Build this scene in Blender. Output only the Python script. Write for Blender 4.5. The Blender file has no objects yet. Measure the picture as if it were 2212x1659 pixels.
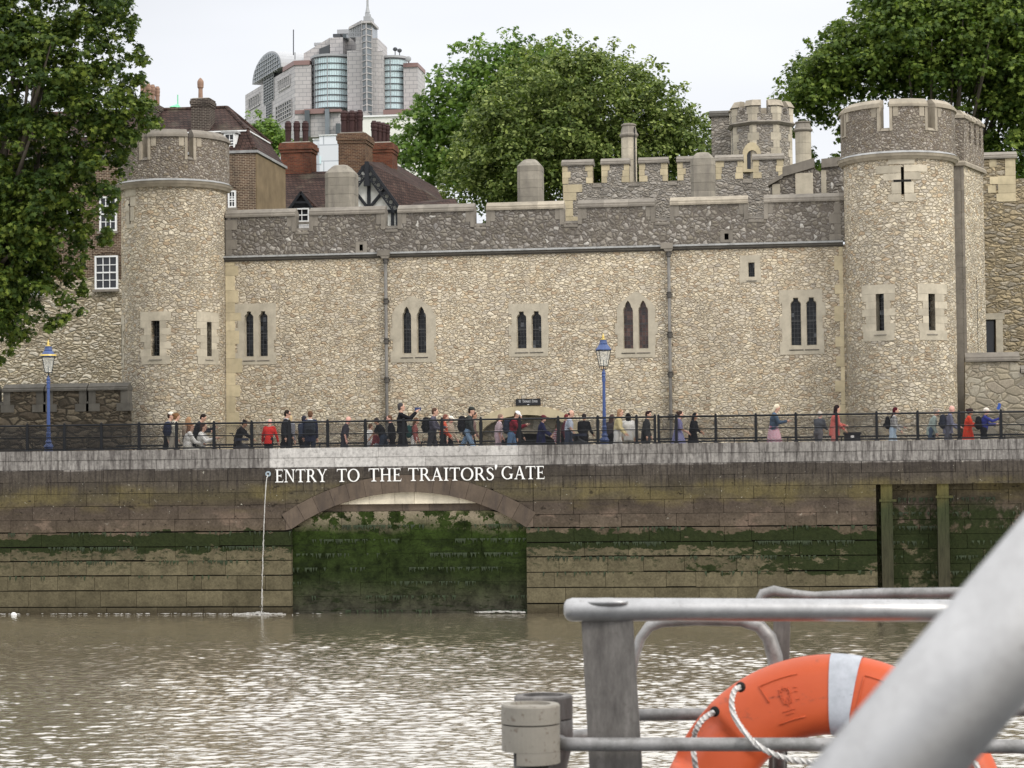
import bpy, math, random
import numpy as np
from mathutils import Vector, Matrix
R = math.radians
random.seed(7); rng = np.random.default_rng(7)
SC = bpy.context.scene
COL = SC.collection

# ------------------------------------------------------------------ camera, world, sun, exposure
PW, PH, FPX = 2212.0, 1659.0, 4696.0
CAM = Vector((0, 0, 4.5)); YAW = R(8.0); ROLL = 0.0115
PITCH = math.atan((1007 - 829.5) / FPX)
_h = Vector((-math.sin(YAW), math.cos(YAW), 0)); _r0 = Vector((math.cos(YAW), math.sin(YAW), 0))
FWD = _h * math.cos(PITCH) + Vector((0, 0, 1)) * math.sin(PITCH)
_u0 = _r0.cross(FWD)
RT = _r0 * math.cos(ROLL) - _u0 * math.sin(ROLL)
UPV = _u0 * math.cos(ROLL) + _r0 * math.sin(ROLL)
cam = bpy.data.cameras.new('camera'); camo = bpy.data.objects.new('camera', cam); COL.objects.link(camo)
camo.matrix_world = Matrix(((RT.x, UPV.x, -FWD.x, CAM.x), (RT.y, UPV.y, -FWD.y, CAM.y), (RT.z, UPV.z, -FWD.z, CAM.z), (0, 0, 0, 1)))
cam.sensor_width = 36; cam.lens = 36 * FPX / PW; cam.clip_start = 0.05; cam.clip_end = 4000
cam.dof.use_dof = True; cam.dof.focus_distance = 74; cam.dof.aperture_fstop = 19
SC.camera = camo
def U(px, py, Y):
    d = FWD * FPX + RT * (px - PW / 2) + UPV * (PH / 2 - py)
    return CAM + d * (Y / d.y)
def UX(px, Y, py=800): return U(px, py, Y).x
def UZ(py, Y, px=1106): return U(px, py, Y).z
def proj(p):
    q = Vector(p) - CAM; z = q.dot(FWD)
    return (PW / 2 + FPX * q.dot(RT) / z, PH / 2 - FPX * q.dot(UPV) / z)

SUN = Vector((0.78, -0.50, 0.70)).normalized()
world = bpy.data.worlds.new('World'); SC.world = world; world.use_nodes = True
wn, wl = world.node_tree.nodes, world.node_tree.links
wn.clear()
wo = wn.new('ShaderNodeOutputWorld'); bg = wn.new('ShaderNodeBackground'); wl.new(bg.outputs[0], wo.inputs[0])
bg.inputs[1].default_value = 0.1
sky = wn.new('ShaderNodeTexSky'); sky.sky_type = 'NISHITA'; sky.sun_disc = False
sky.sun_elevation = math.asin(SUN.z); sky.sun_rotation = math.atan2(SUN.x, SUN.y)
tc = wn.new('ShaderNodeTexCoord'); sp = wn.new('ShaderNodeSeparateXYZ'); wl.new(tc.outputs['Generated'], sp.inputs[0])
rp = wn.new('ShaderNodeValToRGB'); wl.new(sp.outputs[2], rp.inputs[0])
e = rp.color_ramp.elements
e[0].position = 0.0; e[0].color = (0.345, 0.350, 0.362, 1)
e[1].position = 1.0; e[1].color = (0.82, 0.825, 0.84, 1)
q = e.new(0.25); q.color = (0.336, 0.342, 0.357, 1)
q = e.new(0.40); q.color = (0.56, 0.565, 0.58, 1)
q = e.new(0.62); q.color = (0.76, 0.765, 0.78, 1)
nz = wn.new('ShaderNodeTexNoise'); nz.inputs['Scale'].default_value = 2.2; nz.inputs['Detail'].default_value = 4
mp = wn.new('ShaderNodeMapping'); mp.inputs['Scale'].default_value = (1, 1, 3.5); wl.new(tc.outputs['Generated'], mp.inputs[0]); wl.new(mp.outputs[0], nz.inputs[0])
mr = wn.new('ShaderNodeMapRange'); mr.inputs[1].default_value = 0.3; mr.inputs[2].default_value = 0.7; mr.inputs[3].default_value = 22.4; mr.inputs[4].default_value = 27.8
wl.new(nz.outputs[0], mr.inputs[0])
vm = wn.new('ShaderNodeVectorMath'); vm.operation = 'SCALE'; wl.new(rp.outputs[0], vm.inputs[0]); wl.new(mr.outputs[0], vm.inputs['Scale'])
mx = wn.new('ShaderNodeMixRGB'); mx.inputs[0].default_value = 0.93; wl.new(sky.outputs[0], mx.inputs[1]); wl.new(vm.outputs[0], mx.inputs[2])
wl.new(mx.outputs[0], bg.inputs[0])
sl = bpy.data.lights.new('sun', 'SUN'); sl.energy = 1.5; sl.angle = R(11); sl.color = (1.0, 0.95, 0.87)
so = bpy.data.objects.new('sun', sl); COL.objects.link(so); so.rotation_euler = (-SUN).to_track_quat('-Z', 'Y').to_euler()
so.location = (30, -30, 60)
SC.view_settings.view_transform = 'Standard'; SC.view_settings.look = 'None'
SC.view_settings.exposure = 0.16; SC.view_settings.gamma = 1.0; SC.view_settings.use_curve_mapping = False
SC.render.engine = 'CYCLES'; SC.cycles.max_bounces = 5; SC.cycles.diffuse_bounces = 2; SC.cycles.glossy_bounces = 3
SC.cycles.transparent_max_bounces = 6; SC.cycles.use_denoising = True

# ------------------------------------------------------------------ node helpers
class G:
    def __init__(s, name, rough=0.9, spec=0.3, metal=0.0):
        s.m = bpy.data.materials.new(name); s.m.use_nodes = True
        s.N = s.m.node_tree.nodes; s.L = s.m.node_tree.links
        s.b = s.N['Principled BSDF']; s.b.inputs['Roughness'].default_value = rough
        s.b.inputs['Specular IOR Level'].default_value = spec; s.b.inputs['Metallic'].default_value = metal
        s._tc = None
    def tc(s, kind='Object'):
        if s._tc is None: s._tc = s.N.new('ShaderNodeTexCoord')
        return s._tc.outputs[kind]
    def put(s, sock, v):
        if hasattr(v, 'links'): s.L.new(v, sock)
        elif isinstance(v, (tuple, list)): sock.default_value = (*v, 1) if (len(v) == 3 and len(sock.default_value) == 4) else v
        else: sock.default_value = v
    def mapv(s, scale=(1, 1, 1), loc=(0, 0, 0), rot=(0, 0, 0), src=None):
        n = s.N.new('ShaderNodeMapping'); s.L.new(src if src is not None else s.tc(), n.inputs[0])
        n.inputs['Scale'].default_value = scale; n.inputs['Location'].default_value = loc; n.inputs['Rotation'].default_value = rot
        return n.outputs[0]
    def noise(s, scale, detail=3, vec=None, rough=0.55, dist=0.0, col=False):
        n = s.N.new('ShaderNodeTexNoise'); s.L.new(vec if vec is not None else s.tc(), n.inputs['Vector'])
        n.inputs['Scale'].default_value = scale; n.inputs['Detail'].default_value = detail
        n.inputs['Roughness'].default_value = rough; n.inputs['Distortion'].default_value = dist
        return n.outputs['Color' if col else 'Fac']
    def voro(s, scale, vec=None, feature='F1', rand=1.0):
        n = s.N.new('ShaderNodeTexVoronoi'); n.feature = feature; s.L.new(vec if vec is not None else s.tc(), n.inputs['Vector'])
        n.inputs['Scale'].default_value = scale; n.inputs['Randomness'].default_value = rand
        return n
    def ramp(s, fac, stops, interp='LINEAR'):
        n = s.N.new('ShaderNodeValToRGB'); n.color_ramp.interpolation = interp; s.L.new(fac, n.inputs[0])
        el = n.color_ramp.elements
        while len(el) < len(stops): el.new(0.5)
        for e, (p, c) in zip(el, stops):
            e.position = p; e.color = (*c, 1) if not isinstance(c, (int, float)) else (c, c, c, 1)
        return n.outputs[0]
    def mix(s, fac, a, b, mode='MIX'):
        n = s.N.new('ShaderNodeMixRGB'); n.blend_type = mode
        s.put(n.inputs[0], fac); s.put(n.inputs[1], a); s.put(n.inputs[2], b); return n.outputs[0]
    def math(s, op, a, b=0.0, clamp=False):
        n = s.N.new('ShaderNodeMath'); n.operation = op; n.use_clamp = clamp
        s.put(n.inputs[0], a); s.put(n.inputs[1], b); return n.outputs[0]
    def mr(s, v, a, b, c=0.0, d=1.0, smooth=False):
        n = s.N.new('ShaderNodeMapRange'); n.clamp = True
        if smooth: n.interpolation_type = 'SMOOTHSTEP'
        s.put(n.inputs[0], v)
        for i, x in enumerate((a, b, c, d)): n.inputs[1 + i].default_value = x
        return n.outputs[0]
    def sep(s, v):
        n = s.N.new('ShaderNodeSeparateXYZ'); s.L.new(v, n.inputs[0]); return n.outputs
    def comb(s, x, y, z):
        n = s.N.new('ShaderNodeCombineXYZ')
        for i, k in enumerate((x, y, z)): s.put(n.inputs[i], k)
        return n.outputs[0]
    def addv(s, a, b, k=1.0):
        n = s.N.new('ShaderNodeVectorMath'); n.operation = 'MULTIPLY_ADD'
        s.put(n.inputs[0], b); n.inputs[1].default_value = (k, k, k); s.put(n.inputs[2], a); return n.outputs[0]
    def attr(s, name='rnd'):
        n = s.N.new('ShaderNodeAttribute'); n.attribute_name = name; return n.outputs['Fac']
    def bump(s, h, strength=0.5, dist=0.05, normal=None):
        n = s.N.new('ShaderNodeBump'); n.inputs['Strength'].default_value = strength; n.inputs['Distance'].default_value = dist
        s.L.new(h, n.inputs['Height'])
        if normal is not None: s.L.new(normal, n.inputs['Normal'])
        s.L.new(n.outputs[0], s.b.inputs['Normal']); return n.outputs[0]
    def col(s, c): s.put(s.b.inputs['Base Color'], c); return s.m

def plain(name, c, rough=0.7, spec=0.3, metal=0.0, var=0.12, scale=3.0, bump=0.0):
    g = G(name, rough, spec, metal)
    n = g.noise(scale, 4)
    c = g.mix(n, tuple(x * (1 - var * 1.6) for x in c), tuple(min(1, x * (1 + var)) for x in c))
    if bump: g.bump(g.noise(scale * 4, 4), bump, 0.01)
    return g.col(c)

def rubble(name, stones, mortar, sx=3.2, sz=5.4, edge=0.05, stain=None, bump=0.7, big=0.55, white=0.0, jitter=0.22):
    g = G(name, 0.92, 0.15)
    wob = g.noise(2.6, 2, col=True)
    base = g.addv(g.tc(), wob, jitter)
    v1 = g.mapv((sx, sx, sz), src=base); v2 = g.mapv((sx * 1.75, sx * 1.75, sz * 1.55), (3, 1, 7), src=base)
    outs = []
    for v in (v1, v2):
        c = g.voro(1.0, v); d = g.voro(1.0, v, 'DISTANCE_TO_EDGE')
        outs.append((g.sep(c.outputs['Color']), d.outputs['Distance']))
    sel = g.mr(g.noise(1.1, 3, g.mapv((1, 1, 1.6))), big - 0.015, big + 0.015)
    rnd = g.mix(sel, outs[0][0][0], outs[1][0][0]); rnd2 = g.mix(sel, outs[0][0][1], outs[1][0][1]); dist = g.mix(sel, outs[0][1], g.math('MULTIPLY', outs[1][1], 0.8))
    k = len(stones)
    col = g.ramp(rnd, [(i / k, c) for i, c in enumerate(stones)], 'CONSTANT')
    col = g.mix(g.mr(rnd2, 0, 1, 0, 1), g.mix(1.0, col, (0.78, 0.78, 0.80), 'MULTIPLY'), g.mix(1.0, col, (1.14, 1.13, 1.10), 'MULTIPLY'))
    fn = g.noise(16, 5, rough=0.7)
    col = g.mix(1.0, col, g.ramp(fn, [(0.3, 0.72), (0.5, 1.0), (0.72, 1.22)]), 'MULTIPLY')
    if white:
        col = g.mix(g.math('GREATER_THAN', outs[0][0][2], 1 - white), col, (0.52, 0.50, 0.46))
    m = g.mr(dist, edge * 0.35, edge, 1, 0)
    mcol = g.mix(g.noise(3, 3), mortar, tuple(min(1, x * 1.5) for x in mortar))
    col = g.mix(m, col, mcol)
    lg = g.noise(0.22, 4)
    col = g.mix(1.0, col, g.ramp(lg, [(0.3, (0.86, 0.85, 0.84)), (0.7, (1.10, 1.08, 1.04))]), 'MULTIPLY')
    if stain:
        st = g.noise(0.9, 5, g.mapv((1.4, 1.4, 0.25)), 0.65)
        col = g.mix(g.mr(st, 0.5, 0.72, 0, stain[1]), col, stain[0])
    h = g.math('ADD', g.mr(dist, 0, edge * 3.2, 0, 1, True), g.math('MULTIPLY', g.noise(9, 5, rough=0.7), 0.55))
    h = g.math('ADD', h, g.math('MULTIPLY', rnd2, 0.5))
    g.bump(h, bump, 0.05)
    return g.col(col)

def ashlar(name, c, bump=0.3, stainamt=0.5, streak=(0.12, 0.11, 0.10)):
    g = G(name, 0.9, 0.2)
    r = g.attr(); n = g.noise(2.2, 6, rough=0.65); f = g.noise(24, 4)
    col = g.mix(r, tuple(x * 0.82 for x in c), tuple(min(1, x * 1.12) for x in c))
    col = g.mix(1.0, col, g.ramp(n, [(0.28, 0.74), (0.55, 1.0), (0.75, 1.15)]), 'MULTIPLY')
    st = g.noise(2.4, 5, g.mapv((1.6, 1.6, 0.3)), 0.65)
    col = g.mix(g.mr(st, 0.48, 0.75, 0, stainamt), col, streak)
    g.bump(g.math('ADD', g.math('MULTIPLY', f, 0.5), n), bump, 0.02)
    return g.col(col)

def brickm(name, c1, c2, mort, bw=0.225, rh=0.075, axis='x', stain=0.4, msize=0.012):
    g = G(name, 0.92, 0.15)
    s = g.sep(g.tc()); x = g.math('ADD', s[0], s[1])
    v = g.comb(x, s[2], 0.0)
    b = g.N.new('ShaderNodeTexBrick'); g.L.new(v, b.inputs['Vector'])
    g.put(b.inputs['Color1'], c1); g.put(b.inputs['Color2'], c2); g.put(b.inputs['Mortar'], mort)
    b.inputs['Scale'].default_value = 1; b.inputs['Brick Width'].default_value = bw; b.inputs['Row Height'].default_value = rh
    b.inputs['Mortar Size'].default_value = msize; b.inputs['Bias'].default_value = 0.0
    col = g.mix(1.0, b.outputs[0], g.ramp(g.noise(2.5, 5, rough=0.7), [(0.3, 0.66), (0.5, 1), (0.75, 1.25)]), 'MULTIPLY')
    st = g.noise(1.2, 5, g.mapv((1, 1, 0.3)), 0.65)
    col = g.mix(g.mr(st, 0.5, 0.75, 0, stain), col, (0.03, 0.027, 0.025))
    g.bump(g.math('ADD', g.math('MULTIPLY', b.outputs['Fac'], -1.0), g.noise(30, 2)), 0.4, 0.02)
    return g.col(col)

def tilem(name, c, row=0.13):
    g = G(name, 0.88, 0.2)
    s = g.sep(g.tc()); x = g.math('ADD', s[0], g.math('MULTIPLY', s[1], 0.7))
    v = g.comb(x, s[2], 0.0)
    b = g.N.new('ShaderNodeTexBrick'); g.L.new(v, b.inputs['Vector'])
    g.put(b.inputs['Color1'], tuple(k * 0.75 for k in c)); g.put(b.inputs['Color2'], tuple(k * 1.3 for k in c)); g.put(b.inputs['Mortar'], tuple(k * 0.28 for k in c))
    b.inputs['Scale'].default_value = 1; b.inputs['Brick Width'].default_value = 0.2; b.inputs['Row Height'].default_value = row
    b.inputs['Mortar Size'].default_value = 0.022; b.inputs['Mortar Smooth'].default_value = 0.6
    col = g.mix(1.0, b.outputs[0], g.ramp(g.noise(1.6, 6, rough=0.7), [(0.3, 0.6), (0.5, 1), (0.72, 1.5)]), 'MULTIPLY')
    col = g.mix(g.mr(g.noise(0.8, 5), 0.55, 0.75, 0, 0.45), col, (0.12, 0.115, 0.08))
    saw = g.math('FRACT', g.math('DIVIDE', s[2], row))
    g.bump(g.math('ADD', g.math('MULTIPLY', saw, -1.0), g.noise(12, 3)), 0.7, 0.05)
    return g.col(col)

# ------------------------------------------------------------------ mesh helpers
class MB:
    def __init__(s): s.v = []; s.f = []; s.c = []
    def add(s, vs, fs, c=None):
        o = len(s.v); s.v.extend([tuple(p) for p in vs])
        c = random.random() if c is None else c
        for f in fs: s.f.append(tuple(i + o for i in f)); s.c.append(c)
        return s
    def box(s, x0, x1, y0, y1, z0, z1, c=None):
        return s.add([(x0, y0, z0), (x1, y0, z0), (x1, y1, z0), (x0, y1, z0), (x0, y0, z1), (x1, y0, z1), (x1, y1, z1), (x0, y1, z1)],
              [(3, 2, 1, 0), (4, 5, 6, 7), (0, 1, 5, 4), (1, 2, 6, 5), (2, 3, 7, 6), (3, 0, 4, 7)], c)
    def prism(s, poly, y0, y1, c=None):      # polygon in XZ, extruded along Y
        n = len(poly); a = sum(poly[i][0] * poly[(i + 1) % n][1] - poly[(i + 1) % n][0] * poly[i][1] for i in range(n))
        if a < 0: poly = poly[::-1]
        vs = [(x, y0, z) for x, z in poly] + [(x, y1, z) for x, z in poly]
        return s.add(vs, [tuple(range(n)), tuple(range(2 * n - 1, n - 1, -1))] + [((i + 1) % n, i, i + n, (i + 1) % n + n) for i in range(n)], c)
    def prismz(s, poly, z0, z1, c=None, top=None):     # polygon in XY, extruded along Z (top: optional other polygon)
        n = len(poly); a = sum(poly[i][0] * poly[(i + 1) % n][1] - poly[(i + 1) % n][0] * poly[i][1] for i in range(n))
        t = top or poly
        if a < 0: poly = poly[::-1]; t = t[::-1]
        vs = [(x, y, z0) for x, y in poly] + [(x, y, z1) for x, y in t]
        return s.add(vs, [tuple(range(n - 1, -1, -1)), tuple(range(n, 2 * n))] + [(i, (i + 1) % n, (i + 1) % n + n, i + n) for i in range(n)], c)
    def lathe(s, cx, cy, prof, n=20, c=None, a0=0.0, a1=2 * math.pi):
        full = abs(a1 - a0 - 2 * math.pi) < 1e-6; m = n if full else n + 1
        vs = []; fs = []
        for r, z in prof:
            for i in range(m):
                a = a0 + (a1 - a0) * i / n; vs.append((cx + r * math.cos(a), cy + r * math.sin(a), z))
        for j in range(len(prof) - 1):
            for i in range(n):
                i2 = (i + 1) % m; fs.append((j * m + i, j * m + i2, (j + 1) * m + i2, (j + 1) * m + i))
        if full: fs.append(tuple(range(m - 1, -1, -1))); fs.append(tuple(range((len(prof) - 1) * m, len(prof) * m)))
        return s.add(vs, fs, c)
    def tube(s, pts, r, n=10, c=None, closed=False):
        pts = [Vector(p) for p in pts]; k = len(pts); rs = r if isinstance(r, (list, tuple)) else [r] * k
        vs = []; fs = []; up = Vector((0, 0, 1)); prevn = None
        for i, p in enumerate(pts):
            if closed: t = pts[(i + 1) % k] - pts[i - 1]
            else: t = pts[min(i + 1, k - 1)] - pts[max(i - 1, 0)]
            t.normalize()
            if prevn is None:
                a = t.cross(up)
                if a.length < 0.1: a = t.cross(Vector((1, 0, 0)))
                prevn = a.normalized()
            a = (prevn - t * prevn.dot(t)).normalized(); prevn = a; b = t.cross(a)
            for j in range(n):
                w = 2 * math.pi * j / n; vs.append(p + (a * math.cos(w) + b * math.sin(w)) * rs[i])
        kk = k if closed else k - 1
        for i in range(kk):
            o2 = ((i + 1) % k) * n
            for j in range(n): fs.append((i * n + j, i * n + (j + 1) % n, o2 + (j + 1) % n, o2 + j))
        if not closed: fs.append(tuple(range(n - 1, -1, -1))); fs.append(tuple(range((k - 1) * n, k * n)))
        return s.add(vs, fs, c)
    def bar(s, p, q, w, h=None, c=None):          # square bar between two points
        p = Vector(p); q = Vector(q); h = h or w; t = (q - p).normalized()
        a = t.cross(Vector((0, 1, 0)))
        if a.length < 0.1: a = t.cross(Vector((0, 0, 1)))
        a.normalize(); b = t.cross(a)
        vs = [e + a * (w / 2) * i + b * (h / 2) * j for e in (p, q) for i, j in ((-1, -1), (1, -1), (1, 1), (-1, 1))]
        return s.add(vs, [(3, 2, 1, 0), (4, 5, 6, 7), (0, 1, 5, 4), (1, 2, 6, 5), (2, 3, 7, 6), (3, 0, 4, 7)], c)
    def cyl(s, cx, cy, a0, a1, z0, z1, r0, r1, n=None, c=None, r1t=None):   # block on a cylinder wall, angles measured from -Y (towards the camera), + = right
        n = n or max(1, int(abs(a1 - a0) / R(4))); r1t = r1 if r1t is None else r1t
        vs = []; fs = []
        for i in range(n + 1):
            a = a0 + (a1 - a0) * i / n; sx, cx_ = math.sin(a), -math.cos(a)
            vs += [(cx + r0 * sx, cy + r0 * cx_, z0), (cx + r1 * sx, cy + r1 * cx_, z0), (cx + r1t * sx, cy + r1t * cx_, z1), (cx + r0 * sx, cy + r0 * cx_, z1)]
        for i in range(n):
            o = i * 4
            for j in range(4): fs.append((o + j, o + 4 + j, o + 4 + (j + 1) % 4, o + (j + 1) % 4))
        fs.append((0, 1, 2, 3)); fs.append((n * 4 + 3, n * 4 + 2, n * 4 + 1, n * 4))
        return s.add(vs, fs, c)
    def ell(s, c0, r, n=10, m=7, c=None, rot=None):
        vs = [] ; fs = []; c0 = Vector(c0); r = r if isinstance(r, (tuple, list)) else (r, r, r)
        for j in range(1, m):
            th = math.pi * j / m
            for i in range(n):
                ph = 2 * math.pi * i / n; p = Vector((r[0] * math.sin(th) * math.cos(ph), r[1] * math.sin(th) * math.sin(ph), r[2] * math.cos(th)))
                if rot is not None: p = rot @ p
                vs.append(c0 + p)
        t = Vector((0, 0, r[2])); 
        if rot is not None: t = rot @ t
        vs += [c0 + t, c0 - t]; T = len(vs) - 2
        for j in range(m - 2):
            for i in range(n): fs.append((j * n + i, (j + 1) * n + i, (j + 1) * n + (i + 1) % n, j * n + (i + 1) % n))
        for i in range(n): fs.append((T, i, (i + 1) % n)); fs.append((T + 1, (m - 2) * n + (i + 1) % n, (m - 2) * n + i))
        return s.add(vs, fs, c)
    def limb(s, p, r0, q, r1, n=8, c=None):
        p = Vector(p); q = Vector(q)
        s.ell(p, r0, n, 6, c); s.ell(q, r1, n, 6, c); return s.tube([p, q], [r0, r1], n, c)
    def build(s, name, mat, parent=None, smooth=False, remesh=0.0):
        me = bpy.data.meshes.new(name); off = Vector((0, 0, 0)); pp = parent
        while pp is not None: off += pp.location; pp = pp.parent
        v = np.array(s.v, dtype=np.float64).reshape(-1, 3) - np.array(off)
        me.from_pydata(v.tolist(), [], s.f)
        at = me.attributes.new('rnd', 'FLOAT', 'FACE'); at.data.foreach_set('value', np.array(s.c, dtype=np.float32))
        if remesh:
            me = remeshed(me, remesh); smooth = True; me.name = name
        mats = mat if isinstance(mat, (list, tuple)) else [mat]
        for m in mats: me.materials.append(m)
        if smooth: me.polygons.foreach_set('use_smooth', [True] * len(me.polygons))
        me.update()
        o = bpy.data.objects.new(name, me); COL.objects.link(o)
        if parent is not None: o.parent = parent
        return o

def remeshed(me, vox):
    t = bpy.data.objects.new('tmp', me); COL.objects.link(t)
    md = t.modifiers.new('r', 'REMESH'); md.mode = 'VOXEL'; md.voxel_size = vox
    dg = bpy.context.evaluated_depsgraph_get(); dg.update()
    out = bpy.data.meshes.new_from_object(t.evaluated_get(dg))
    bpy.data.objects.remove(t); bpy.data.meshes.remove(me)
    return out

def plate(mb, outer, holes, y0, y1, c=None):      # XZ outline with holes, thick from y0 to y1
    cu = bpy.data.curves.new('p', 'CURVE'); cu.dimensions = '2D'; cu.fill_mode = 'BOTH'; cu.extrude = abs(y1 - y0) / 2
    for poly in [outer] + list(holes):
        sp = cu.splines.new('POLY'); sp.points.add(len(poly) - 1)
        for i, (x, z) in enumerate(poly): sp.points[i].co = (x, z, 0, 1)
        sp.use_cyclic_u = True
    t = bpy.data.objects.new('tmp', cu); COL.objects.link(t)
    dg = bpy.context.evaluated_depsgraph_get(); dg.update()
    me = bpy.data.meshes.new_from_object(t.evaluated_get(dg))
    ym = (y0 + y1) / 2
    mb.add([(v.co.x, ym - v.co.z, v.co.y) for v in me.vertices], [tuple(p.vertices) for p in me.polygons], c)
    bpy.data.objects.remove(t); bpy.data.curves.remove(cu); bpy.data.meshes.remove(me)
    return mb

def tag(o, label=None, cat=None, group=None, kind=None):
    if label: o['label'] = label
    if cat: o['category'] = cat
    if group: o['group'] = group
    if kind: o['kind'] = kind
    return o
def thing(name, loc, label, cat, group=None):
    o = bpy.data.objects.new(name, None); COL.objects.link(o); o.location = loc; o.empty_display_size = 0.2
    return tag(o, label, cat, group)
def copy_tree(o, parent=None):
    c = o.copy(); COL.objects.link(c)
    if parent is not None: c.parent = parent
    for ch in list(o.children): copy_tree(ch, c)
    return c
def rect(x0, x1, z0, z1): return [(x0, z0), (x1, z0), (x1, z1), (x0, z1)]

# ------------------------------------------------------------------ materials
M = {}
WALLST = [(0.50, 0.44, 0.33), (0.60, 0.54, 0.43), (0.44, 0.36, 0.25), (0.54, 0.49, 0.40), (0.47, 0.41, 0.31), (0.63, 0.58, 0.48), (0.38, 0.33, 0.26),
          (0.56, 0.50, 0.38), (0.50, 0.46, 0.38), (0.33, 0.235, 0.145), (0.58, 0.52, 0.41), (0.46, 0.37, 0.25), (0.52, 0.46, 0.35), (0.41, 0.37, 0.31)]
M['wall'] = rubble('ragstone_wall', [(.72 * r_ * 1.22 + .28 * .66, .72 * g_ * 1.20 + .28 * .585, .72 * b_ * 1.16 + .28 * .48) for r_, g_, b_ in WALLST], (0.33, 0.275, 0.195), 4.9, 9.4, 0.05, stain=((0.30, 0.25, 0.18), 0.4), bump=0.85, jitter=0.14)
M['turret'] = rubble('ragstone_turret', [(.72 * c[0] * k * 1.16 + .28 * .58, .72 * c[1] * k * 1.15 + .28 * .525, .72 * c[2] * k * 1.15 + .28 * .42) for c, k in zip(WALLST, [1, .95, .95, 1, .95, .93, 1, .96, .98, 1, .95, 1, .96, 1])], (0.26, 0.22, 0.16), 4.8, 8.8, 0.055, stain=((0.24, 0.205, 0.155), 0.4), bump=0.85, jitter=0.14)
M['turret_top'] = rubble('grey_turret_parapet', [(0.27, 0.24, 0.20), (0.35, 0.315, 0.27), (0.235, 0.205, 0.165), (0.40, 0.365, 0.32), (0.30, 0.27, 0.22), (0.25, 0.21, 0.155)], (0.12, 0.10, 0.083), 4.6, 6.4, 0.11, ((0.14, 0.125, 0.11), 0.5), 0.8, 0.4)
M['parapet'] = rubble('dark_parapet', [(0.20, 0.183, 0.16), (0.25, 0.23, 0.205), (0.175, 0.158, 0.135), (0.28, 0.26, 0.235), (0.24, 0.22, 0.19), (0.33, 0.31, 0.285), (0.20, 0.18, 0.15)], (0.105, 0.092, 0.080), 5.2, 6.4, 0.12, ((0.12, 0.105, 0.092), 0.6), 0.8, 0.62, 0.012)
M['rear'] = rubble('grey_rear_wall', [(0.30, 0.28, 0.25), (0.38, 0.35, 0.31), (0.27, 0.245, 0.21), (0.43, 0.40, 0.36), (0.34, 0.31, 0.27), (0.36, 0.34, 0.31)], (0.19, 0.17, 0.145), 4.2, 8.0, 0.08, ((0.15, 0.135, 0.115), 0.4), 0.8)
M['oldwall'] = rubble('old_curtain_wall', [(0.50, 0.44, 0.33), (0.58, 0.52, 0.41), (0.42, 0.37, 0.28), (0.62, 0.57, 0.47), (0.36, 0.31, 0.23), (0.54, 0.47, 0.34)], (0.17, 0.14, 0.095), 2.8, 6.6, 0.11, ((0.22, 0.19, 0.14), 0.3), 1.0)
M['rightwall'] = rubble('brown_curtain_wall', [(0.38, 0.31, 0.20), (0.46, 0.38, 0.25), (0.30, 0.25, 0.17), (0.35, 0.31, 0.24), (0.42, 0.37, 0.29)], (0.16, 0.13, 0.085), 2.6, 6.0, 0.09, ((0.20, 0.17, 0.12), 0.4), 1.0)
M['lowwall'] = rubble('moat_wall_blocks', [(0.33, 0.29, 0.22), (0.40, 0.35, 0.27), (0.28, 0.25, 0.20), (0.36, 0.33, 0.27)], (0.17, 0.15, 0.11), 2.0, 3.2, 0.045, ((0.15, 0.13, 0.10), 0.3), 0.6, jitter=0.08)
M['darkwall'] = rubble('dirty_shaded_moat_wall', [(0.085, 0.07, 0.052), (0.12, 0.10, 0.075), (0.065, 0.055, 0.042), (0.14, 0.12, 0.09)], (0.03, 0.026, 0.02), 1.7, 4.4, 0.10, ((0.04, 0.035, 0.028), 0.5), 1.0)  # dark tone holds both dirt and the tree's shade, painted into the stone
M['dress'] = ashlar('dressed_stone', (0.50, 0.445, 0.345), 0.3, 0.3, (0.30, 0.26, 0.20))
M['dressy'] = ashlar('yellow_dressed_stone', (0.58, 0.49, 0.32), 0.25, 0.25, (0.28, 0.24, 0.18))
M['cope'] = ashlar('weathered_coping', (0.235, 0.21, 0.175), 0.35, 0.6, (0.13, 0.115, 0.10))
M['copel'] = ashlar('pale_coping', (0.36, 0.315, 0.245), 0.35, 0.55, (0.17, 0.145, 0.12))
M['coped'] = ashlar('dark_coping', (0.10, 0.093, 0.08), 0.35, 0.5, (0.05, 0.045, 0.04))
M['lead'] = ashlar('lead_flashing', (0.36, 0.36, 0.35), 0.3, 0.5, (0.12, 0.11, 0.10))
M['under'] = plain('shade_toned_moulding', (0.10, 0.09, 0.075), 0.9, var=0.3)  # dark colour paints the shadow under the lead string course
M['pipe'] = ashlar('rusty_iron_pipe', (0.19, 0.18, 0.165), 0.2, 0.6, (0.07, 0.06, 0.05))
M['pipe2'] = plain('dark_iron_collar', (0.085, 0.078, 0.07), 0.6)
M['glass'] = plain('dark_window_glass', (0.018, 0.02, 0.024), 0.12, 0.6)
g = G('leaded_glass_painted_glints', 0.25, 0.35)
M['panes'] = g.col(g.ramp(g.attr(), [(0.0, (0.006, 0.007, 0.009)), (0.7, (0.012, 0.014, 0.017)), (0.9, (0.04, 0.045, 0.052)), (1.0, (0.17, 0.18, 0.19))]))  # the few lighter tones are glints painted into the panes
g = G('brown_leaded_glass', 0.2, 0.6); M['panesb'] = g.col(g.ramp(g.attr(), [(0.0, (0.035, 0.018, 0.015)), (0.5, (0.09, 0.038, 0.026)), (1.0, (0.16, 0.08, 0.06))]))
M['glassb'] = plain('brown_window_shutter', (0.10, 0.045, 0.03), 0.4, 0.4, var=0.5, scale=6)
M['glassg'] = plain('grey_window_glass', (0.12, 0.13, 0.13), 0.2, 0.5, var=0.3)
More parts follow.
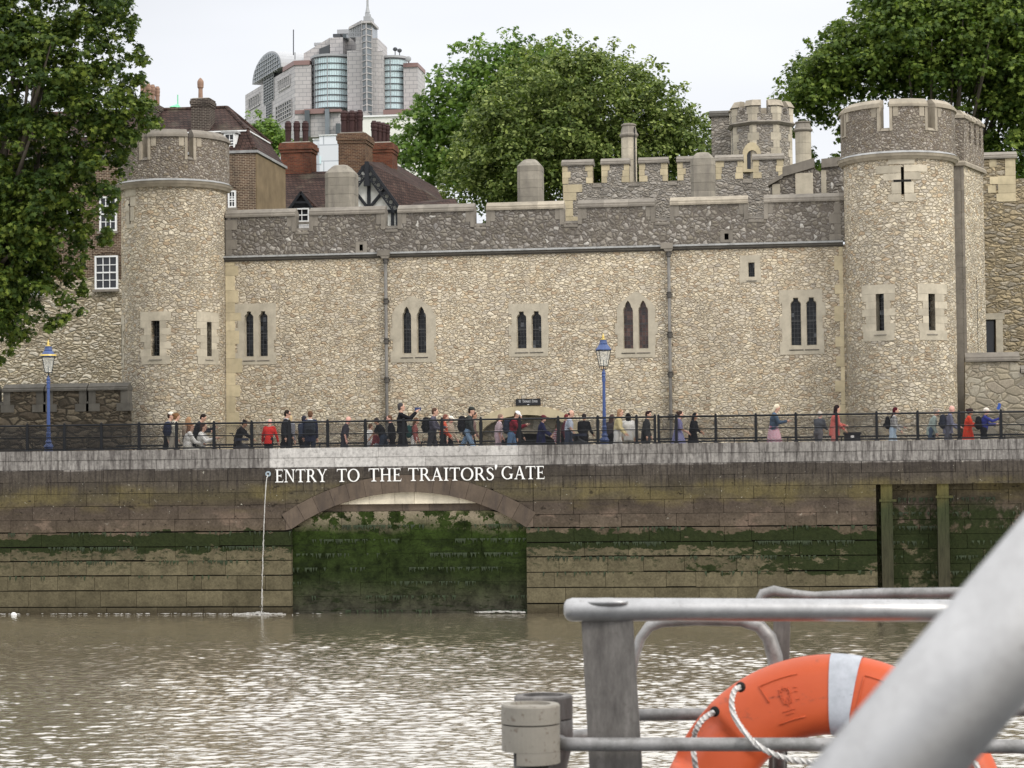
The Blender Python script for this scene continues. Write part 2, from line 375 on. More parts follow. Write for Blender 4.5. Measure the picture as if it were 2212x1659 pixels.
M['leadbar'] = plain('lead_bar', (0.10, 0.10, 0.10), 0.5)
M['void'] = plain('dark_opening', (0.012, 0.011, 0.010), 0.9)
M['white'] = plain('white_paint', (0.80, 0.80, 0.78), 0.5)
M['brick'] = brickm('london_stock_brick', (0.13, 0.075, 0.048), (0.065, 0.038, 0.03), (0.34, 0.28, 0.20), msize=0.012, stain=0.6)
M['brickr'] = brickm('red_brick', (0.20, 0.062, 0.034), (0.11, 0.038, 0.026), (0.14, 0.09, 0.06), stain=0.65)
M['bricky'] = brickm('brown_chimney_brick', (0.14, 0.07, 0.04), (0.07, 0.036, 0.027), (0.20, 0.15, 0.10), stain=0.6)
M['brickd'] = brickm('sooty_brick', (0.05, 0.036, 0.03), (0.035, 0.027, 0.023), (0.20, 0.17, 0.14))
M['render'] = plain('rough_render', (0.21, 0.155, 0.09), 0.95, var=0.35, scale=1.6, bump=0.6)
M['tile'] = tilem('clay_tile', (0.048, 0.027, 0.021), 0.16)
M['pot'] = plain('dark_clay_pot', (0.05, 0.022, 0.02), 0.7, var=0.4, scale=5)
M['potp'] = plain('pale_clay_pot', (0.30, 0.19, 0.135), 0.8, var=0.4, scale=5)
M['timber'] = plain('black_timber', (0.02, 0.022, 0.026), 0.6)
M['plaster'] = plain('white_plaster', (0.78, 0.77, 0.70), 0.9, var=0.1)
M['fence'] = plain('black_iron_paint', (0.010, 0.011, 0.013), 0.55, 0.2)
M['black'] = plain('black_plastic', (0.02, 0.02, 0.022), 0.6)
M['lampblue'] = plain('blue_cast_iron_paint', (0.030, 0.062, 0.19), 0.45, 0.5, scale=6)
M['lampbl2'] = plain('light_blue_lantern_paint', (0.045, 0.08, 0.21), 0.5, 0.5, var=0.35, scale=8)
M['gold'] = plain('gilt_paint', (0.62, 0.45, 0.10), 0.35, 0.6)
M['signw'] = plain('sign_white', (0.8, 0.8, 0.8), 0.6)
gl = G('lantern_glass', 0.05, 0.5); gl.b.inputs['Transmission Weight'].default_value = 0.0
gl.b.inputs['Alpha'].default_value = 0.22; M['lglass'] = gl.col((0.75, 0.78, 0.75))
M['bench'] = plain('bench_wood', (0.03, 0.03, 0.034), 0.7)
M['kerb'] = plain('pale_kerb_stone', (0.58, 0.56, 0.50), 0.9, var=0.15)
M['paving'] = ashlar('wharf_paving', (0.36, 0.34, 0.30), 0.3, 0.3)
M['ground'] = plain('ground_grass', (0.06, 0.08, 0.03), 1.0, scale=0.4, var=0.3)
M['greencopper'] = plain('green_copper', (0.20, 0.62, 0.36), 0.7)

# quay wall: one weathered stone, stained in bands by the tide
XQR = UX(1893, 66.0, 1100); XC0 = UX(583, 66.0, 970); XC1 = UX(1150, 66.0, 970)
def quaymat(name, infill=False):
    g = G(name, 0.9, 0.08)
    s = g.sep(g.tc()); z0 = s[2]; x = s[0]
    ht = g.math('ADD', z0, 0.0)
    big = g.noise(0.55, 5, rough=0.6); med = g.noise(2.2, 6, rough=0.68); fine = g.noise(13, 5, rough=0.7)
    wobz = g.math('ADD', ht, g.math('MULTIPLY', g.math('SUBTRACT', big, 0.5), 0.9))
    r = g.attr()
    strk = g.noise(3.2, 6, g.mapv((3.0, 3.0, 0.22)), 0.7)
    if infill:
        zn = g.math('DIVIDE', wobz, 5.2)
        base = g.ramp(zn, [(0.0, (0.040, 0.038, 0.028)), (0.10, (0.036, 0.038, 0.022)), (0.22, (0.018, 0.026, 0.008)), (0.48, (0.021, 0.034, 0.007)), (0.60, (0.023, 0.035, 0.008)), (0.66, (0.12, 0.11, 0.065)), (0.73, (0.09, 0.07, 0.05))])
        base = g.mix(1.0, base, g.ramp(med, [(0.34, 0.4), (0.5, 1.0), (0.66, 1.5)]), 'MULTIPLY')
        ho = g.math('MULTIPLY', g.math('LESS_THAN', g.noise(2.4, 5, g.mapv((0.8, 0.8, 3.2)), 0.75), 0.43), 0.75)
        base = g.mix(ho, base, (0.012, 0.018, 0.006))
        mask = g.mr(wobz, 2.5, 3.1)
        pt = g.math('MULTIPLY', mask, g.math('GREATER_THAN', g.noise(2.6, 6, rough=0.75), 0.50))
        base = g.mix(pt, base, (0.22, 0.185, 0.13))
        pt2 = g.math('GREATER_THAN', g.noise(1.7, 6, rough=0.8), 0.67)
        base = g.mix(g.math('MULTIPLY', pt2, 0.5), base, (0.08, 0.08, 0.045))
    else:
        zn = g.math('DIVIDE', g.math('ADD', ht, g.math('MULTIPLY', g.math('SUBTRACT', big, 0.5), 0.28)), 5.2)
        base = g.ramp(zn, [(0.0, (0.055, 0.048, 0.03)), (0.08, (0.105, 0.09, 0.055)), (0.36, (0.105, 0.09, 0.055)), (0.46, (0.088, 0.07, 0.045)), (0.53, (0.088, 0.069, 0.051)), (0.64, (0.066, 0.052, 0.041)), (0.70, (0.088, 0.074, 0.043)), (0.78, (0.072, 0.061, 0.047)), (0.865, (0.064, 0.055, 0.047)), (0.875, (0.27, 0.25, 0.23))])
        base = g.mix(1.0, base, g.ramp(r, [(0.0, 0.84), (0.5, 1.0), (1.0, 1.14)]), 'MULTIPLY')
        base = g.mix(1.0, base, g.ramp(med, [(0.28, 0.70), (0.5, 1.0), (0.72, 1.3)]), 'MULTIPLY')
        # pinkish fresh spalls, yellow lichen
        base = g.mix(g.math('MULTIPLY', g.mr(g.noise(0.8, 5, g.mapv((1, 1, 2), (5, 0, 3))), 0.56, 0.62), g.math('MULTIPLY', g.mr(ht, 2.3, 2.6), g.mr(ht, 3.3, 3.0))), base, (0.135, 0.10, 0.075))
        ly = g.math('MULTIPLY', g.mr(g.noise(0.35, 5, g.mapv((1, 1, 2.4), (2, 0, 1))), 0.49, 0.56), g.math('MULTIPLY', g.mr(ht, 3.1, 3.4), g.mr(ht, 4.1, 3.9)))
        base = g.mix(g.math('MULTIPLY', ly, 0.45), base, (0.145, 0.118, 0.048))
        sp = g.math('MULTIPLY', g.math('GREATER_THAN', g.noise(5.5, 4, rough=0.8, vec=g.mapv((1, 1, 1), (9, 0, 0))), 0.665), g.mr(ht, 2.6, 3.4))
        base = g.mix(sp, base, (0.36, 0.34, 0.28))
        pit = g.math('MULTIPLY', g.math('GREATER_THAN', g.noise(4.6, 4, g.mapv((0.8, 0.8, 1.3), (1, 4, 2)), 0.7), 0.64), g.math('MULTIPLY', g.mr(ht, 2.2, 2.5), g.mr(ht, 4.2, 4.0)))
        base = g.mix(g.math('MULTIPLY', pit, 0.7), base, (0.02, 0.016, 0.012))
        # dark drips from the top
        base = g.mix(g.math('MULTIPLY', g.mr(strk, 0.47, 0.62, 0, 0.85), g.mr(ht, 3.4, 4.2)), base, (0.032, 0.027, 0.025))
        # algae: a ragged band, more to the right
        band = g.math('MULTIPLY', g.mr(wobz, 1.75, 2.1), g.mr(wobz, 2.65, 2.35))
        n1 = g.noise(1.5, 7, g.mapv((0.6, 0.6, 1.2)), 0.72)
        al = g.mr(g.math('ADD', n1, g.math('MULTIPLY', g.math('SUBTRACT', band, 0.62), 0.34)), 0.48, 0.505)
        xs = g.mr(x, -7.5, 0, 0.1, 0.62)
        band2 = g.math('MULTIPLY', xs, g.math('MULTIPLY', g.mr(ht, 0.7, 1.3), g.mr(ht, 2.7, 2.2)))
        al2 = g.mr(g.math('ADD', g.noise(1.9, 7, g.mapv((0.55, 0.55, 1.3), (3, 0, 8)), 0.72), g.math('MULTIPLY', g.math('SUBTRACT', band2, 0.5), 0.5)), 0.49, 0.52)
        ax = g.mr(x, XQR - .1, XQR + .1)
        al3 = g.math('MULTIPLY', ax, g.math('MULTIPLY', g.mr(wobz, 3.5, 3.0), g.mr(g.noise(2.3, 6, rough=0.7), 0.6, 0.5)))
        alg = g.math('MAXIMUM', g.math('MAXIMUM', al, al2), al3)
        acol = g.mix(g.noise(5, 4), (0.010, 0.017, 0.006), (0.023, 0.032, 0.010))
        # small dark holes and moss specks in the mud zone
        hol = g.math('MULTIPLY', g.math('GREATER_THAN', g.noise(3.4, 5, g.mapv((0.8, 0.8, 1.7)), 0.78), 0.555), g.math('MULTIPLY', g.mr(ht, 1.15, 1.7), g.mr(ht, 2.3, 2.1)))
        base = g.mix(g.math('MULTIPLY', hol, 0.85), base, (0.03, 0.035, 0.018))
        base = g.mix(g.math('MULTIPLY', alg, 0.93), base, acol)
        wet = g.mr(ht, 0.28, 0.05, 0, 0.75)
        base = g.mix(wet, base, (0.05, 0.04, 0.025))
    col = g.mix(1.0, base, g.ramp(fine, [(0.3, 0.72), (0.5, 1.0), (0.7, 1.25)]), 'MULTIPLY')
    g.bump(g.math('ADD', med, g.math('MULTIPLY', fine, 0.4)), 0.55, 0.06)
    return g.col(col)
M['quay'] = quaymat('tide_stained_quay_stone'); M['infill'] = quaymat('algae_covered_infill', True)
g = G('pale_coping_stone', 0.85, 0.2)
st = g.noise(3.4, 6, g.mapv((3.2, 3.2, 0.3)), 0.7)
c = g.mix(g.attr(), (0.43, 0.41, 0.385), (0.55, 0.53, 0.50))
c = g.mix(1.0, c, g.ramp(g.noise(9, 6, rough=0.75), [(0.3, 0.45), (0.5, 0.9), (0.7, 1.15)]), 'MULTIPLY')
xx = g.sep(g.tc())[0]
clean = g.math('MULTIPLY', g.mr(xx, XC0 - .03, XC0 + .03), g.mr(xx, XC1 + .2, XC1 - .6))
amt = g.mix(clean, (0.85, 0.85, 0.85), (0.15, 0.15, 0.15))
c = g.mix(g.math('MULTIPLY', g.mr(st, 0.42, 0.62), amt), c, (0.10, 0.088, 0.085))
c = g.mix(g.math('MULTIPLY', g.math('SUBTRACT', 1.0, clean), 0.8), c, g.mix(1.0, c, (0.42, 0.405, 0.39), 'MULTIPLY'))
g.bump(st, 0.3, 0.02); M['qcope'] = g.col(c)
M['archst'] = ashlar('brown_arch_stone', (0.115, 0.088, 0.066), 0.5, 0.75, (0.045, 0.037, 0.035))
M['pale_infill'] = ashlar('pale_infill_stone', (0.66, 0.59, 0.46), 0.3, 0.3)
M['joint'] = plain('dark_joint', (0.015, 0.014, 0.010), 0.95)
g = G('mossy_timber', 0.9, 0.2)
z = g.sep(g.tc())[2]
c = g.ramp(g.math('DIVIDE', g.math('ADD', z, g.math('MULTIPLY', g.noise(2, 5), 0.8)), 5.2), [(0.1, (0.05, 0.044, 0.027)), (0.45, (0.04, 0.04, 0.022)), (0.66, (0.035, 0.042, 0.018)), (0.84, (0.12, 0.10, 0.035)), (0.92, (0.17, 0.135, 0.07))])
c = g.mix(1.0, c, g.ramp(g.noise(3, 6, g.mapv((4, 4, 0.5)), 0.7), [(0.3, 0.5), (0.5, 1), (0.75, 1.4)]), 'MULTIPLY')
g.bump(g.noise(3, 6, g.mapv((6, 6, 0.5))), 0.6, 0.04); M['timberq'] = g.col(c)
M['weed'] = plain('hanging_river_weed', (0.022, 0.036, 0.010), 0.6, 0.4, var=0.5, scale=2.0)
M['letter'] = plain('white_letter_paint', (0.80, 0.79, 0.76), 0.7, var=0.05)

# ------------------------------------------------------------------ ground, wharf, water
QY = 66.0; ZC = UZ(962, QY); ZG = ZC - 0.5; WY = 84.0
def structure(name, mb, mat): return tag(mb.build(name, mat), kind='structure')
structure('ground', MB().box(-500, 500, 88, 1500, 1.8, 2.0), M['ground'])
structure('moat_floor', MB().box(-60, 60, 79.6, 87.9, 1.5, 1.99), M['ground'])
mb = MB()
for i in range(-30, 14):
    for j in range(9): mb.box(i * 1.3 + 0.01 + (j % 2) * .6, i * 1.3 + 1.29 + (j % 2) * .6, QY + 0.9 + j * 1.4, QY + 0.9 + j * 1.4 + 1.39, ZG - 0.2, ZG)
structure('wharf_paving', mb, M['paving'])
structure('wharf_base', MB().box(-60, 60, QY + 0.7, 79.4, 0.2, ZG - 0.01), M['ground'])

WR0, WR1 = 0.15, 0.74      # reflectance of the river facing up and at a glance
def water():
    nx, ny = 760, 960
    tt = np.linspace(0, 1, ny); yr = 1 / (1 / 27.0 + (1 / (QY + 0.35) - 1 / 27.0) * (tt ** 1.0))
    xt = np.linspace(-1.35, 1.35, nx); X, Y = np.meshgrid(xt, yr); X = -Y * math.tan(YAW) + X * Y * .2375; Z = np.zeros_like(X)
    r = np.random.default_rng(3)
    for k in range(150):
        lam = 0.085 * (2.0 ** (r.random() ** 1.3 * 2.8)); ang = R(97) + r.normal(0, 0.48)
        kx, ky = math.cos(ang) * 2 * math.pi / lam, math.sin(ang) * 2 * math.pi / lam
        amp = 0.0052 * lam ** 0.92 * (0.5 + r.random())
        ph = r.random() * 6.28
        env = 0.55 + 0.45 * np.sin(X * r.normal(0, .5) + Y * r.normal(0, .5) + r.random() * 6)
        w = np.sin(kx * X + ky * Y + ph + 0.8 * np.sin(X * 0.9 + Y * 0.7 + ph * 3))
        Z += amp * env * w
    cal = 0.48 + 0.52 * np.clip((QY - Y) / 14, 0, 1) ** 0.5
    cal *= 0.86 + 0.14 * np.clip((X + Y * .30) / (Y * .2), 0, 1)
    patch = 0.82 + 0.18 * np.sin(X * .35 + Y * .22) * np.sin(X * .13 - Y * .31 + 1)
    Z *= cal * patch
    v = np.stack([X, Y, Z], -1).reshape(-1, 3)
    i = np.arange(ny - 1)[:, None] * nx + np.arange(nx - 1)[None, :]
    f = np.stack([i, i + 1, i + nx + 1, i + nx], -1).reshape(-1, 4)
    me = bpy.data.meshes.new('river_water')
    me.vertices.add(len(v)); me.vertices.foreach_set('co', v.ravel()); me.loops.add(f.size); me.loops.foreach_set('vertex_index', f.ravel().astype(np.int32))
    me.polygons.add(len(f)); me.polygons.foreach_set('loop_start', np.arange(0, f.size, 4, dtype=np.int32)); me.polygons.foreach_set('use_smooth', [True] * len(f))
    me.update(calc_edges=True)
    g = G('muddy_river_water', 0.12, 0.4); g.b.inputs['IOR'].default_value = 1.33
    n1 = g.noise(6.5, 4, g.mapv((0.55, 1.5, 1)), 0.6); n2 = g.noise(17, 3, g.mapv((0.6, 1.4, 1)), 0.6)
    nb_ = g.bump(g.math('ADD', n1, g.math('MULTIPLY', n2, 0.35)), 0.35, 0.02)
    g.col(g.mix(g.noise(0.25, 4), (0.20, 0.168, 0.115), (0.25, 0.215, 0.152)))
    gs = g.N.new('ShaderNodeBsdfGlossy'); gs.inputs['Roughness'].default_value = 0.03; gs.inputs['Color'].default_value = (1, 0.985, 0.955, 1); g.L.new(nb_, gs.inputs['Normal'])
    fr = g.N.new('ShaderNodeFresnel'); fr.inputs[0].default_value = 1.6; g.L.new(nb_, fr.inputs['Normal'])
    ms = g.N.new('ShaderNodeMixShader'); g.L.new(g.mr(fr.outputs[0], 0.0, 0.55, WR0, WR1), ms.inputs[0])
    g.L.new(g.b.outputs[0], ms.inputs[1]); g.L.new(gs.outputs[0], ms.inputs[2]); g.L.new(ms.outputs[0], g.N['Material Output'].inputs[0])
    me.materials.append(g.m)
    o = bpy.data.objects.new('river_water', me); COL.objects.link(o); o['kind'] = 'structure'
    mb = MB(); mb.box(-300, 300, -40, QY + 0.3, -0.8, -0.10)
    structure('far_river_water', mb, me.materials[0])
water()
# ------------------------------------------------------------------ quay wall
quay = thing('quay_wall', (0, QY, 0), 'long river quay wall of tide stained stone blocks with green algae and bricked up low arch', 'quay wall')
QA0, QA1, QR = UX(629, QY, 1147), UX(1137.3, QY, 1134), UX(1893, QY, 1100)
zl = [UZ(y / 1.8228, QY, 60) for y in (1857, 1902, 1948, 1997, 2050, 2101, 2158, 2213, 2271, 2329, 2393)] + [-0.5]
zr = [UZ(y / 1.8228, QY, 1300) for y in (1823, 1873, 1919, 1968, 2024, 2078, 2136, 2193, 2253, 2314, 2378)] + [-0.5]
ZK = (zl[0] + zr[0]) / 2; zl[0] = zr[0] = ZK
springZ = UZ(1141, QY, 880); X615 = UX(615.9, QY, 1080); X1152 = UX(1152.5, QY, 1080)
chord = (QA1 - QA0) / 2; rise = UZ(1062.8, QY, 879) - springZ; RA = (chord * chord + rise * rise) / (2 * rise); CX = (QA0 + QA1) / 2; CZ = springZ + rise - RA
ring = UZ(1025.4, QY, 870) - UZ(1062.8, QY, 870)
blocks = MB()
def course(x0, x1, z1, z0, k, x0b=None, x1b=None):
    rs = random.Random(k * 7 + int(x0 * 10)); x = x0; gap = 0.006; low = max(0, k - 3)
    yo = QY - 0.011 * low; v = 0.036 if k > 3 else 0.008
    while x < x1 - 0.01:
        w = rs.uniform(0.75, 1.9); xe = x + w
        if xe > x1 - 0.45: xe = x1
        o = rs.uniform(0, 0.012)
        blocks.box(x + (gap if x > x0 else 0), xe - (gap if xe < x1 else 0), yo - o, QY + 0.5, z0 + v * rs.uniform(.45, 1.35), z1 - rs.uniform(0, .006), rs.random())
        x = xe
for k in range(len(zl) - 1): course(-34, X615 if k < 5 else QA0, zl[k], zl[k + 1], k)
for k in range(len(zr) - 1): course(X1152 if k < 5 else QA1, QR if k > 1 else 24, zr[k], zr[k + 1], k)
# set-back bay at the right end
zb = [zr[1] - 0.1 - i * 0.44 for i in range(12)]
for k in range(len(zb) - 1):
    rs = random.Random(k + 50); x = QR + 0.02
    if zb[k] < -0.4: break
    while x < 24:
        xe = min(24, x + rs.uniform(0.7, 1.6)); blocks.box(x + 0.006, xe - 0.006, QY + 0.40 + rs.uniform(0, .03), QY + 0.6, max(-0.5, zb[k + 1] + 0.012), zb[k], rs.random()); x = xe
blocks.box(QR, 24, QY + 0.02, QY + 0.6, zr[2] + 0.16, zr[1] - 0.01, .5)
blocks.build('stone_block', M['quay'], quay)
jb = MB(); jb.box(-34, QA0 - 0.002, QY + 0.06, QY + 0.66, -0.6, ZC - .05); jb.box(QA1 + 0.002, QR - 0.01, QY + 0.06, QY + 0.66, -0.6, ZC - .05); jb.box(QR - .01, 24, QY + 0.62, QY + 0.68, -0.6, ZC - .05)
jb.box(QA0, QA1, QY + 0.55, QY + 0.68, -0.6, ZC - .05); jb.build('mortar_bed', M['joint'], quay)
# coping courses
cop = MB(); zm = (ZC + ZK) / 2
for k, (za, zb_) in enumerate(((ZC, zm), (zm, ZK))):
    rs = random.Random(k + 5); x = -34
    while x < 24:
        xe = min(24, x + rs.uniform(0.9, 2.1)); cop.box(x + 0.004, xe - 0.004, QY - 0.045 + k * 0.02 + rs.uniform(0, .008), QY + 0.72, zb_ + 0.005, za, rs.random()); x = xe
cop.build('coping', M['qcope'], quay)
# spandrels and arch ring
def arcp(r, a): return (CX + r * math.sin(a), CZ + r * math.cos(a))
amax = math.asin(chord / RA); RO = RA + ring
sp_ = MB()
nA = 24; aL = math.asin(min(0.999, (CX - X615) / RO)); aR = math.asin(min(0.999, (X1152 - CX) / RO))
zt = [ZK - 0.006] + [(zl[i] + zr[i]) / 2 for i in (1, 2, 3, 4, 5)]
arc = [arcp(RO, -aL + (aL + aR) * i / nA) for i in range(nA + 1)]
def zarc(x): 
    d = x - CX; return CZ + math.sqrt(max(0, RO * RO - d * d))
for k in range(5):
    rs = random.Random(k + 90); x = X615 + 0.01
    while x < X1152 - 0.02:
        xe = x + rs.uniform(0.5, 1.5)
        if xe > X1152 - 0.3: xe = X1152 - 0.01
        t = zt[k]; b = zt[k + 1] + 0.01
        pts = [(x + (xe - 0.01 - x) * i / 6, max(b, zarc(x + (xe - x) * i / 6) + 0.006)) for i in range(7)]
        if min(t - p[1] for p in pts) > 0.02 or max(t - p[1] for p in pts) > 0.1:
            pts = [(px_, min(pz_, t - 0.004)) for px_, pz_ in pts]
            sp_.prism(pts + [(xe - 0.01, t), (x, t)], QY - rs.uniform(0, .01), QY + 0.5, rs.random())
        x = xe
zsL, zsR = zl[5], zr[5]
sp_.build('spandrel', M['quay'], quay)
vo = MB(); nv = 15
for i in range(nv):
    a0 = -amax + 2 * amax * i / nv; a1 = -amax + 2 * amax * (i + 1) / nv
    p = [arcp(RA, a0 + 0.0006), arcp(RA, a1 - 0.0006), arcp(RO, a1 - 0.0006), arcp(RO, a0 + 0.0006)]
    vo.prism(p, QY - 0.03 - random.uniform(0, .012), QY + 0.5)
e0 = arcp(RA, -amax); e1 = arcp(RO, -amax); vo.prism([e0, (e1[0] - .004, e1[1]), (X615 + 0.01, max(e1[1], zl[4])), (X615 + .01, zl[5] + .05)], QY - 0.012, QY + 0.5, .9)
e0 = arcp(RA, amax); e1 = arcp(RO, amax); vo.prism([e0, (e1[0] + .004, e1[1]), (X1152 - 0.01, max(e1[1] - .02, zr[4])), (X1152 - .01, zr[5] + .05)], QY - 0.012, QY + 0.5, .9)
vo.build('arch_ring', M['archst'], quay)
# infill under the arch
def arcz(x, r=RA - 0.005):
    d = x - CX; return CZ + math.sqrt(max(0, r * r - d * d))
inf = MB(); zs = UZ(1087, QY, 880); zd = UZ(1104, QY, 880)
xs_ = np.linspace(QA0 + 0.01, QA1 - 0.01, 19)
def strip(mb, za, zb_, y, seed, wlo, whi, y1=QY + 0.5):
    rs = random.Random(seed); x = QA0 + 0.005
    while x < QA1 - 0.01:
        xe = x + rs.uniform(wlo, whi)
        if xe > QA1 - 0.3: xe = QA1 - 0.005
        xs = [x + (xe - 0.008 - x) * i / 5 for i in range(6)]
        top = [(q_, min(za, arcz(q_))) for q_ in xs]
        if max(t[1] for t in top) > zb_ + 0.02:
            top = [(a, max(b, zb_ + 0.004)) for a, b in top]
            mb.prism([(x, zb_), (xe - 0.008, zb_)] + top[::-1], y + rs.uniform(0, .02), y1, rs.random())
        x = xe
pale = MB(); strip(pale, 99, zs - .02, QY + 0.10, 4, 0.5, 0.9); pale.build('pale_top_stones', M['pale_infill'], quay)
zz = zs - 0.008; k = 0
dark = MB(); strip(dark, zz, zd, QY + 0.20, 5, 0.8, 2.0); dark.build('dark_stones', M['archst'], quay)
zz = zd - 0.008
while zz > -0.4:
    strip(inf, zz, max(-0.5, zz - 0.43), QY + 0.14, 10 + k, 0.7, 2.2); zz -= 0.436; k += 1
inf.build('infill_stones', M['infill'], quay)
# weed hanging from the ledges
wd = MB(); rw_ = random.Random(21)
def fringe(x0, x1, z, y, dens_, seed):
    n = int((x1 - x0) * dens_)
    for _ in range(n):
        x = rw_.uniform(x0, x1)
        if math.sin(x * 1.3 + seed) + math.sin(x * 3.1 + seed * 2) * .7 + rw_.uniform(-.6, .6) < .1: continue
        L = rw_.uniform(.03, .17); w = rw_.uniform(.012, .04); dx = rw_.uniform(-.03, .03); yy = y - rw_.uniform(.004, .02)
        wd.add([(x - w, yy, z + .02), (x + w, yy, z + .02), (x + w * .6 + dx * .5, yy - .012, z - L * .55), (x + dx, yy - .006, z - L), (x - w * .5 + dx * .5, yy - .012, z - L * .5)], [(0, 1, 2, 3, 4)])
for k, dn in ((5, 9), (6, 26), (7, 20), (8, 6)):
    fringe(-26, QA0, zl[k], QY - .011 * max(0, k - 3), dn, k); fringe(QA1, QR, zr[k], QY - .011 * max(0, k - 3), dn * 1.3, k + 3)
zz_ = zd - 0.44
for k in range(8): fringe(QA0, QA1, zz_, QY + .135, 30 - 2 * k, k + 7); zz_ -= .436
for k in range(3, 9): fringe(QR + .1, 9, zb[k] if False else zr[k] - .05, QY + .395, 22, k)
tag(wd.build('river_weed', M['weed'], quay), kind='stuff')
# lettering
def ribbon(pts, w):
    out = []
    for i in range(len(pts) - 1):
        (x0, y0), (x1, y1) = pts[i], pts[i + 1]
        def nrm(j):
            a = pts[max(j - 1, 0)]; b = pts[min(j + 1, len(pts) - 1)]; dx, dy = b[0] - a[0], b[1] - a[1]; l = math.hypot(dx, dy) or 1; return (-dy / l, dx / l)
        n0, n1 = nrm(i), nrm(i + 1); w0, w1 = w[i] / 2, w[i + 1] / 2
        out.append([(x0 + n0[0] * w0, y0 + n0[1] * w0), (x0 - n0[0] * w0, y0 - n0[1] * w0), (x1 - n1[0] * w1, y1 - n1[1] * w1), (x1 + n1[0] * w1, y1 + n1[1] * w1)])
    return out
def Rc(a, b, c, d): return [(a, c), (b, c), (b, d), (a, d)]
def serif(x, w, z, up): # bracketed serif under/over a stem centred on x
    return [(x - w, z), (x + w, z), (x + w * .9, z + up * .035), (x + w * .35, z + up * .09), (x - w * .35, z + up * .09), (x - w * .9, z + up * .035)]
def arcw(cx, cy, rx, ry, a0, a1, n, thick, thin):
    p = []; w = []
    for i in range(n + 1):
        a = R(a0 + (a1 - a0) * i / n); p.append((cx + rx * math.cos(a), cy + ry * math.sin(a))); w.append(thin + (thick - thin) * abs(math.cos(a)) ** 1.3)
    return ribbon(p, w)
GL = {
 'E': (0.62, [Rc(.10, .23, 0, 1), Rc(.0, .10, 0, .05), Rc(0, .10, .95, 1), Rc(.23, .58, .93, 1), [(.53, .93), (.58, .93), (.58, .78)], Rc(.23, .48, .47, .54), [(.44, .4), (.48, .38), (.48, .63), (.44, .61)], Rc(.23, .62, 0, .07), [(.57, .07), (.62, .07), (.66, .24)]]),
 'N': (0.86, [Rc(.13, .19, 0, .95), serif(.16, .14, 0, 1), Rc(.0, .13, .95, 1), [(.10, 1), (.26, 1), (.78, 0), (.70, 0)], Rc(.70, .76, .08, .95), serif(.73, .13, 1, -1)]),
 'T': (0.74, [Rc(.305, .435, 0, .93), Rc(0, .74, .93, 1), [(0, .93), (.06, .93), (0, .74)], [(.74, .93), (.68, .93), (.74, .74)], serif(.37, .20, 0, 1)]),
 'R': (0.78, [Rc(.10, .23, 0, 1), serif(.165, .165, 0, 1), Rc(0, .10, .95, 1), Rc(.23, .38, .93, 1), Rc(.23, .38, .46, .52)] + arcw(.36, .73, .20, .24, -90, 90, 10, .13, .07) + [[(.33, .47), (.47, .5), (.82, 0), (.66, 0)]]),
 'Y': (0.80, [[(.04, 1), (.20, 1), (.46, .45), (.36, .42)], [(.70, 1), (.64, 1), (.40, .47), (.46, .45)], Rc(.345, .475, 0, .46), serif(.41, .20, 0, 1), serif(.12, .13, 1, -1), serif(.68, .11, 1, -1)]),
 'O': (0.90, arcw(.45, .5, .385, .47, 0, 360, 30, .14, .06)),
 'H': (0.86, [Rc(.10, .23, 0, 1), Rc(.63, .76, 0, 1), Rc(.23, .63, .48, .55), serif(.165, .165, 0, 1), serif(.165, .165, 1, -1), serif(.695, .165, 0, 1), serif(.695, .165, 1, -1)]),
 'A': (0.84, [[(.10, 0), (.17, 0), (.45, .93), (.40, 1)], [(.36, 1), (.48, 1), (.80, 0), (.65, 0)], Rc(.22, .62, .30, .37), serif(.13, .13, 0, 1), serif(.72, .15, 0, 1)]),
 'I': (0.38, [Rc(.125, .255, 0, 1), serif(.19, .18, 0, 1), serif(.19, .18, 1, -1)]),
 'S': (0.60, ribbon([(.50, .78), (.46, .90), (.34, .965), (.20, .94), (.11, .84), (.12, .70), (.24, .58), (.38, .47), (.49, .34), (.49, .18), (.39, .06), (.25, .03), (.13, .08), (.06, .24)], [.05, .06, .07, .09, .12, .13, .15, .16, .14, .12, .09, .07, .06, .05])),
 'G': (0.90, arcw(.45, .5, .385, .47, 48, 335, 26, .14, .06) + [Rc(.68, .81, .05, .42), serif(.745, .16, .42, -1), [(.72, .80), (.78, .80), (.78, 1)]]),
 "'": (0.20, [[(.05, 1.1), (.17, 1.1), (.13, .83), (.07, .83)]]),
 'M': (1.0, [Rc(.12, .18, 0, .95), [(.08, 1), (.24, 1), (.56, .1), (.48, 0)], [(.82, 1), (.9, 1), (.56, .1), (.48, 0)], Rc(.78, .91, 0, 1), serif(.15, .13, 0, 1), serif(.845, .15, 0, 1)]),
 'W': (1.1, [[(.02, 1), (.18, 1), (.40, .1), (.34, 0)], [(.56, 1), (.50, 1), (.34, .0), (.40, .1)], [(.46, 1), (.62, 1), (.84, .1), (.76, 0)], [(1.02, 1), (.96, 1), (.76, 0), (.84, .1)]])}
def word(mb, txt, x0, x1, zA, zB, h, y, th=0.004, small=()):
    adv = [GL[c][0] * (0.75 if i in small else 1) for i, c in enumerate(txt)]; sp = 0.07; tot = sum(adv) + sp * (len(txt) - 1); sx = (x1 - x0) / tot; x = x0
    for i, ch in enumerate(txt):
        t = (x - x0) / (x1 - x0); zb_ = zA + (zB - zA) * t; f = 0.78 if i in small else 1.0; n = 0
        for poly in GL[ch][1]:
            n += 1; mb.prism([(x + px_ * sx * f, zb_ + pz_ * h * f) for px_, pz_ in poly], y - 0.0003 * (n % 7) - th, y, 0.5)
        x += (adv[i] + sp) * sx
YL = QY - 0.0595
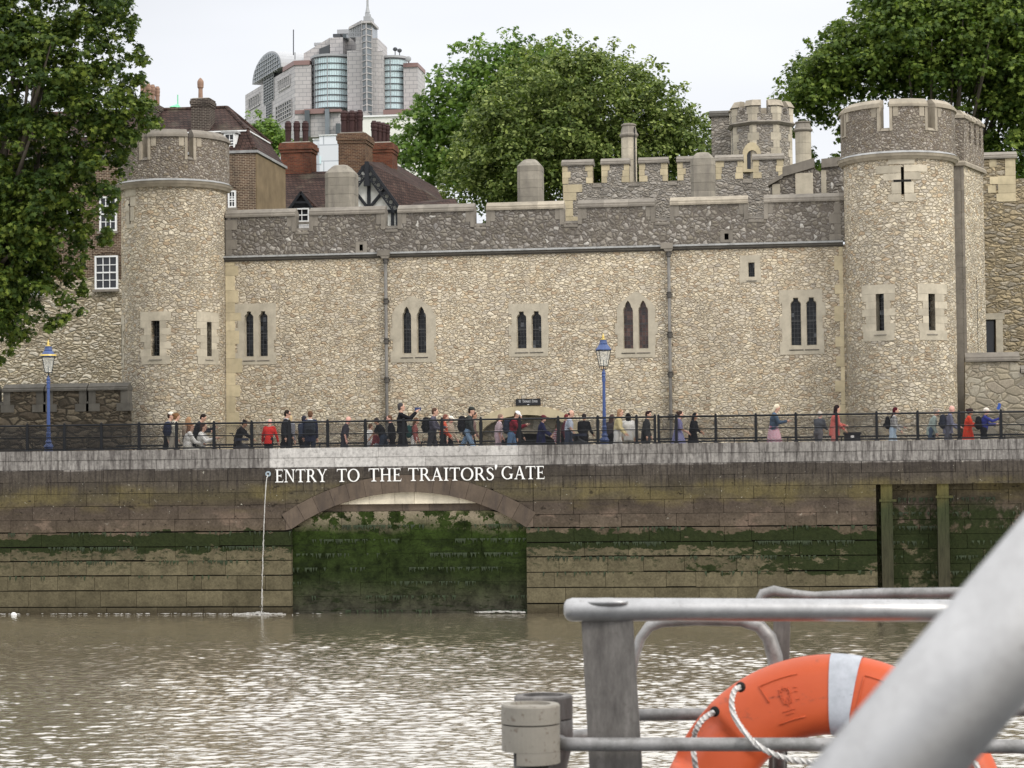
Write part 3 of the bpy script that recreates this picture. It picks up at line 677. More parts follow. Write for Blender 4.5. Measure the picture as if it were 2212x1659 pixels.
for txt, a, b, yb in (('ENTRY', 594.5, 707, 1042), ('TO', 728, 776.6, 1041), ('THE', 796.7, 866.4, 1040), ('TRAITORS', 882, 1068, 1039), ('GATE', 1083.7, 1175.8, 1035.5)):
    mb = MB(); word(mb, txt, UX(a, YL, 1030), UX(b, YL, 1030), UZ(yb, YL, a), UZ(yb - (b - a) * .008, YL, b), UZ(1010, YL, 800) - UZ(1038, YL, 800), YL)
    if txt == 'TRAITORS': 
        x = UX(1069, YL, 1010); z = UZ(1012, YL, 1070); mb.prism([(x, z + .02), (x + .03, z - .05), (x + .08, z + .07), (x + .07, z + .12), (x + .0, z + .12)], YL - .004, YL)
    mb.build('painted_word', M['letter'], quay)
# drain outlet and falling water
p = U(579.7, 1023.7, QY - .05); dr = thing('drain_outlet', (p.x, QY - .05, p.z), 'round pale iron flap outlet pouring a thin stream down the quay wall', 'drain outlet')
mb = MB(); 
def ringy(mb, cx, y, cz, r0, r1, th, n=20):
    for i in range(n):
        a, b = 2 * math.pi * i / n, 2 * math.pi * (i + 1) / n
        mb.prism([(cx + r0 * math.cos(a), cz + r0 * math.sin(a)), (cx + r1 * math.cos(a), cz + r1 * math.sin(a)), (cx + r1 * math.cos(b), cz + r1 * math.sin(b)), (cx + r0 * math.cos(b), cz + r0 * math.sin(b))], y - th, y)
ringy(mb, p.x, QY - .051, p.z, .035, .085, .04); mb.build('flange', plain('pale_blue_grey_iron', (0.30, 0.36, 0.40), .5), dr)
mb = MB(); mb.tube([(p.x, QY - .1, p.z), (p.x, QY - .02, p.z)], .036, 12); mb.build('pipe', M['void'], dr)
mb = MB(); q = U(565.7, 1322, QY - .3); rs = random.Random(4)
for k in range(4):
    pts = []; rr = []
    for i in range(46):
        t = i / 45; z = p.z - 0.03 - (p.z) * t ** 1.0
        tt = math.sqrt(t)
        x = p.x + (q.x - p.x) * tt + rs.uniform(-1, 1) * .030 * t + (k - 1.5) * .006 * (1 - t) ; y = QY - .11 - 0.22 * tt + rs.uniform(-1, 1) * .02 * t
        pts.append((x, y, z)); rr.append(max(.0015, .008 - .004 * t + rs.uniform(-1, 1) * .009 * t))
    mb.tube(pts, rr, 5)
for k in range(90):
    t = rs.random(); mb.ell((p.x + (q.x - p.x) * math.sqrt(t) + rs.gauss(0, .03) * t, QY - .15 - .18 * t, p.z * (1 - t)), rs.uniform(.004, .013), 6, 4)
foam = G('foamy_water', .35, .5); foam.b.inputs['Alpha'].default_value = .55; foam = foam.col((.66, .64, .60))
o = mb.build('water_jet', foam, dr, True)
mb = MB()
for k in range(230):
    d = abs(rs.gauss(0, .28)); a = rs.random() * 6.28; mb.ell((q.x + math.cos(a) * d * 1.6 - .1, QY - .32 + math.sin(a) * d * .5, .01 + rs.random() * .09 * max(0, 1 - d * 2)), (rs.uniform(.01, .05), rs.uniform(.01, .04), rs.uniform(.006, .02)), 6, 4)
tag(mb.build('splash_foam', foam, None, True), 'white splash where the drain stream hits the river', 'foam', kind='stuff')
mb = MB()
for k in range(150):
    x = rs.uniform(-26, q.x + .5) if k % 3 else rs.gauss(q.x - .6, 1.1); mb.ell((x, QY - .13 - abs(rs.gauss(0, .10)), .02 + rs.random() * .02), (rs.uniform(.01, .09), rs.uniform(.01, .03), rs.uniform(.003, .012)), 6, 4)
for k in range(150): 
    x = rs.uniform(0, 1); mb.ell((UX(1030 + 105 * x, QY, 1320), QY - .1 - abs(rs.gauss(0, .10)), .02 + rs.random() * .05 + .05 * x * (1 - x) * 2), (rs.uniform(.02, .08), rs.uniform(.01, .03), rs.uniform(.004, .012)), 6, 4)
tag(mb.build('waterline_foam', foam, None, True), 'pale foam and wash lapping along the foot of the quay wall', 'foam', kind='stuff')
q2 = U(27, 1327, QY - .5); b = MB(); b.ell((q2.x, QY - .4, .03), (.09, .07, .07), 12, 8); b.ell((q2.x + .07, QY - .42, .02), (.05, .05, .04), 10, 6)
tag(b.build('floating_bag', M['white'], None, True), 'small white scrap of litter floating at the foot of the quay', 'litter')
# timber fender posts at the right
for i, (xa, xb, yt, ys, lab) in enumerate(((1904, 1929, 1021, 1032, 'mossy upright timber fender post beside the quay corner'), (2026, 2051, 1024, 1020, 'greener upright timber fender post nearer the right edge'))):
    Yp = QY + .05; x0, x1 = UX(xa, Yp, 1150), UX(xb, Yp, 1150); zt_ = UZ(yt, Yp, xa)
    t = thing('fender_post', ((x0 + x1) / 2, Yp, 0), lab, 'fender post', 'timber fender posts')
    mb = MB(); zz = -0.5; n = 8
    mb.prismz([(x0, Yp), (x1, Yp), (x1, Yp + .36), (x0, Yp + .36)], -.5, zt_ - .1); mb.prismz([(x0, Yp), (x1, Yp), (x1, Yp + .36), (x0, Yp + .36)], zt_ - .1, zt_, top=[(x0 + .04, Yp + .05), (x1 - .04, Yp + .05), (x1 - .04, Yp + .3), (x0 + .04, Yp + .3)])
    mb.build('post', M['timberq'], t)
    zb2 = UZ(1118 - 20 * i if i else 1081, Yp, xa) if False else UZ(1081 if i == 0 else 1073, Yp, xa)
    mb = MB(); mb.box(x0 - .05, x1 + .12, Yp - .025, Yp + .03, zb2 - .04, zb2 + .03); mb.build('strap', M['timberq'], t)

# ------------------------------------------------------------------ quay railing
RY = QY + 0.22
posts = [-40, 107.6, 254, 399.4, 547.5, 694.8, 842.3, 991, 1139.5, 1290, 1438.4, 1589.3, 1739.7, 1893, 2046.2, 2198, 2353.4, 2506.2, 2579, 2593, 2662.7, 2818, 2976.1, 3133.5, 3294, 3451.8, 3613.2, 3776.2, 3941.3, 4110]
zt_ = UZ(1669.3 / 1.8228, RY, 384) - 0; zmid = UZ(1716.8 / 1.8228, RY, 384); zlo = ZC + 0.06
def railing(ps, label):
    xs = [UX(p / 1.8228, RY, 917) for p in ps]
    t = thing('quay_railing', ((xs[0] + xs[-1]) / 2, RY, ZC), label, 'railing', 'railings along the quay edge')
    mb = MB(); 
    mb.tube([(xs[0], RY, zt_), (xs[-1], RY, zt_)], .030, 8); mb.build('top_rail', M['fence'], t, True)
    mb = MB(); mb.tube([(xs[0], RY, zmid), (xs[-1], RY, zmid)], .020, 8); mb.build('middle_rail', M['fence'], t, True)
    mb = MB(); mb.tube([(xs[0], RY, zlo), (xs[-1], RY, zlo)], .018, 8); mb.build('bottom_rail', M['fence'], t, True)
    for x in xs:
        mb = MB(); w = .040
        mb.box(x - w, x + w, RY - .025, RY + .035, ZC - .02, zt_ + .045); mb.lathe(x, RY, [(.03, zt_ + .045), (.034, zt_ + .06), (.02, zt_ + .08), (0.001, zt_ + .085)], 8)
        mb.box(x - .07, x + .07, RY - .06, RY + .07, ZC, ZC + .02); mb.build('post', M['fence'], t)
    def seg(mb, x0, x1, z0, z1, p=.052, r=.0044):
        for s in (1, -1):
            n0 = int((x0 - z1) / p) - 2; 
            lo = (x0 - z1 if s > 0 else x0 + z0); hi = (x1 - z0 if s > 0 else x1 + z1); k = math.ceil(lo / p)
            while k * p < hi:
                c = k * p      # x = c + s*z
                za = (x0 - c) * s; zb_ = (x1 - c) * s
                a, b = max(z0, min(za, zb_)), min(z1, max(za, zb_))
                if b - a > .01: 
                    y = RY + .004 * s
                    mb.bar((c + s * a, y, a), (c + s * b, y, b), r * 2, r * 2, .5)
                k += 1
    for i in range(len(xs) - 1):
        a, b = xs[i] + .05, xs[i + 1] - .05
        if b - a < .2: continue
        mb = MB(); seg(mb, a, b, zmid + .05, zt_ - .07); seg(mb, a, b, zlo + .04, zmid - .04)
        for (c, d) in ((zmid + .045, zt_ - .065), (zlo + .035, zmid - .035)):
            for q_ in ((a, c, b, c), (a, d, b, d), (a, c, a, d), (b, c, b, d)): mb.bar((q_[0], RY, q_[1]), (q_[2], RY, q_[3]), .010)
        mb.build('mesh_panel', M['fence'], t)
railing(posts[:19], 'long black railing with wire mesh left of the narrow gap, standing on the quay coping')
railing(posts[19:], 'shorter black mesh railing right of the narrow gap, standing on the quay coping')
cb = MB(); pts = []; x = -34; rs = random.Random(2)
while x < 14: pts.append((x, QY + .10 + rs.uniform(-.02, .02), ZC + .018 + rs.uniform(0, .02))); x += .6
cb.tube(pts, .014, 6); tag(cb.build('loose_cable', M['black'], None, True), 'thin black cable lying along the foot of the quay railing', 'cable')

# ------------------------------------------------------------------ lamps
def lamp(px, pyb, pyt, Y, label):
    p = U(px, pyb, Y); H = UZ(pyt, Y, px) - ZG; t = thing('street_lamp', (p.x, Y, ZG), label, 'street lamp', 'blue street lamps on the wharf')
    x = p.x; s = H / 4.75; z = ZG
    S = lambda a: [(r * s, z + h * s) for r, h in a]
    mb = MB(); mb.lathe(x, Y, S([(.20, 0), (.20, .55), (.165, .60), (.175, .64), (.15, .70), (.19, .78), (.15, .86), (.10, .92), (.13, .96), (.085, 1.05), (.085, 1.25), (.10, 1.28), (.072, 1.34), (.062, 2.0), (.055, 3.0), (.07, 3.02), (.062, 3.2), (.08, 3.24), (.062, 3.3), (.082, 3.36), (.05, 3.42), (.03, 3.5)]), 14); mb.build('post', M['lampblue'], t, False)
    mb = MB(); zb_, zt2 = z + 3.62 * s, z + 4.22 * s; rb, rt2 = .135 * s, .245 * s
    cor = lambda r, zz: [(x + r * math.cos(R(45 + 90 * i + 20)), Y + r * math.sin(R(45 + 90 * i + 20)), zz) for i in range(4)]
    A, B = cor(rb * 1.35, zb_), cor(rt2 * 1.35, zt2)
    for i in range(4):
        mb.tube([A[i], B[i]], .013 * s, 6); mb.tube([A[i], A[(i + 1) % 4]], .012 * s, 6); mb.tube([B[i], B[(i + 1) % 4]], .022 * s, 6)
        m1 = [(A[i][k] + A[(i + 1) % 4][k]) / 2 for k in range(3)]; m2 = [(B[i][k] + B[(i + 1) % 4][k]) / 2 for k in range(3)]
        d = Vector((A[i][0] - x, A[i][1] - Y, 0)) * 1.1; mb.tube([(x, Y, z + 3.45 * s), (x + d.x * .8, Y + d.y * .8, z + 3.50 * s), (x + d.x, Y + d.y, zb_)], .012 * s, 6)
    mb.tube([(x, Y, z + 3.5 * s), (x, Y, zb_ + .25 * s)], .02 * s, 6)
    mb.build('lantern_frame', M['fence'], t)
    mb = MB()
    for i in range(4): j = (i + 1) % 4; mb.add([A[i], A[j], B[j], B[i]], [(0, 1, 2, 3)])
    mb.build('lantern_glass', M['lglass'], t)
    mb = MB(); mb.lathe(x, Y, S([(.30, 4.22), (.31, 4.25), (.25, 4.33), (.19, 4.42), (.15, 4.46), (.17, 4.48), (.15, 4.50), (.13, 4.58), (.145, 4.60), (.11, 4.62)]), 12); mb.build('lantern_hood', M['lampbl2'], t)
    mb = MB(); mb.lathe(x, Y, S([(.09, 4.62), (.10, 4.66), (.03, 4.68), (.05, 4.72), (.045, 4.76), (.012, 4.86), (.002, 4.89)]), 8)
    mb.build('finial', M['gold'], t, True)
    if px < 500:
        mb = MB(); mb.lathe(x, Y, S([(.30, 4.25), (.315, 4.25), (.30, 4.31), (.285, 4.31)]), 16); mb.build('gilt_crest', M['gold'], t)
lamp(105, 970, 741, 66.95, 'blue lamp post with gilt finial in front of the dark moat wall')
lamp(1306, 957, 727, 66.95, 'blue lamp post standing before the middle of the tower wall, left of the railing gap')

# ------------------------------------------------------------------ St Thomas tower (river side gate tower)
tower = thing('castle_tower', (UX(1150, WY), WY, 2.0), 'broad pale ragstone castle tower with two round corner turrets and twin lancet windows', 'castle tower')
def wx(x, Y=WY, y=800): return UX(x, Y, y)
def wz(y, x, Y=WY): return UZ(y, Y, x)
TX0, TX1 = wx(486), wx(1826)
ZSTR = (wz(558, 640) + wz(527, 1750)) / 2          # top of the string course
def zone(px, x): return wz(px, x)
def windows_spec():
    W = []
    W.append(dict(k='sq', l=[(528.2, 547.5), (558.8, 578.1)], y=(672.5, 770.7), s=(507.9, 596.6, 655.5, 787.6), g='glass'))
    W.append(dict(k='pt', l=[(868.9, 888.2), (900.1, 920.4)], y=(662, 763.8), s=(843, 941.8, 638.8, 782.6), g='glass'))
    W.append(dict(k='sq', l=[(1115.9, 1137), (1148, 1169.4)], y=(672.5, 752.8), s=(1098.9, 1189.6, 655.5, 769.8), g='glass'))
    W.append(dict(k='pt', l=[(1345.9, 1367.6), (1378.9, 1400.3)], y=(648.7, 753.7), s=(1328.6, 1420.9, 629.3, 772.2), g='glassb'))
    W.append(dict(k='sq', l=[(1708, 1731), (1742, 1764.5)], y=(642.7, 746.8), s=(1683.7, 1783.8, 625.6, 765.7), g='glass'))
    W.append(dict(k='small', l=[(1618.2, 1632.1)], y=(566.8, 598), s=(1598.8, 1645.8, 551.4, 610), g='glassg'))
    return W
def stepped(x0, x1, z0, z1, rs, n=5, amp=.12):
    L = []; 
    zs = [z0 + (z1 - z0) * i / n for i in range(n + 1)]
    left = []; right = []
    for i in range(n):
        o = amp * (i % 2) * rs.uniform(.5, 1); o2 = amp * ((i + 1) % 2 if rs.random() < .5 else i % 2) * rs.uniform(.5, 1)
        left += [(x0 + o, zs[i]), (x0 + o, zs[i + 1])]; right += [(x1 - o2, zs[i]), (x1 - o2, zs[i + 1])]
    return right + left[::-1]
def light_shape(kind, a, b, z0, z1):
    w = b - a; m = (a + b) / 2
    if kind == 'sq':     # shouldered head
        return [(a, z0), (b, z0), (b, z1 - w * .55), (b - w * .10, z1 - w * .40), (b - w * .26, z1 - w * .28), (b - w * .26, z1), (a + w * .26, z1), (a + w * .26, z1 - w * .28), (a + w * .10, z1 - w * .40), (a, z1 - w * .55)]
    if kind == 'pt':
        return [(a, z0), (b, z0), (b, z1 - w * 1.0), (b - w * .06, z1 - w * .78), (b - w * .20, z1 - w * .62), (b - w * .20, z1 - w * .5), (b - w * .30, z1 - w * .25), (m, z1), (a + w * .30, z1 - w * .25), (a + w * .20, z1 - w * .5), (a + w * .20, z1 - w * .62), (a + w * .06, z1 - w * .78), (a, z1 - w * 1.0)]
    return [(a, z0), (b, z0), (b, z1), (a, z1)]
holes = []; WS = windows_spec(); rs = random.Random(11)
for w in WS:
    sx0, sx1 = wx(w['s'][0], y=700), wx(w['s'][1], y=700); xm = (w['s'][0] + w['s'][1]) / 2
    sz1, sz0 = wz(w['s'][2], xm), wz(w['s'][3], xm)
    if w['k'] == 'pt':
        zq = sz0 + (sz1 - sz0) * .70; xm_ = (sx0 + sx1) / 2; o = stepped(sx0, sx1, sz0, zq, rs, 4, .13)
        xs_ = [q for q in o]; n = len(o) // 2
        top = [(sx1 - .06, zq + .05), (sx1 - .22, zq + (sz1 - zq) * .45), (xm_ + .12, sz1 - .05), (xm_, sz1), (xm_ - .12, sz1 - .05), (sx0 + .22, zq + (sz1 - zq) * .45), (sx0 + .06, zq + .05)]
        outer = o[:n] + top + o[n:]
    else:
        outer = stepped(sx0, sx1, sz0, sz1, rs, 5 if w['k'] == 'sq' else 2, .12 if w['k'] == 'sq' else .05)
    holes.append(outer); w['outer'] = outer; w['xm'] = xm; w['box'] = (sx0, sx1, sz0, sz1)
# low water arch at the foot
acx = wx(1137, y=880); aw = (wx(1250, y=890) - wx(1024, y=890)) / 2; az0 = wz(945, 1143); azt = wz(896, 1143)
def arcpoly(cx, hw, z0, zt_, n=14, zb=None):
    zb = z0 if zb is None else zb
    return [(cx - hw, zb)] + [(cx - hw * math.cos(math.pi * i / n), z0 + (zt_ - z0) * math.sin(math.pi * i / n)) for i in range(n + 1)] + [(cx + hw, zb)]
ai = arcpoly(acx, aw * .90, az0, azt, zb=2.02); ao = arcpoly(acx, aw * 1.1, az0, azt + .36, zb=2.02)
PZ = [(0, 0)]
wallpoly = [(TX0, 2.02 - .02), (TX1 + .8, 2.0), (TX1 + .8, ZSTR - .02), (TX0, ZSTR - .02)]
mb = MB(); plate(mb, wallpoly, holes + [[(x, max(z, 2.05)) for x, z in ao]], WY, WY + .9); mb.build('river_wall', M['wall'], tower)
mb = MB(); mb.box(TX0, TX1, WY + .91, WY + 1.3, 2.0, ZSTR - .05); mb.build('wall_core', M['void'], tower)
mb = MB(); plate(mb, [(x, max(z, 2.055)) for x, z in ao], [[(x, max(z, 2.1)) for x, z in ai]], WY - .02, WY + .8); mb.build('gate_arch', M['dressy'], tower)
mb = MB(); i2 = arcpoly(acx, aw * .66, az0 - .5, azt - .72, zb=2.02)
plate(mb, [(x, max(z, 2.1)) for x, z in ai], [[(x, max(z, 2.15)) for x, z in i2]], WY + .45, WY + .9); mb.build('inner_gate_arch', M['lowwall'], tower)
for wi, w in enumerate(WS):
    win = MB(); sx0, sx1, sz0, sz1 = w['box']; rsd = random.Random(wi)
    shapes = [light_shape(w['k'], wx(a, y=700), wx(b, y=700), wz(w['y'][1], w['xm']), wz(w['y'][0], w['xm'])) for a, b in w['l']]
    plate(win, w['outer'], shapes, WY - .018, WY + .42, .3)
    wo_ = win.build('window', M['dress'], tower)
    # chamfered sub-frame
    fr = MB()
    for s_, (a, b) in zip(shapes, w['l']):
        cxm = sum(p[0] for p in s_) / len(s_); czm = sum(p[1] for p in s_) / len(s_)
        inner = [(cxm + (x - cxm) * .90, czm + (z - czm) * .975) for x, z in s_]
        plate(fr, s_, [inner], WY + .17, WY + .30)
    fr.build('light_frame', M['dress'], wo_)
    gb = MB()
    for s_ in shapes:
        x0, x1 = min(p[0] for p in s_), max(p[0] for p in s_); z0, z1 = min(p[1] for p in s_), max(p[1] for p in s_)
        gb.prism(s_, WY + .262, WY + .27)
    for s_ in shapes:
        x0, x1 = min(p[0] for p in s_), max(p[0] for p in s_); z0, z1 = min(p[1] for p in s_), max(p[1] for p in s_) - (x1 - x0) * .62 * (w['k'] != 'small'); n = max(2, int((z1 - z0) / .16)); rp_ = random.Random(int(x0 * 100))
        for k in range(n):
            for j in range(3):
                a_, b_ = x0 + (x1 - x0) * j / 3 + .004, x0 + (x1 - x0) * (j + 1) / 3 - .004; c_, d_ = z0 + (z1 - z0) * k / n + .004, z0 + (z1 - z0) * (k + 1) / n - .004; ty = rp_.uniform(-.006, .006)
                gb.add([(a_, WY + .258 + ty, c_), (b_, WY + .258 - ty, c_), (b_, WY + .258 - ty * .5, d_), (a_, WY + .258 + ty, d_)], [(0, 1, 2, 3)], rp_.random() ** 1.5)
    gb.build('pane', M['panesb' if w['g'] == 'glassb' else 'panes'], wo_)
    lb = MB()
    for s_ in shapes:
        x0, x1 = min(p[0] for p in s_), max(p[0] for p in s_); z0, z1 = min(p[1] for p in s_), max(p[1] for p in s_)
        for k in range(1, 3): xx = x0 + (x1 - x0) * k / 3; lb.box(xx - .006, xx + .006, WY + .25, WY + .26, z0, z1 - (x1 - x0) * .3)
        n = int((z1 - z0) / .16)
        for k in range(1, n): zz = z0 + (z1 - z0) * k / n; lb.box(x0, x1, WY + .248, WY + .258, zz - .006, zz + .006)
        if w['k'] != 'small':
            zz = z0 + (z1 - z0) * .52; lb.box(x0, x1, WY + .235, WY + .262, zz - .018, zz + .018)
    lb.build('leading', M['leadbar'], wo_)
    sb = MB()
    for a, b in w['l']:
        x0, x1 = wx(a, y=700) - .07, wx(b, y=700) + .07; z = wz(w['y'][1], w['xm'])
        sb.add([(x0, WY - .05, z - .15), (x1, WY - .05, z - .15), (x1 - .07, WY + .24, z + .012), (x0 + .07, WY + .24, z + .012), (x0, WY - .019, z - .19), (x1, WY - .019, z - .19)], [(0, 1, 2, 3), (4, 5, 1, 0), (0, 3, 4), (1, 5, 2)])
    sb.build('sill', M['cope'], wo_)
# holes with dark backs in the parapet come with the parapet
PX0, PX1 = wx(489), wx(1822) + .9
ZP0 = ZSTR + .13; ZMT = (wz(447, 640) + wz(417, 1750)) / 2; ZG2 = ZMT - .80; CH = .34
PY = WY + .02
mer = [(489, 635.3), (670.4, 828.7), (861.4, 1021.8), (1052.8, 1214.9), (1250.6, 1411.3), (1450, 1612.8), (1652.8, 1824)]
pts = [(PX0, ZP0)]; top = []
for a, b in mer: top += [(wx(a, PY, 460), ZG2 - .12), (wx(a, PY, 460), ZMT - CH), (wx(b, PY, 440), ZMT - CH), (wx(b, PY, 440), ZG2 - .12)]
top[0] = (PX0, ZP0); top = top[1:]; top[-1] = (PX1, ZP0); top[-2] = (PX1, ZMT - CH)
hs = []
for a, b, y0, y1 in ((776.6, 784, 528.2, 541.5), (1565.2, 1574.1, 504.4, 517.7)): hs.append(rect(wx(a, PY, 530), wx(b, PY, 530), wz(y1, a), wz(y0, a)))
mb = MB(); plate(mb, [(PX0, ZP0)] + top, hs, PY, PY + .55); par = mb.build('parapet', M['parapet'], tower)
for h in hs:
    x0, x1, z0, z1 = h[0][0], h[1][0], h[0][1], h[2][1]
    mb = MB(); plate(mb, rect(x0 - .16, x1 + .16, z0 - .10, z1 + .12), [h], PY - .012, PY + .3); mb.build('vent_surround', M['cope'], par)
    mb = MB(); mb.box(x0 - .02, x1 + .02, PY + .31, PY + .33, z0 - .02, z1 + .02); mb.build('vent_back', M['void'], par)
def coping(mb, x0, x1, Y0, Y1, z, h, over=.07, endl=False, endr=False, c=None):     # saddleback coping with roll moulding
    prof = [(Y0 - over, z), (Y0 - over, z + h * .22), (Y0 - over * .35, z + h * .34), (Y0 - over * .35, z + h * .50), (Y0 + .02, z + h * .58), (Y0 + (Y1 - Y0) * .5, z + h), (Y1 + over, z + h * .3), (Y1 + over, z)]
    n = len(prof); vs = [(x0, y, zz) for y, zz in prof] + [(x1, y, zz) for y, zz in prof]
    mb.add(vs, [tuple(range(n)), tuple(range(2 * n - 1, n - 1, -1))] + [(i + n, (i + 1) % n + n, (i + 1) % n, i) for i in range(n)], c)
for i, (a, b) in enumerate(mer):
    x0, x1 = (PX0 if i == 0 else wx(a, PY, 460)), (PX1 if i == 6 else wx(b, PY, 440)); t = MB()
    n = max(2, int((x1 - x0) / .9))
    for k in range(n): coping(t, x0 - (.05 if k == 0 and i else 0) + (x1 - x0) * k / n, x0 + (x1 - x0) * (k + 1) / n - (.004 if k < n - 1 else -.05 * (i < 6)), PY, PY + .55, ZMT - CH, CH)
    t.build('merlon_coping', M['copel' if i in (3, 5) else 'cope'], par)
    for xx, s in ((x0, 1), (x1, -1)):
        if (i == 0 and s > 0) or (i == 6 and s < 0): continue
        gp = MB(); xa, xb = (xx - .05, xx + .11) if s > 0 else (xx - .11, xx + .05)
        gp.box(xa, xb, PY - .03, PY + .56, ZG2 - .17, ZMT - CH - .003)
        gp.box(xx + .113 if s > 0 else xx - .30, xx + .30 if s > 0 else xx - .113, PY - .014, PY + .3, ZMT - CH - .42, ZMT - CH - .003)
        gp.build('crenel_jamb', M['cope'], par)
    if i < 6:
        xn = wx(mer[i + 1][0], PY, 450); t = MB(); coping(t, x1 + .052, xn - .052, PY + .02, PY + .54, ZG2 - .28, .28, .05); t.build('crenel_sill', M['cope'], par)
# string course
mb = MB(); mb.box(TX0 - .02, TX1, WY - .16, WY + .5, ZSTR + .05, ZSTR + .12); mb.build('lead_string_course', M['lead'], tower)
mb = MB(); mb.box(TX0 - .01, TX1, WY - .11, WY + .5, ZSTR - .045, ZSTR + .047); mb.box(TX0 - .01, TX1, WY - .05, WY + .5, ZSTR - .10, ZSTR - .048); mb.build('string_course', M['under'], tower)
# quoins
rsq = random.Random(3)
for side, xe, w0 in ((1, TX0, .36), (-1, TX1, .14)):
    z = 2.0; k = 0; mb = MB()
    while z < ZSTR - .12:
        h = rsq.uniform(.3, .62); z2 = min(z + h, ZSTR - .11); w = w0 + (.30 if k % 2 else .02) * rsq.uniform(.5, 1)
        x0, x1 = (xe + .05, xe + .05 + w) if side > 0 else (xe - w - .02, xe - .02)
        mb.box(x0, x1, WY - .022 - rsq.uniform(0, .004), WY + .2, z, z2 - .008, rsq.random()); z = z2; k += 1
    mb.build('quoins', M['dressy'], tower)
mb = MB(); mb2 = MB(); z = ZP0 + .02; k = 0
while z < ZMT - CH - .1:
    h = rsq.uniform(.25, .4); z2 = min(z + h, ZMT - CH - .02)
    mb.box(PX0, PX0 + .25 + .22 * (k % 2), PY - .02, PY + .3, z, z2 - .008); mb2.box(PX1 - 1.15 - .2 * ((k + 1) % 2), PX1 - .9, PY - .02, PY + .3, z, z2 - .008); z = z2; k += 1
mb.build('parapet_quoins', M['cope'], tower); mb2.build('parapet_quoins', M['cope'], tower)
# drainpipes
for px in (835.5, 1447):
    x = wx(px, y=700); mb = MB(); mb.tube([(x, WY - .13, 2.1), (x, WY - .13, ZSTR - .12)], .065, 10); dp = mb.build('drainpipe', M['pipe'], tower, True)
    mb = MB(); mb.box(x - .20 - (.12 if px < 1000 else .1), x + .17, WY - .26, WY - .02, ZSTR - .03, ZSTR + .19); mb.prism([(x - .12, ZSTR - .14), (x + .12, ZSTR - .14), (x + .17, ZSTR - .034), (x - .2, ZSTR - .034)], WY - .24, WY - .02); mb.build('hopper', M['cope'], dp)
    for py in ((562, 650, 736, 820, 905) if px < 1000 else (548, 636, 722, 808, 900)):
        z = wz(py, px); mb = MB(); mb.lathe(x, WY - .13, [(.085, z - .13), (.11, z - .12), (.11, z - .09), (.085, z - .08), (.085, z + .05), (.11, z + .06), (.11, z + .09), (.085, z + .10)], 10); mb.box(x - .12, x + .12, WY - .10, WY - .003, z - .03, z + .03); mb.build('collar', M['pipe2'], dp)
# sign
p0 = U(1114, 862, WY); p1 = U(1168, 876, WY)
sx0, sx1, sz0, sz1 = wx(1114.6, y=870), wx(1168, y=870), wz(875.5, 1140), wz(861.5, 1140)
sg = thing('wall_sign', ((sx0 + sx1) / 2, WY - .05, sz0), 'small black name board on the tower wall above the low arch', 'sign')
mb = MB(); mb.box(sx0, sx1, WY - .06, WY - .022, sz0, sz1); mb.build('board', M['black'], sg)
mb = MB(); h = (sz1 - sz0) * .42; zt_ = sz0 + (sz1 - sz0) * .42; w = sx1 - sx0
word(mb, 'ST', sx0 + w * .12, sx0 + w * .21, zt_, zt_, h, WY - .061, .004, small=(1,)); word(mb, "THOMA'S", sx0 + w * .27, sx0 + w * .62, zt_, zt_, h, WY - .061, .004, small=(1, 2, 3, 4, 6)) if False else word(mb, "THOMAS'S", sx0 + w * .27, sx0 + w * .62, zt_, zt_, h, WY - .061, .004, small=(1, 2, 3, 4, 5, 7)); word(mb, 'TOWER', sx0 + w * .66, sx0 + w * .88, zt_, zt_, h, WY - .061, .004, small=(1, 2, 3, 4))
mb.box(sx0 + w * .47, sx0 + w * .54, WY - .064, WY - .06, sz0 + .02, sz0 + .04)
mb.build('sign_lettering', M['signw'], sg)

# round corner turrets
def ringgrid(mb, cx, cy, r, a0, a1, z0, z1, hol, depth=.35, da=R(3)):
    al = list(np.arange(a0, a1, da)) + [a1]; zl_ = [z0, z1]
    for h in hol: al += [h[0], h[1]]; zl_ += [h[2], h[3]]
    al = sorted(set(round(a, 5) for a in al)); zl_ = sorted(set(round(z, 4) for z in zl_))
    P = lambda a, z, rr: (cx + rr * math.sin(a), cy - rr * math.cos(a), z)
    for i in range(len(al) - 1):
        for j in range(len(zl_) - 1):
            am, zm_ = (al[i] + al[i + 1]) / 2, (zl_[j] + zl_[j + 1]) / 2
            if any(h[0] < am < h[1] and h[2] < zm_ < h[3] for h in hol): continue
            mb.add([P(al[i], zl_[j], r), P(al[i + 1], zl_[j], r), P(al[i + 1], zl_[j + 1], r), P(al[i], zl_[j + 1], r)], [(0, 1, 2, 3)], .5)
    for h in hol:
        for (a, b, c, d) in ((h[0], h[0], h[2], h[3]), (h[1], h[1], h[2], h[3])):
            mb.add([P(a, c, r), P(a, d, r), P(a, d, r - depth), P(a, c, r - depth)], [(0, 1, 2, 3)])
        for z in (h[2], h[3]): mb.add([P(h[0], z, r), P(h[1], z, r), P(h[1], z, r - depth), P(h[0], z, r - depth)], [(0, 1, 2, 3)])
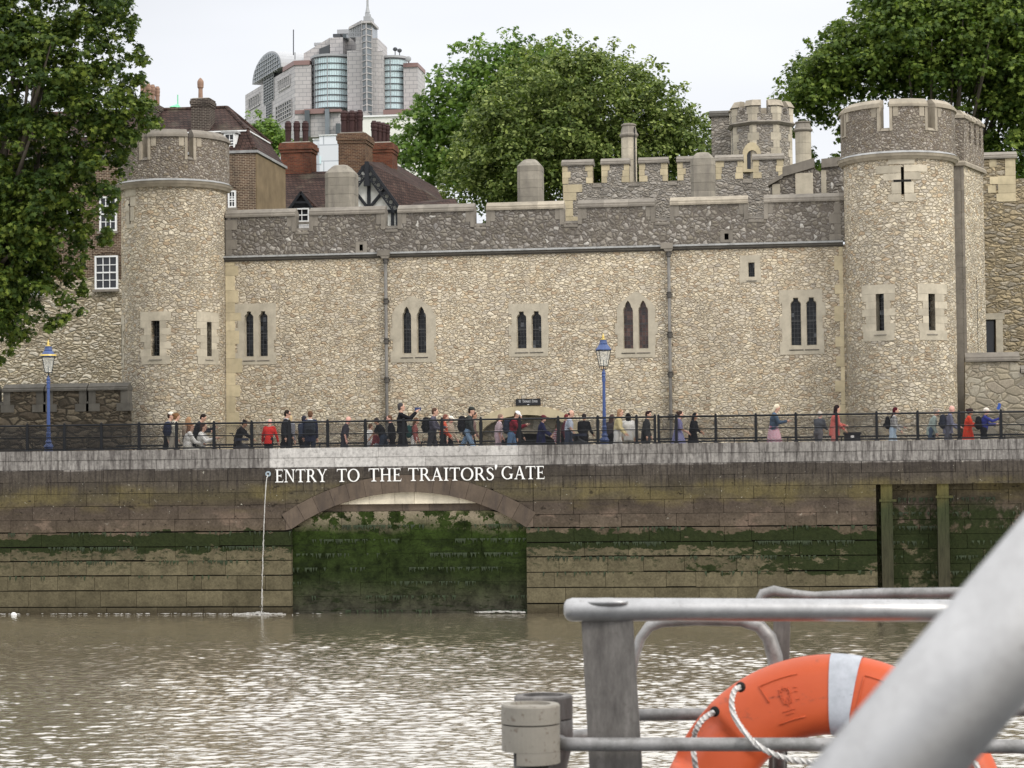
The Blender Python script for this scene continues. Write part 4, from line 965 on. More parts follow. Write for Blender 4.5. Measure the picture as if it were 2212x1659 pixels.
def turret(xl, xr, pxl, pxr, ytop, ycren, ystr0, ystr1, gaps, wins, slit, mat, base_back, copm, name='corner_turret'):
    # px extents -> cylinder
    Yc = WY + 1.15
    for _ in range(3):
        X0, X1 = U((xl + xr) / 2 - (xr - xl) / 2, 600, Yc), U(xr, 600, Yc); cx = (X0.x + X1.x) / 2; r = (X1.x - X0.x) / 2; Yc = WY + .05
    fz = lambda y, rr=r: UZ(y, Yc - rr, (xl + xr) / 2)
    ang = lambda x, rr: math.asin(max(-.97, min(.97, ((x - (xl + xr) / 2) / ((xr - xl) / 2)) * r / rr)))
    zs1, zs0 = fz(ystr0), fz(ystr1); rp_ = r * (pxr - pxl) / (xr - xl) * .995
    hol = []
    for (a, b, y0, y1, s0, s1, sy0, sy1, gm) in wins: hol.append((ang(a, r), ang(b, r), fz(y1), fz(y0)))
    mb = MB(); ringgrid(mb, cx, Yc, r, R(-125), R(125), 1.9, zs0, hol + [s['h'] for s in slit(ang, fz, r)])
    tt = mb.build(name, mat, tower)
    for (a, b, y0, y1, s0, s1, sy0, sy1, gm), h in zip(wins, hol):
        w = MB(); A0, A1, Z0, Z1 = ang(s0, r), ang(s1, r), fz(sy1), fz(sy0); rs = random.Random(int(a)); n = 5; rr = r + .02
        w.cyl(cx, Yc, A0, A1, h[3], Z1, r - .3, rr, c=.6); w.cyl(cx, Yc, A0 + .02, A1 - .02, Z0, h[2], r - .3, rr, c=.3)
        for i in range(n):
            za, zb_ = h[2] + (h[3] - h[2]) * i / n, h[2] + (h[3] - h[2]) * (i + 1) / n - .006
            o = (A1 - A0) * .14 * (i % 2); o2 = (A1 - A0) * .14 * ((i + (int(a) % 2)) % 2)
            w.cyl(cx, Yc, A0 + o, h[0], za, zb_, r - .3, rr); w.cyl(cx, Yc, h[1], A1 - o2, za, zb_, r - .3, rr)
        wo_ = w.build('window', M['dress'], tt)
        g_ = MB(); g_.cyl(cx, Yc, h[0], h[1], h[2], h[3], r - .32, r - .30, c=0.0)
        for k in range(9):
            for j in range(3): g_.cyl(cx, Yc, h[0] + (h[1] - h[0]) * (j + .05) / 3, h[0] + (h[1] - h[0]) * (j + .95) / 3, h[2] + (h[3] - h[2]) * (k + .04) / 9, h[2] + (h[3] - h[2]) * (k + .96) / 9, r - .299, r - random.uniform(.284, .292), n=1, c=random.random() ** 1.6)
        g_.build('pane', M['panes'], wo_)
        l_ = MB(); hh = h[3] - h[2]
        am = [(h[0] + (h[1] - h[0]) * k / 3) for k in (1, 2)]
        for a_ in am: l_.cyl(cx, Yc, a_ - .0035, a_ + .0035, h[2], h[3], r - .28, r - .268)
        for k in range(1, 9): z = h[2] + hh * k / 9; l_.cyl(cx, Yc, h[0], h[1], z - .006 - .01 * (k == 5), z + .006 + .01 * (k == 5), r - .28, r - .265)
        l_.build('leading', M['leadbar'], wo_)
        s_ = MB(); s_.cyl(cx, Yc, h[0] - .04, h[1] + .04, h[2] - .16, h[2] - .02, r - .3, r + .06, r1t=r - .12); s_.build('sill', M['cope'], wo_)
    for s in slit(ang, fz, r):
        g_ = MB(); h = s['h']; g_.cyl(cx, Yc, h[0], h[1], h[2], h[3], r - .36, r - .34); 
        if 'bar' in s: b = s['bar']; g_.cyl(cx, Yc, b[0], b[1], b[2], b[3], r - .1, r + .026)
        g_.build('arrow_slit', M['void'], tt)
        w = MB()
        for (a, b, c, d) in s['st']: w.cyl(cx, Yc, a, b, c, d, r - .2, r + .02)
        w.build('slit_surround', M['dress'], tt)
    w = MB(); A = R(104)
    w.cyl(cx, Yc, -A, A, zs1 - .09, zs1, r - .3, rp_ + .16, r1t=rp_ + .02); w.build('lead_string_course', M['lead'], tt)
    w = MB(); w.cyl(cx, Yc, -A, A, zs1 - .20, zs1 - .092, r - .3, rp_ + .10, r1t=rp_ + .14); w.cyl(cx, Yc, -A, A, zs0 + .0, zs1 - .202, r - .3, rp_ - .005, r1t=rp_ + .08); w.build('string_course', M['copel'], tt)
    zt, zc = UZ(ytop, Yc - rp_, (xl + xr) / 2), UZ(ycren, Yc - rp_, (xl + xr) / 2); ch = .32
    w = MB(); w.cyl(cx, Yc, -A, A, zs1, zc - .13, rp_ - .45, rp_)
    gg = sorted((ang(a, rp_) if a is not None else None, ang(b, rp_)) for a, b in gaps)
    edges = [-A] + [v for g_ in gg for v in g_] + [A]; copes = MB(); jam = MB()
    for i in range(0, len(edges), 2):
        a, b = edges[i], edges[i + 1]
        w.cyl(cx, Yc, a, b, zc - .128, zt - ch, rp_ - .45, rp_)
        n = max(1, int((b - a) / .45))
        for k in range(n):
            p, q_ = a + (b - a) * k / n, a + (b - a) * (k + 1) / n - .002
            if k == 0: p -= .008
            if k == n - 1: q_ += .008
            copes.cyl(cx, Yc, p, q_, zt - ch, zt - ch * .72, rp_ - .5, rp_ + .07); copes.cyl(cx, Yc, p, q_, zt - ch * .718, zt - ch * .5, rp_ - .5, rp_ + .035, r1t=rp_ + .015)
            copes.cyl(cx, Yc, p, q_, zt - ch * .498, zt, rp_ - .48, rp_ + .01, r1t=rp_ - .17)
        for e_, s in ((a, 1), (b, -1)):
            if abs(e_) < A - .01:
                lo, hi = sorted((e_ - s * .004, e_ + s * .045)); jam.cyl(cx, Yc, lo, hi, zc - .126, zt - ch - .003, rp_ - .47, rp_ + .025)
                lo, hi = sorted((e_ + s * .06, e_ + s * .15)); jam.cyl(cx, Yc, lo, hi, zt - ch - .36, zt - ch - .003, rp_ - .3, rp_ + .014)
    for a, b in gg: copes.cyl(cx, Yc, a + .014, b - .014, zc - .126, zc, rp_ - .48, rp_ + .05, r1t=rp_ - .1)
    po = w.build('turret_parapet', M['turret_top'], tt); copes.build('coping', copm, po); jam.build('crenel_jamb', M['copel'], po)
    w = MB(); w.prismz([(cx + (rp_ - .3) * math.cos(t), Yc + (rp_ - .3) * math.sin(t)) for t in np.linspace(0, 2 * math.pi, 20)[:-1]], zc - .7, zc - .6); w.build('roof_deck', M['lead'], tt)
    w = MB(); w.prismz([(cx + (r * .99 if math.sin(t) < 0.0 else r * .9) * math.cos(t), Yc + r * .9 * math.sin(t) if math.sin(t) > 0 else Yc) for t in np.linspace(0, 2 * math.pi, 25)[:-1]], 1.9, zs0 - .02); w.build('turret_back', mat, tt)
    return cx, Yc, r, zs0, zs1, zt, zc
def slitL(ang, fz, r):
    a = ang(309.5, r); w = .016
    return [dict(h=(a - w, a + w, fz(479), fz(418)), bar=(a - .045, a + .01, fz(438), fz(434.5)), st=[(a - .19, a + .18, fz(418) + .0, fz(402)), (a - .16, a - w, fz(450), fz(428)), (a + w, a + .17, fz(440), fz(420)), (a - .12, a - w, fz(479), fz(452)), (a + w, a + .12, fz(472), fz(442)), (a - .12, a + .13, fz(487), fz(479))])]
def slitR(ang, fz, r):
    a = ang(1949.3, r); w = .028
    return [dict(h=(a - w, a + w, fz(420), fz(360)), bar=(a - .16, a + .15, fz(393), fz(388)), st=[(a - .25, a + .22, fz(354), fz(337)), (a - .48, a - w - .002, fz(373), fz(357)), (a + w + .002, a + .46, fz(371), fz(356)), (a - .34, a - w, fz(389), fz(374)), (a + w, a + .33, fz(388), fz(372)), (a - .20, a - w, fz(418), fz(393)), (a + w, a + .20, fz(417), fz(393)), (a - .26, a - w, fz(436), fz(419)), (a + w, a + .24, fz(435), fz(418))])]
turret(268, 486, 262, 495, 276, 336, 385, 402, [(262, 269.5), (342.5, 357.5), (436, 447)],
       [(359.7, 378.6, 691.8, 768, 335.6, 401.7, 672, 786, 0), (464.6, 471.4, 693.5, 768, 448, 481, 672, 786, 0), (276, 281.5, 694, 772, 270.5, 290, 676, 790, 0)], slitL, M['turret'], 0, M['cope'])
tR = turret(1826, 2064, 1817, 2066.5, 211, 274, 325.5, 343, [(1903, 1924), (2004, 2021), (1824, 1830)],
       [(1888.5, 1905.6, 632.9, 713, 1860, 1929, 612.9, 734.8, 0), (1999, 2013.5, 634.7, 714, 1976.6, 2040, 612.9, 734.8, 0)], slitR, M['turret'], 0, M['copel'])
# angular flank behind the right turret
cx, Yc, r, zs0, zs1, zt, zc = tR
xa, xb = UX(2062, Yc + 1.2, 600), UX(2086, Yc + 1.2, 600); ya = Yc + 1.2
Yb = ya + 2.6; xc = U(2128, 600, Yb).x; xc_t = xc
fl = [(xa - .5, ya), (xb, ya), (xc, Yb), (xa - .5, Yb)]
mb = MB(); mb.prismz(fl, 1.9, zs1 - .2); ft = mb.build('angular_flank', M['turret'], tower)
mb = MB(); f2 = [(xa - .5, ya - .12), (xb + .06, ya - .12), (xc + .14, Yb + .02), (xa - .5, Yb + .02)]; mb.prismz(f2, zs1 - .198, zs1 - .08); f3 = [(xa - .5, ya - .05), (xb + .03, ya - .05), (xc + .07, Yb + .01), (xa - .5, Yb + .01)]; mb.prismz(f2, zs1 - .078, zs1, top=f3); mb.build('string_course', M['copel'], ft)
mb = MB(); mb.prismz([(xa - .5, ya - .03), (xb + .02, ya - .03), (xc + .05, Yb), (xa - .5, Yb)], zs1 + .002, zc - .1); mb.build('flank_parapet', M['turret_top'], ft)
mb = MB(); jb = MB(); d = Vector((xc - xb, Yb - ya, 0)); L = d.length; d.normalize(); nn = Vector((d.y, -d.x, 0))
def along(mb, s0, s1, z0, z1, o0, o1, top=None):
    P = [Vector((xb, ya, 0)) + d * s + nn * o for s, o in ((s0, o0), (s1, o0), (s1, o1), (s0, o1))]
    T = None
    if top is not None: T = [(q.x, q.y) for q in [Vector((xb, ya, 0)) + d * s + nn * o for s, o in ((s0, o0 if False else -.3), (s1, -.3), (s1, top), (s0, top))]]
    mb.prismz([(q.x, q.y) for q in P], z0, z1, top=T)
for s0, s1 in ((0, L * .26), (L * .36, L * .52), (L * .64, L * .78), (L * .88, L)):
    along(mb, s0, s1, zc - .098, zt - .32, -.4, .03); along(jb, s0 - .04, s1 + .04, zt - .318, zt - .2, -.42, .10); along(jb, s0 - .04, s1 + .04, zt - .198, zt, -.42, .06, -.1)
mb.box(xa - .5, xb - .002, ya - .03, ya + .4, zc - .098, zt - .32); jb.box(xa - .5, xb + .06, ya - .10, ya + .42, zt - .318, zt - .2); jb.prismz([(xa - .5, ya - .06), (xb + .02, ya - .06), (xb + .02, ya + .4), (xa - .5, ya + .4)], zt - .198, zt, top=[(xa - .5, ya + .1), (xb - .1, ya + .1), (xb - .1, ya + .35), (xa - .5, ya + .35)])
mb.build('merlon', M['turret_top'], ft); jb.build('coping', M['copel'], ft)
mb = MB(); z = 1.9; k = 0
while z < zs1 - .25:
    z2 = min(z + random.uniform(.35, .6), zs1 - .21); mb.box(xa, xb - .11, ya - .02, ya + .1, z, z2 - .006, .1); mb.box(xb - .10, xb + .006, ya - .03, ya + .12 + .2 * (k % 2), z, z2 - .006); z = z2; k += 1  # wide front strip takes darker stone as painted shadow; narrow blocks are quoins
mb.build('flank_quoins_shade_strip', M['cope'], ft)
mb = MB(); along(mb, L * .55, L * .57, UZ(830, ya + 1.6, 2100), UZ(600, ya + 1.6, 2100), -.1, .004); mb.build('arrow_slit', M['void'], ft)
# pale pilaster beside left turret
# domed stone chimneys on the parapet
def domed(x0, x1, yt, yb, Y, par, m='copel'):
    X0, X1 = UX(x0, Y, yb), UX(x1, Y, yb); cx, h = (X0 + X1) / 2, (X1 - X0) / 2; z0, z1 = UZ(yb, Y, x0) - .6, UZ(yt, Y, x0); zs_ = z1 - h * .62
    ch = h * .28; oct_ = lambda k: [(cx + a * k, Y + h + b * k) for a, b in ((-h, -h + ch), (-h + ch, -h), (h - ch, -h), (h, -h + ch), (h, h - ch), (h - ch, h), (-h + ch, h), (-h, h - ch))]
    mb = MB(); z = z0; n = 0
    while z < zs_ - .05:
        z2 = min(z + .34, zs_); mb.prismz(oct_(1 + .012 * (n % 2)), z, z2 - .006); z = z2; n += 1
    ks = [(1.0, 0), (.97, .08), (.80, .42), (.60, .76), (.46, .93)]
    for (ka, ha), (kb, hb) in zip(ks, ks[1:]): mb.prismz(oct_(ka), zs_ + (z1 - zs_) * ha, zs_ + (z1 - zs_) * hb, top=oct_(kb))
    mb.prismz(oct_(.46), zs_ + (z1 - zs_) * .93, z1, top=oct_(.30))
    return mb.build('stone_chimney', M[m], par)
M['chim'] = ashlar('streaked_chimney_stone', (0.27, 0.245, 0.20), 0.4, 0.7, (0.14, 0.125, 0.11))
for a in ((700.6, 763, 354, 442), (1117, 1169.5, 342, 429), (1492, 1544, 327, 417)): domed(*a, WY + 1.6, tower, 'chim')

# ------------------------------------------------------------------ rear battlemented wall, octagonal turret
BY = 92.0
rw = thing('battlemented_wall', (UX(1450, BY), BY, 2), 'grey battlemented wall with yellowish quoins rising behind the tower parapet', 'castle wall')
m2 = [(1215.4, 1279.4), (1300, 1358), (1381.4, 1441.5), (1463.9, 1524), (1546.8, 1604), (1627.8, 1692)]
zt = (UZ(343.7, BY, 1240) + UZ(331.5, BY, 1570)) / 2; zg = (UZ(394, BY, 1290) + UZ(384, BY, 1530)) / 2
X0 = UX(1217, BY, 400); X1 = UX(1696, BY, 400); top = []
for a, b in m2: top += [(UX(a, BY, 390), zg - .16), (UX(a, BY, 390), zt - .3), (UX(b, BY, 390), zt - .3), (UX(b, BY, 390), zg - .16)]
mb = MB(); plate(mb, [(X0, 2)] + top[1:] + [(X1, 2)], [], BY, BY + .6); w_ = mb.build('wall', M['rear'], rw)
mb = MB(); jb = MB()
for i, (a, b) in enumerate(m2):
    a_, b_ = UX(a, BY, 390), UX(b, BY, 390); coping(mb, a_ - .05, b_ + .05, BY, BY + .6, zt - .3, .3, .08)
    for k in range(3):
        z0 = zt - .303 - .26 * k; w1 = (.22, .34, .25)[(k + i) % 3]; w2 = (.3, .2, .26)[(k + i) % 3]
        jb.box(a_ - .01, a_ + w1, BY - .02, BY + .4, z0 - .25, z0, random.random()); jb.box(b_ - w2, b_ + .01, BY - .02, BY + .4, z0 - .25, z0, random.random())
    if i < 5: coping(mb, b_ + .014, UX(m2[i + 1][0], BY, 390) - .014, BY + .02, BY + .58, zg - .25, .24, .05)
z = zt - 1.1
while z > 8:
    jb.box(X0 - .01, X0 + random.choice((.4, .55, .8)), BY - .02, BY + .4, z - .34, z - .01, random.random()); z -= .345
mb.build('coping', M['cope'], w_); jb.build('quoins', M['dressy'], w_)
# raking wing wall and further merlon, right of it
wy = WY + 4
ww = thing('raking_wall', (UX(1750, wy), wy, 2), 'short raking parapet wall beside the right round turret', 'castle wall')
f = lambda x, y: (UX(x, wy, y), UZ(y, wy, x))
mb = MB(); mb.prism([f(1655, 470), f(1666, 402), f(1680, 390), f(1715, 372), f(1756, 350), f(1762, 366), f(1775, 372), f(1776, 346), f(1830, 342), f(1830, 470)], wy, wy + .6); mb.build('wall', M['parapet'], ww)
mb = MB(); 
def rake(mb, x0, y0, x1, y1, th, ov=.1):
    a, b = f(x0, y0), f(x1, y1); mb.prism([(a[0] - .03, a[1]), (b[0] + .03, b[1]), (b[0] + .03, b[1] + th), (a[0] - .03, a[1] + th)], wy - ov, wy + .7)
rake(mb, 1661, 402, 1689, 385, .16, .14); rake(mb, 1692, 382, 1758, 362, .38); rake(mb, 1776, 363, 1832, 357, .36)
mb.build('coping', M['coped'] if False else M['cope'], ww)
mb = MB(); a, b = f(1718, 385), f(1756, 372); mb.box(a[0], b[0], wy - .05, wy + .3, 6, UZ(374, wy, 1735)); a = f(1688, 1); mb.box(UX(1668, wy, 400), UX(1685, wy, 400), wy - .04, wy + .3, 6, UZ(398, wy, 1675)); mb.box(UX(1774, wy, 400), UX(1785, wy, 400), wy - .03, wy + .3, 6, UZ(368, wy, 1780)); mb.build('quoins', M['dress'], ww)

OY = 97.0
ot = thing('octagonal_turret', (UX(1645, OY), OY + 1.5, 2), 'tall octagonal stone turret with battlements and one dark arched window', 'castle turret')
X0, X1 = UX(1574, OY, 300), UX(1713, OY, 300); rr = (X1 - X0) / 2 * .985; cx, cy = (X0 + X1) / 2, OY + rr
def octg(k, r=None): r = rr * k; return [(cx + r / math.cos(R(22.5)) * math.cos(R(22.5 + 45 * i + 8)), cy + r / math.cos(R(22.5)) * math.sin(R(22.5 + 45 * i + 8))) for i in range(8)]
zt = UZ(214, OY, 1640); zc = UZ(243, OY, 1640); zst = UZ(263, OY, 1640)
mb = MB(); mb.prismz(octg(.93), 2, zst - .1); sh = mb.build('shaft', M['rear'], ot)
mb = MB(); mb.prismz(octg(.97), zst + .08, zc - .05); mer_ = mb
O1 = octg(.97); cp = MB(); qu = MB(); oc = octg(1.02)
for i in range(8):
    p, q_ = Vector((*O1[i], 0)), Vector((*O1[(i + 1) % 8], 0)); c0 = Vector((cx, cy, 0))
    for s0, s1 in ((0, .36), (.64, 1)):
        a, b = p.lerp(q_, s0), p.lerp(q_, s1); a2, b2 = a.lerp(c0, .25), b.lerp(c0, .25)
        mer_.prismz([(v.x, v.y) for v in (a, b, b2, a2)], zc - .048, zt - .28)
        ao_, bo_ = c0.lerp(a, 1.06), c0.lerp(b, 1.06)
        cp.prismz([(v.x, v.y) for v in (ao_, bo_, b2, a2)], zt - .278, zt, top=[(v.x, v.y) for v in (c0.lerp(a, .93), c0.lerp(b, .93), b2, a2)])
        u0, u1 = (p.lerp(q_, .0), p.lerp(q_, .2)) if s0 == 0 else (p.lerp(q_, .8), q_)
        for k in range(3):
            z0 = zc - .35 + k * .32
            if z0 + .3 < zt - .27: e_ = p.lerp(q_, s0 if s0 == 0 else .80 - .06 * (k % 2)); f_ = p.lerp(q_, .2 + .06 * (k % 2) if s0 == 0 else 1); eo, fo = c0.lerp(e_, 1.012), c0.lerp(f_, 1.012); qu.prismz([(v.x, v.y) for v in (eo, fo, f_.lerp(c0, .1), e_.lerp(c0, .1))], z0, z0 + .31)
    P_, Q_ = Vector((*octg(.93)[i], 0)), Vector((*octg(.93)[(i + 1) % 8], 0)); z = zst - .45; k = 0
    while z > 9:
        for (s0, s1) in ((0, .16 + .1 * (k % 2)), (.84 - .1 * (k % 2), 1)):
            e_, f_ = P_.lerp(Q_, s0), P_.lerp(Q_, s1); eo, fo = c0.lerp(e_, 1.012), c0.lerp(f_, 1.012); qu.prismz([(v.x, v.y) for v in (eo, fo, f_.lerp(c0, .1), e_.lerp(c0, .1))], z, z + .34)
        z -= .35; k += 1
mer_.build('battlements', M['rear'], ot); cp.build('coping', M['copel'], ot); qu.build('quoins', M['dress'], ot)
mb = MB(); mb.prismz(octg(.98), zst - .098, zst - .0, top=octg(1.06)); mb.prismz(octg(1.06), zst + .002, zst + .078, top=octg(.99)); mb.build('string_course', M['cope'], ot)
yy = cy - rr * .93 - .0
fx = lambda x, y: (UX(x, yy, y), UZ(y, yy, x))
mb = MB(); a = fx(1612, 331); b = fx(1640, 331)
def lancet(x0, x1, yb, ys, yt, k=6):
    A, B = fx(x0, yb), fx(x1, yb); zs_, zt2 = fx(x0, ys)[1], fx((x0 + x1) / 2, yt)[1]; xm = (A[0] + B[0]) / 2; out = [A, B, (B[0], zs_)]
    for i in range(1, k): t = i / k; out.append((B[0] + (xm - B[0]) * t ** 1.4, zs_ + (zt2 - zs_) * math.sin(t * math.pi / 2)))
    out.append((xm, zt2))
    for i in range(k - 1, 0, -1): t = i / k; out.append((A[0] + (xm - A[0]) * t ** 1.4, zs_ + (zt2 - zs_) * math.sin(t * math.pi / 2)))
    return out + [(A[0], zs_)]
lo, li = lancet(1605, 1644, 372, 330, 308), lancet(1614, 1637, 366, 335, 325)
plate(mb, lo, [li], yy - .12, yy + .3); wv = mb.build('window', M['dressy'], ot)
mb = MB(); mb.prism(li, yy + .0, yy + .02); mb.build('pane', M['glass'], wv)
X0 = UX(1537, OY + 3, 300); mb = MB(); Yq = OY + 3; mb.box(X0, cx, Yq, Yq + 3, 2, UZ(252, Yq, 1550)); lb_ = mb.build('lower_block', M['rear'], ot)
mb = MB(); coping(mb, X0 - .1, cx - 1, Yq, Yq + .6, UZ(252, Yq, 1550), .32, .08); mb.build('coping', M['coped'], lb_)
# slender round stone chimneys
def schim(x0, x1, yt, yc, yb, Y, label, lead):
    X0, X1 = UX(x0, Y, yb), UX(x1, Y, yb); r = (X1 - X0) / 2; cx, cy = (X0 + X1) / 2, Y + r; zt, zc_ = UZ(yt, Y, x0), UZ(yc, Y, x0)
    t = thing('stone_chimney_shaft', (cx, cy, 2), label, 'stone chimney', 'slender stone chimneys behind the battlements')
    mb = MB(); z = zc_; k = 0
    while z > 4: mb.lathe(cx, cy, [(r * .92, z - .5), (r * .92, z - .008)], 8 if lead else 16); z -= .5
    mb.build('shaft', M['dress'], t)
    mb = MB(); h = zt - zc_; mb.lathe(cx, cy, [(r * .95, zc_ - .02), (r * 1.12, zc_ + h * .1), (r * 1.14, zc_ + h * .2), (r * 1.0, zc_ + h * .3), (r * .8, zc_ + h * .8), (r * .92, zc_ + h * .85), (r * .9, zc_ + h * .95), (r * .6, zt)], 8 if lead else 16); mb.build('cap', M['cope'], t)
    if lead: mb = MB(); mb.tube([(cx + r * .75, cy - r * .75, 6), (cx + r * .75, cy - r * .75, zt - .2)], .03, 6); mb.build('cable', M['black'], t)
schim(1339.7, 1376, 265, 295, 360, 93.6, 'slender octagonal stone chimney with a black cable, against the yellowish tree', True)
schim(1717, 1754.6, 260, 283, 360, 95.0, 'round stone chimney between the octagonal turret and the right tree', False)

# ------------------------------------------------------------------ left: dark moat wall, old curtain wall, brick house
MY = 80.0
def mX(x, y=850): return UX(x, MY, y)
t = thing('moat_wall', (mX(130), MY, ZG - 1), 'low dark battlemented wall behind the left lamp post', 'castle wall')
zt = UZ(830, MY, 130); zg = UZ(867, MY, 130); ms = [(-60, -8), (8.3, 92.6), (100, 185.2), (192.6, 275)]
top = []
for a, b in ms: top += [(mX(a), zg - .12), (mX(a), zt - .26), (mX(b), zt - .26), (mX(b), zg - .12)]
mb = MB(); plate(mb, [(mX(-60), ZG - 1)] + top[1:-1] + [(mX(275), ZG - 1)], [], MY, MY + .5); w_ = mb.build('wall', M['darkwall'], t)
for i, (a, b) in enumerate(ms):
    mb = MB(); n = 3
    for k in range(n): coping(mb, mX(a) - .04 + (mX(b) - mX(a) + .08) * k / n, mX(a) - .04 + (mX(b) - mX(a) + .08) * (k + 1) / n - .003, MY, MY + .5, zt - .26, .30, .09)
    mb.build('merlon_coping', M['coped'], w_)  # coping kept dark like the wall: dirt and painted tree shade
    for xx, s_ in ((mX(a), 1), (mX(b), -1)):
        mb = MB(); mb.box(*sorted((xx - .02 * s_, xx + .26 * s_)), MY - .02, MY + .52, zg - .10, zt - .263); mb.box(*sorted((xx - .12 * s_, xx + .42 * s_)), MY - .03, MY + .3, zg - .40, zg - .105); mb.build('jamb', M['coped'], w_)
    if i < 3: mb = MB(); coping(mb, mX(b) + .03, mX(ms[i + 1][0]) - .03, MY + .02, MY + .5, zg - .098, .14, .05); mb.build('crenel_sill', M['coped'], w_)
# low pale wall and rail along the moat
mb = MB(); x = mX(300)
while x < mX(2300): mb.box(x, x + 1.19, 78.2, 78.6, ZG, ZG + .50); x += 1.2
o = tag(mb.build('low_stone_wall', M['kerb']), 'low pale stone wall along the moat edge, seen through the railing mesh', 'low wall')
t = thing('moat_railing', (mX(1100), 78.3, ZG + .5), 'thin low black rail on the pale moat edge wall', 'railing')
mb = MB(); mb.tube([(mX(280), 78.35, ZG + .78), (mX(2300), 78.35, ZG + .78)], .035, 6); mb.build('rail', M['fence'], t)
x = mX(290)
while x < mX(2290): mb = MB(); mb.tube([(x, 78.35, ZG + .5), (x, 78.35, ZG + .77)], .025, 6); mb.build('upright', M['fence'], t); x += 1.9
OYW = 94.0
ow = thing('curtain_wall', (UX(150, OYW), OYW, 2), 'rough old rubble curtain wall under the brick house at the left', 'castle wall')
xl, xr = UX(-120, OYW, 700), UX(300, OYW, 700); zb0 = UZ(603, OYW, 200)
mb = MB(); n = 30; prof = [(xl + (xr - xl) * i / n, zb0 + random.uniform(-.12, .12)) for i in range(n + 1)]
mb.prism([(xl, 2)] + [(xr, 2)] + prof[::-1], OYW, OYW + 1); mb.build('wall', M['oldwall'], ow)
HY = 94.25
hs_ = thing('brick_house', (UX(250, HY), HY, 8), 'brown brick house with sash windows and tiled mansard roof behind the left round turret', 'house')
def hx(x, y=400, Y=HY): return UX(x, Y, y)
def hz(y, x, Y=HY): return UZ(y, Y, x)
def sash(x0, x1, y0, y1, Y, cols, rows, par, mat='white', arch=False, deep=.10, glass='glass'):
    X0, X1, Z0, Z1 = UX(x0, Y, y1), UX(x1, Y, y1), UZ(y1, Y, x0), UZ(y0, Y, x0)
    mb = MB(); w = .07; plate(mb, rect(X0, X1, Z0, Z1), [rect(X0 + w, X1 - w, Z0 + w, Z1 - w)], Y - .03, Y + deep); wo_ = mb.build('window', M[mat], par)
    mb = MB(); zz = (Z0 + Z1) / 2; mb.box(X0 + w, X1 - w, Y - .01, Y + .04, zz - .03, zz + .03)
    for k in range(1, cols): x = X0 + w + (X1 - X0 - 2 * w) * k / cols; mb.box(x - .017, x + .017, Y, Y + .035, Z0 + w, Z1 - w)
    for k in range(1, rows):
        z = Z0 + w + (Z1 - Z0 - 2 * w) * k / rows
        if abs(z - zz) > .08: mb.box(X0 + w, X1 - w, Y + .001, Y + .034, z - .017, z + .017)
    mb.build('glazing_bars', M[mat], wo_)
    mb = MB(); mb.box(X0 + .02, X1 - .02, Y + .05, Y + .06, Z0 + .02, Z1 - .02); mb.build('pane', M[glass], wo_)
    mb = MB(); mb.box(X0 - .08, X1 + .08, Y - .12, Y + .0, Z0 - .11, Z0 - .003); mb.build('sill', M['cope'], wo_)
    return X0, X1, Z0, Z1
xR = hx(552, 400); Yb = 99.6
ze = hz(331, 520); zd_ = hz(338, 230)
mb = MB(); mb.box(hx(-120), xR, HY, Yb, zb0 - .2, ze); mb.build('brick_wall', M['brick'], hs_)
mb = MB(); mb.box(xR + .003, xR + .05, HY + .03, Yb, 8, ze - .02); mb.build('rendered_side_wall', M['render'], hs_)
mb = MB(); mb.box(hx(-120) - .1, xR + .12, HY - .08, Yb + .1, ze + .003, ze + .12); mb.build('eaves', M['lead'], hs_)
z1 = hz(284, 500, HY + .8); rY = HY + 3.6; z2 = UZ(233, rY, 470)
L0 = [(hx(-120), HY - .02), (xR + .02, HY - .02), (xR + .02, Yb), (hx(-120), Yb)]
L1 = [(hx(-120), HY + .8), (xR - .55, HY + .8), (xR - .55, Yb - .5), (hx(-120), Yb - .5)]
x2 = UX(490, rY, 233)
L2 = [(hx(-120), rY), (x2, rY), (x2, rY + .2), (hx(-120), rY + .2)]
mb = MB(); mb.prismz(L0, ze + .122, z1, top=L1); mb.prismz([(a, b) for a, b in L1], z1 + .01, z2, top=L2); rf = mb.build('roof', M['tile'], hs_)
mb = MB(); mb.tube([(hx(-120), rY, z2), (x2, rY, z2)], .10, 6); mb.tube([(x2, rY, z2), (xR - .55, HY + .8, z1 + .05)], .10, 6); mb.tube([(xR - .55, HY + .8, z1), (xR + .02, HY, ze + .15)], .09, 6); mb.tube([(x2, rY + .1, z2), (xR - .5, Yb - .5, z1)], .1, 6); mb.build('ridge_tiles', M['tile'], rf)
mb = MB(); mb.box(hx(-120), xR - .5, HY + .74, HY + .80, z1 - .02, z1 + .04); mb.box(xR - .56, xR - .5, HY + .8, Yb - .5, z1 - .02, z1 + .04); mb.build('lead_roll', M['white'], rf)
for (a, b, y0, y1) in ((484, 507.5, 288, 329), (243, 261, 316, 338)):
    Yd = HY + .15; X0, X1, Z0, Z1 = sash(a, b, y0, y1, Yd, 2, 3, hs_, deep=.1)
    mb = MB(); mb.box(X0 - .05, X1 + .05, Yd + .101, Yd + 1.6, Z0 - .05, Z1); d_ = mb.build('dormer', M['white'], rf); mb = MB(); mb.box(X0 - .12, X1 + .12, Yd - .08, Yd + 1.7, Z1 + .003, Z1 + .09); mb.build('dormer_roof', M['lead'], d_)
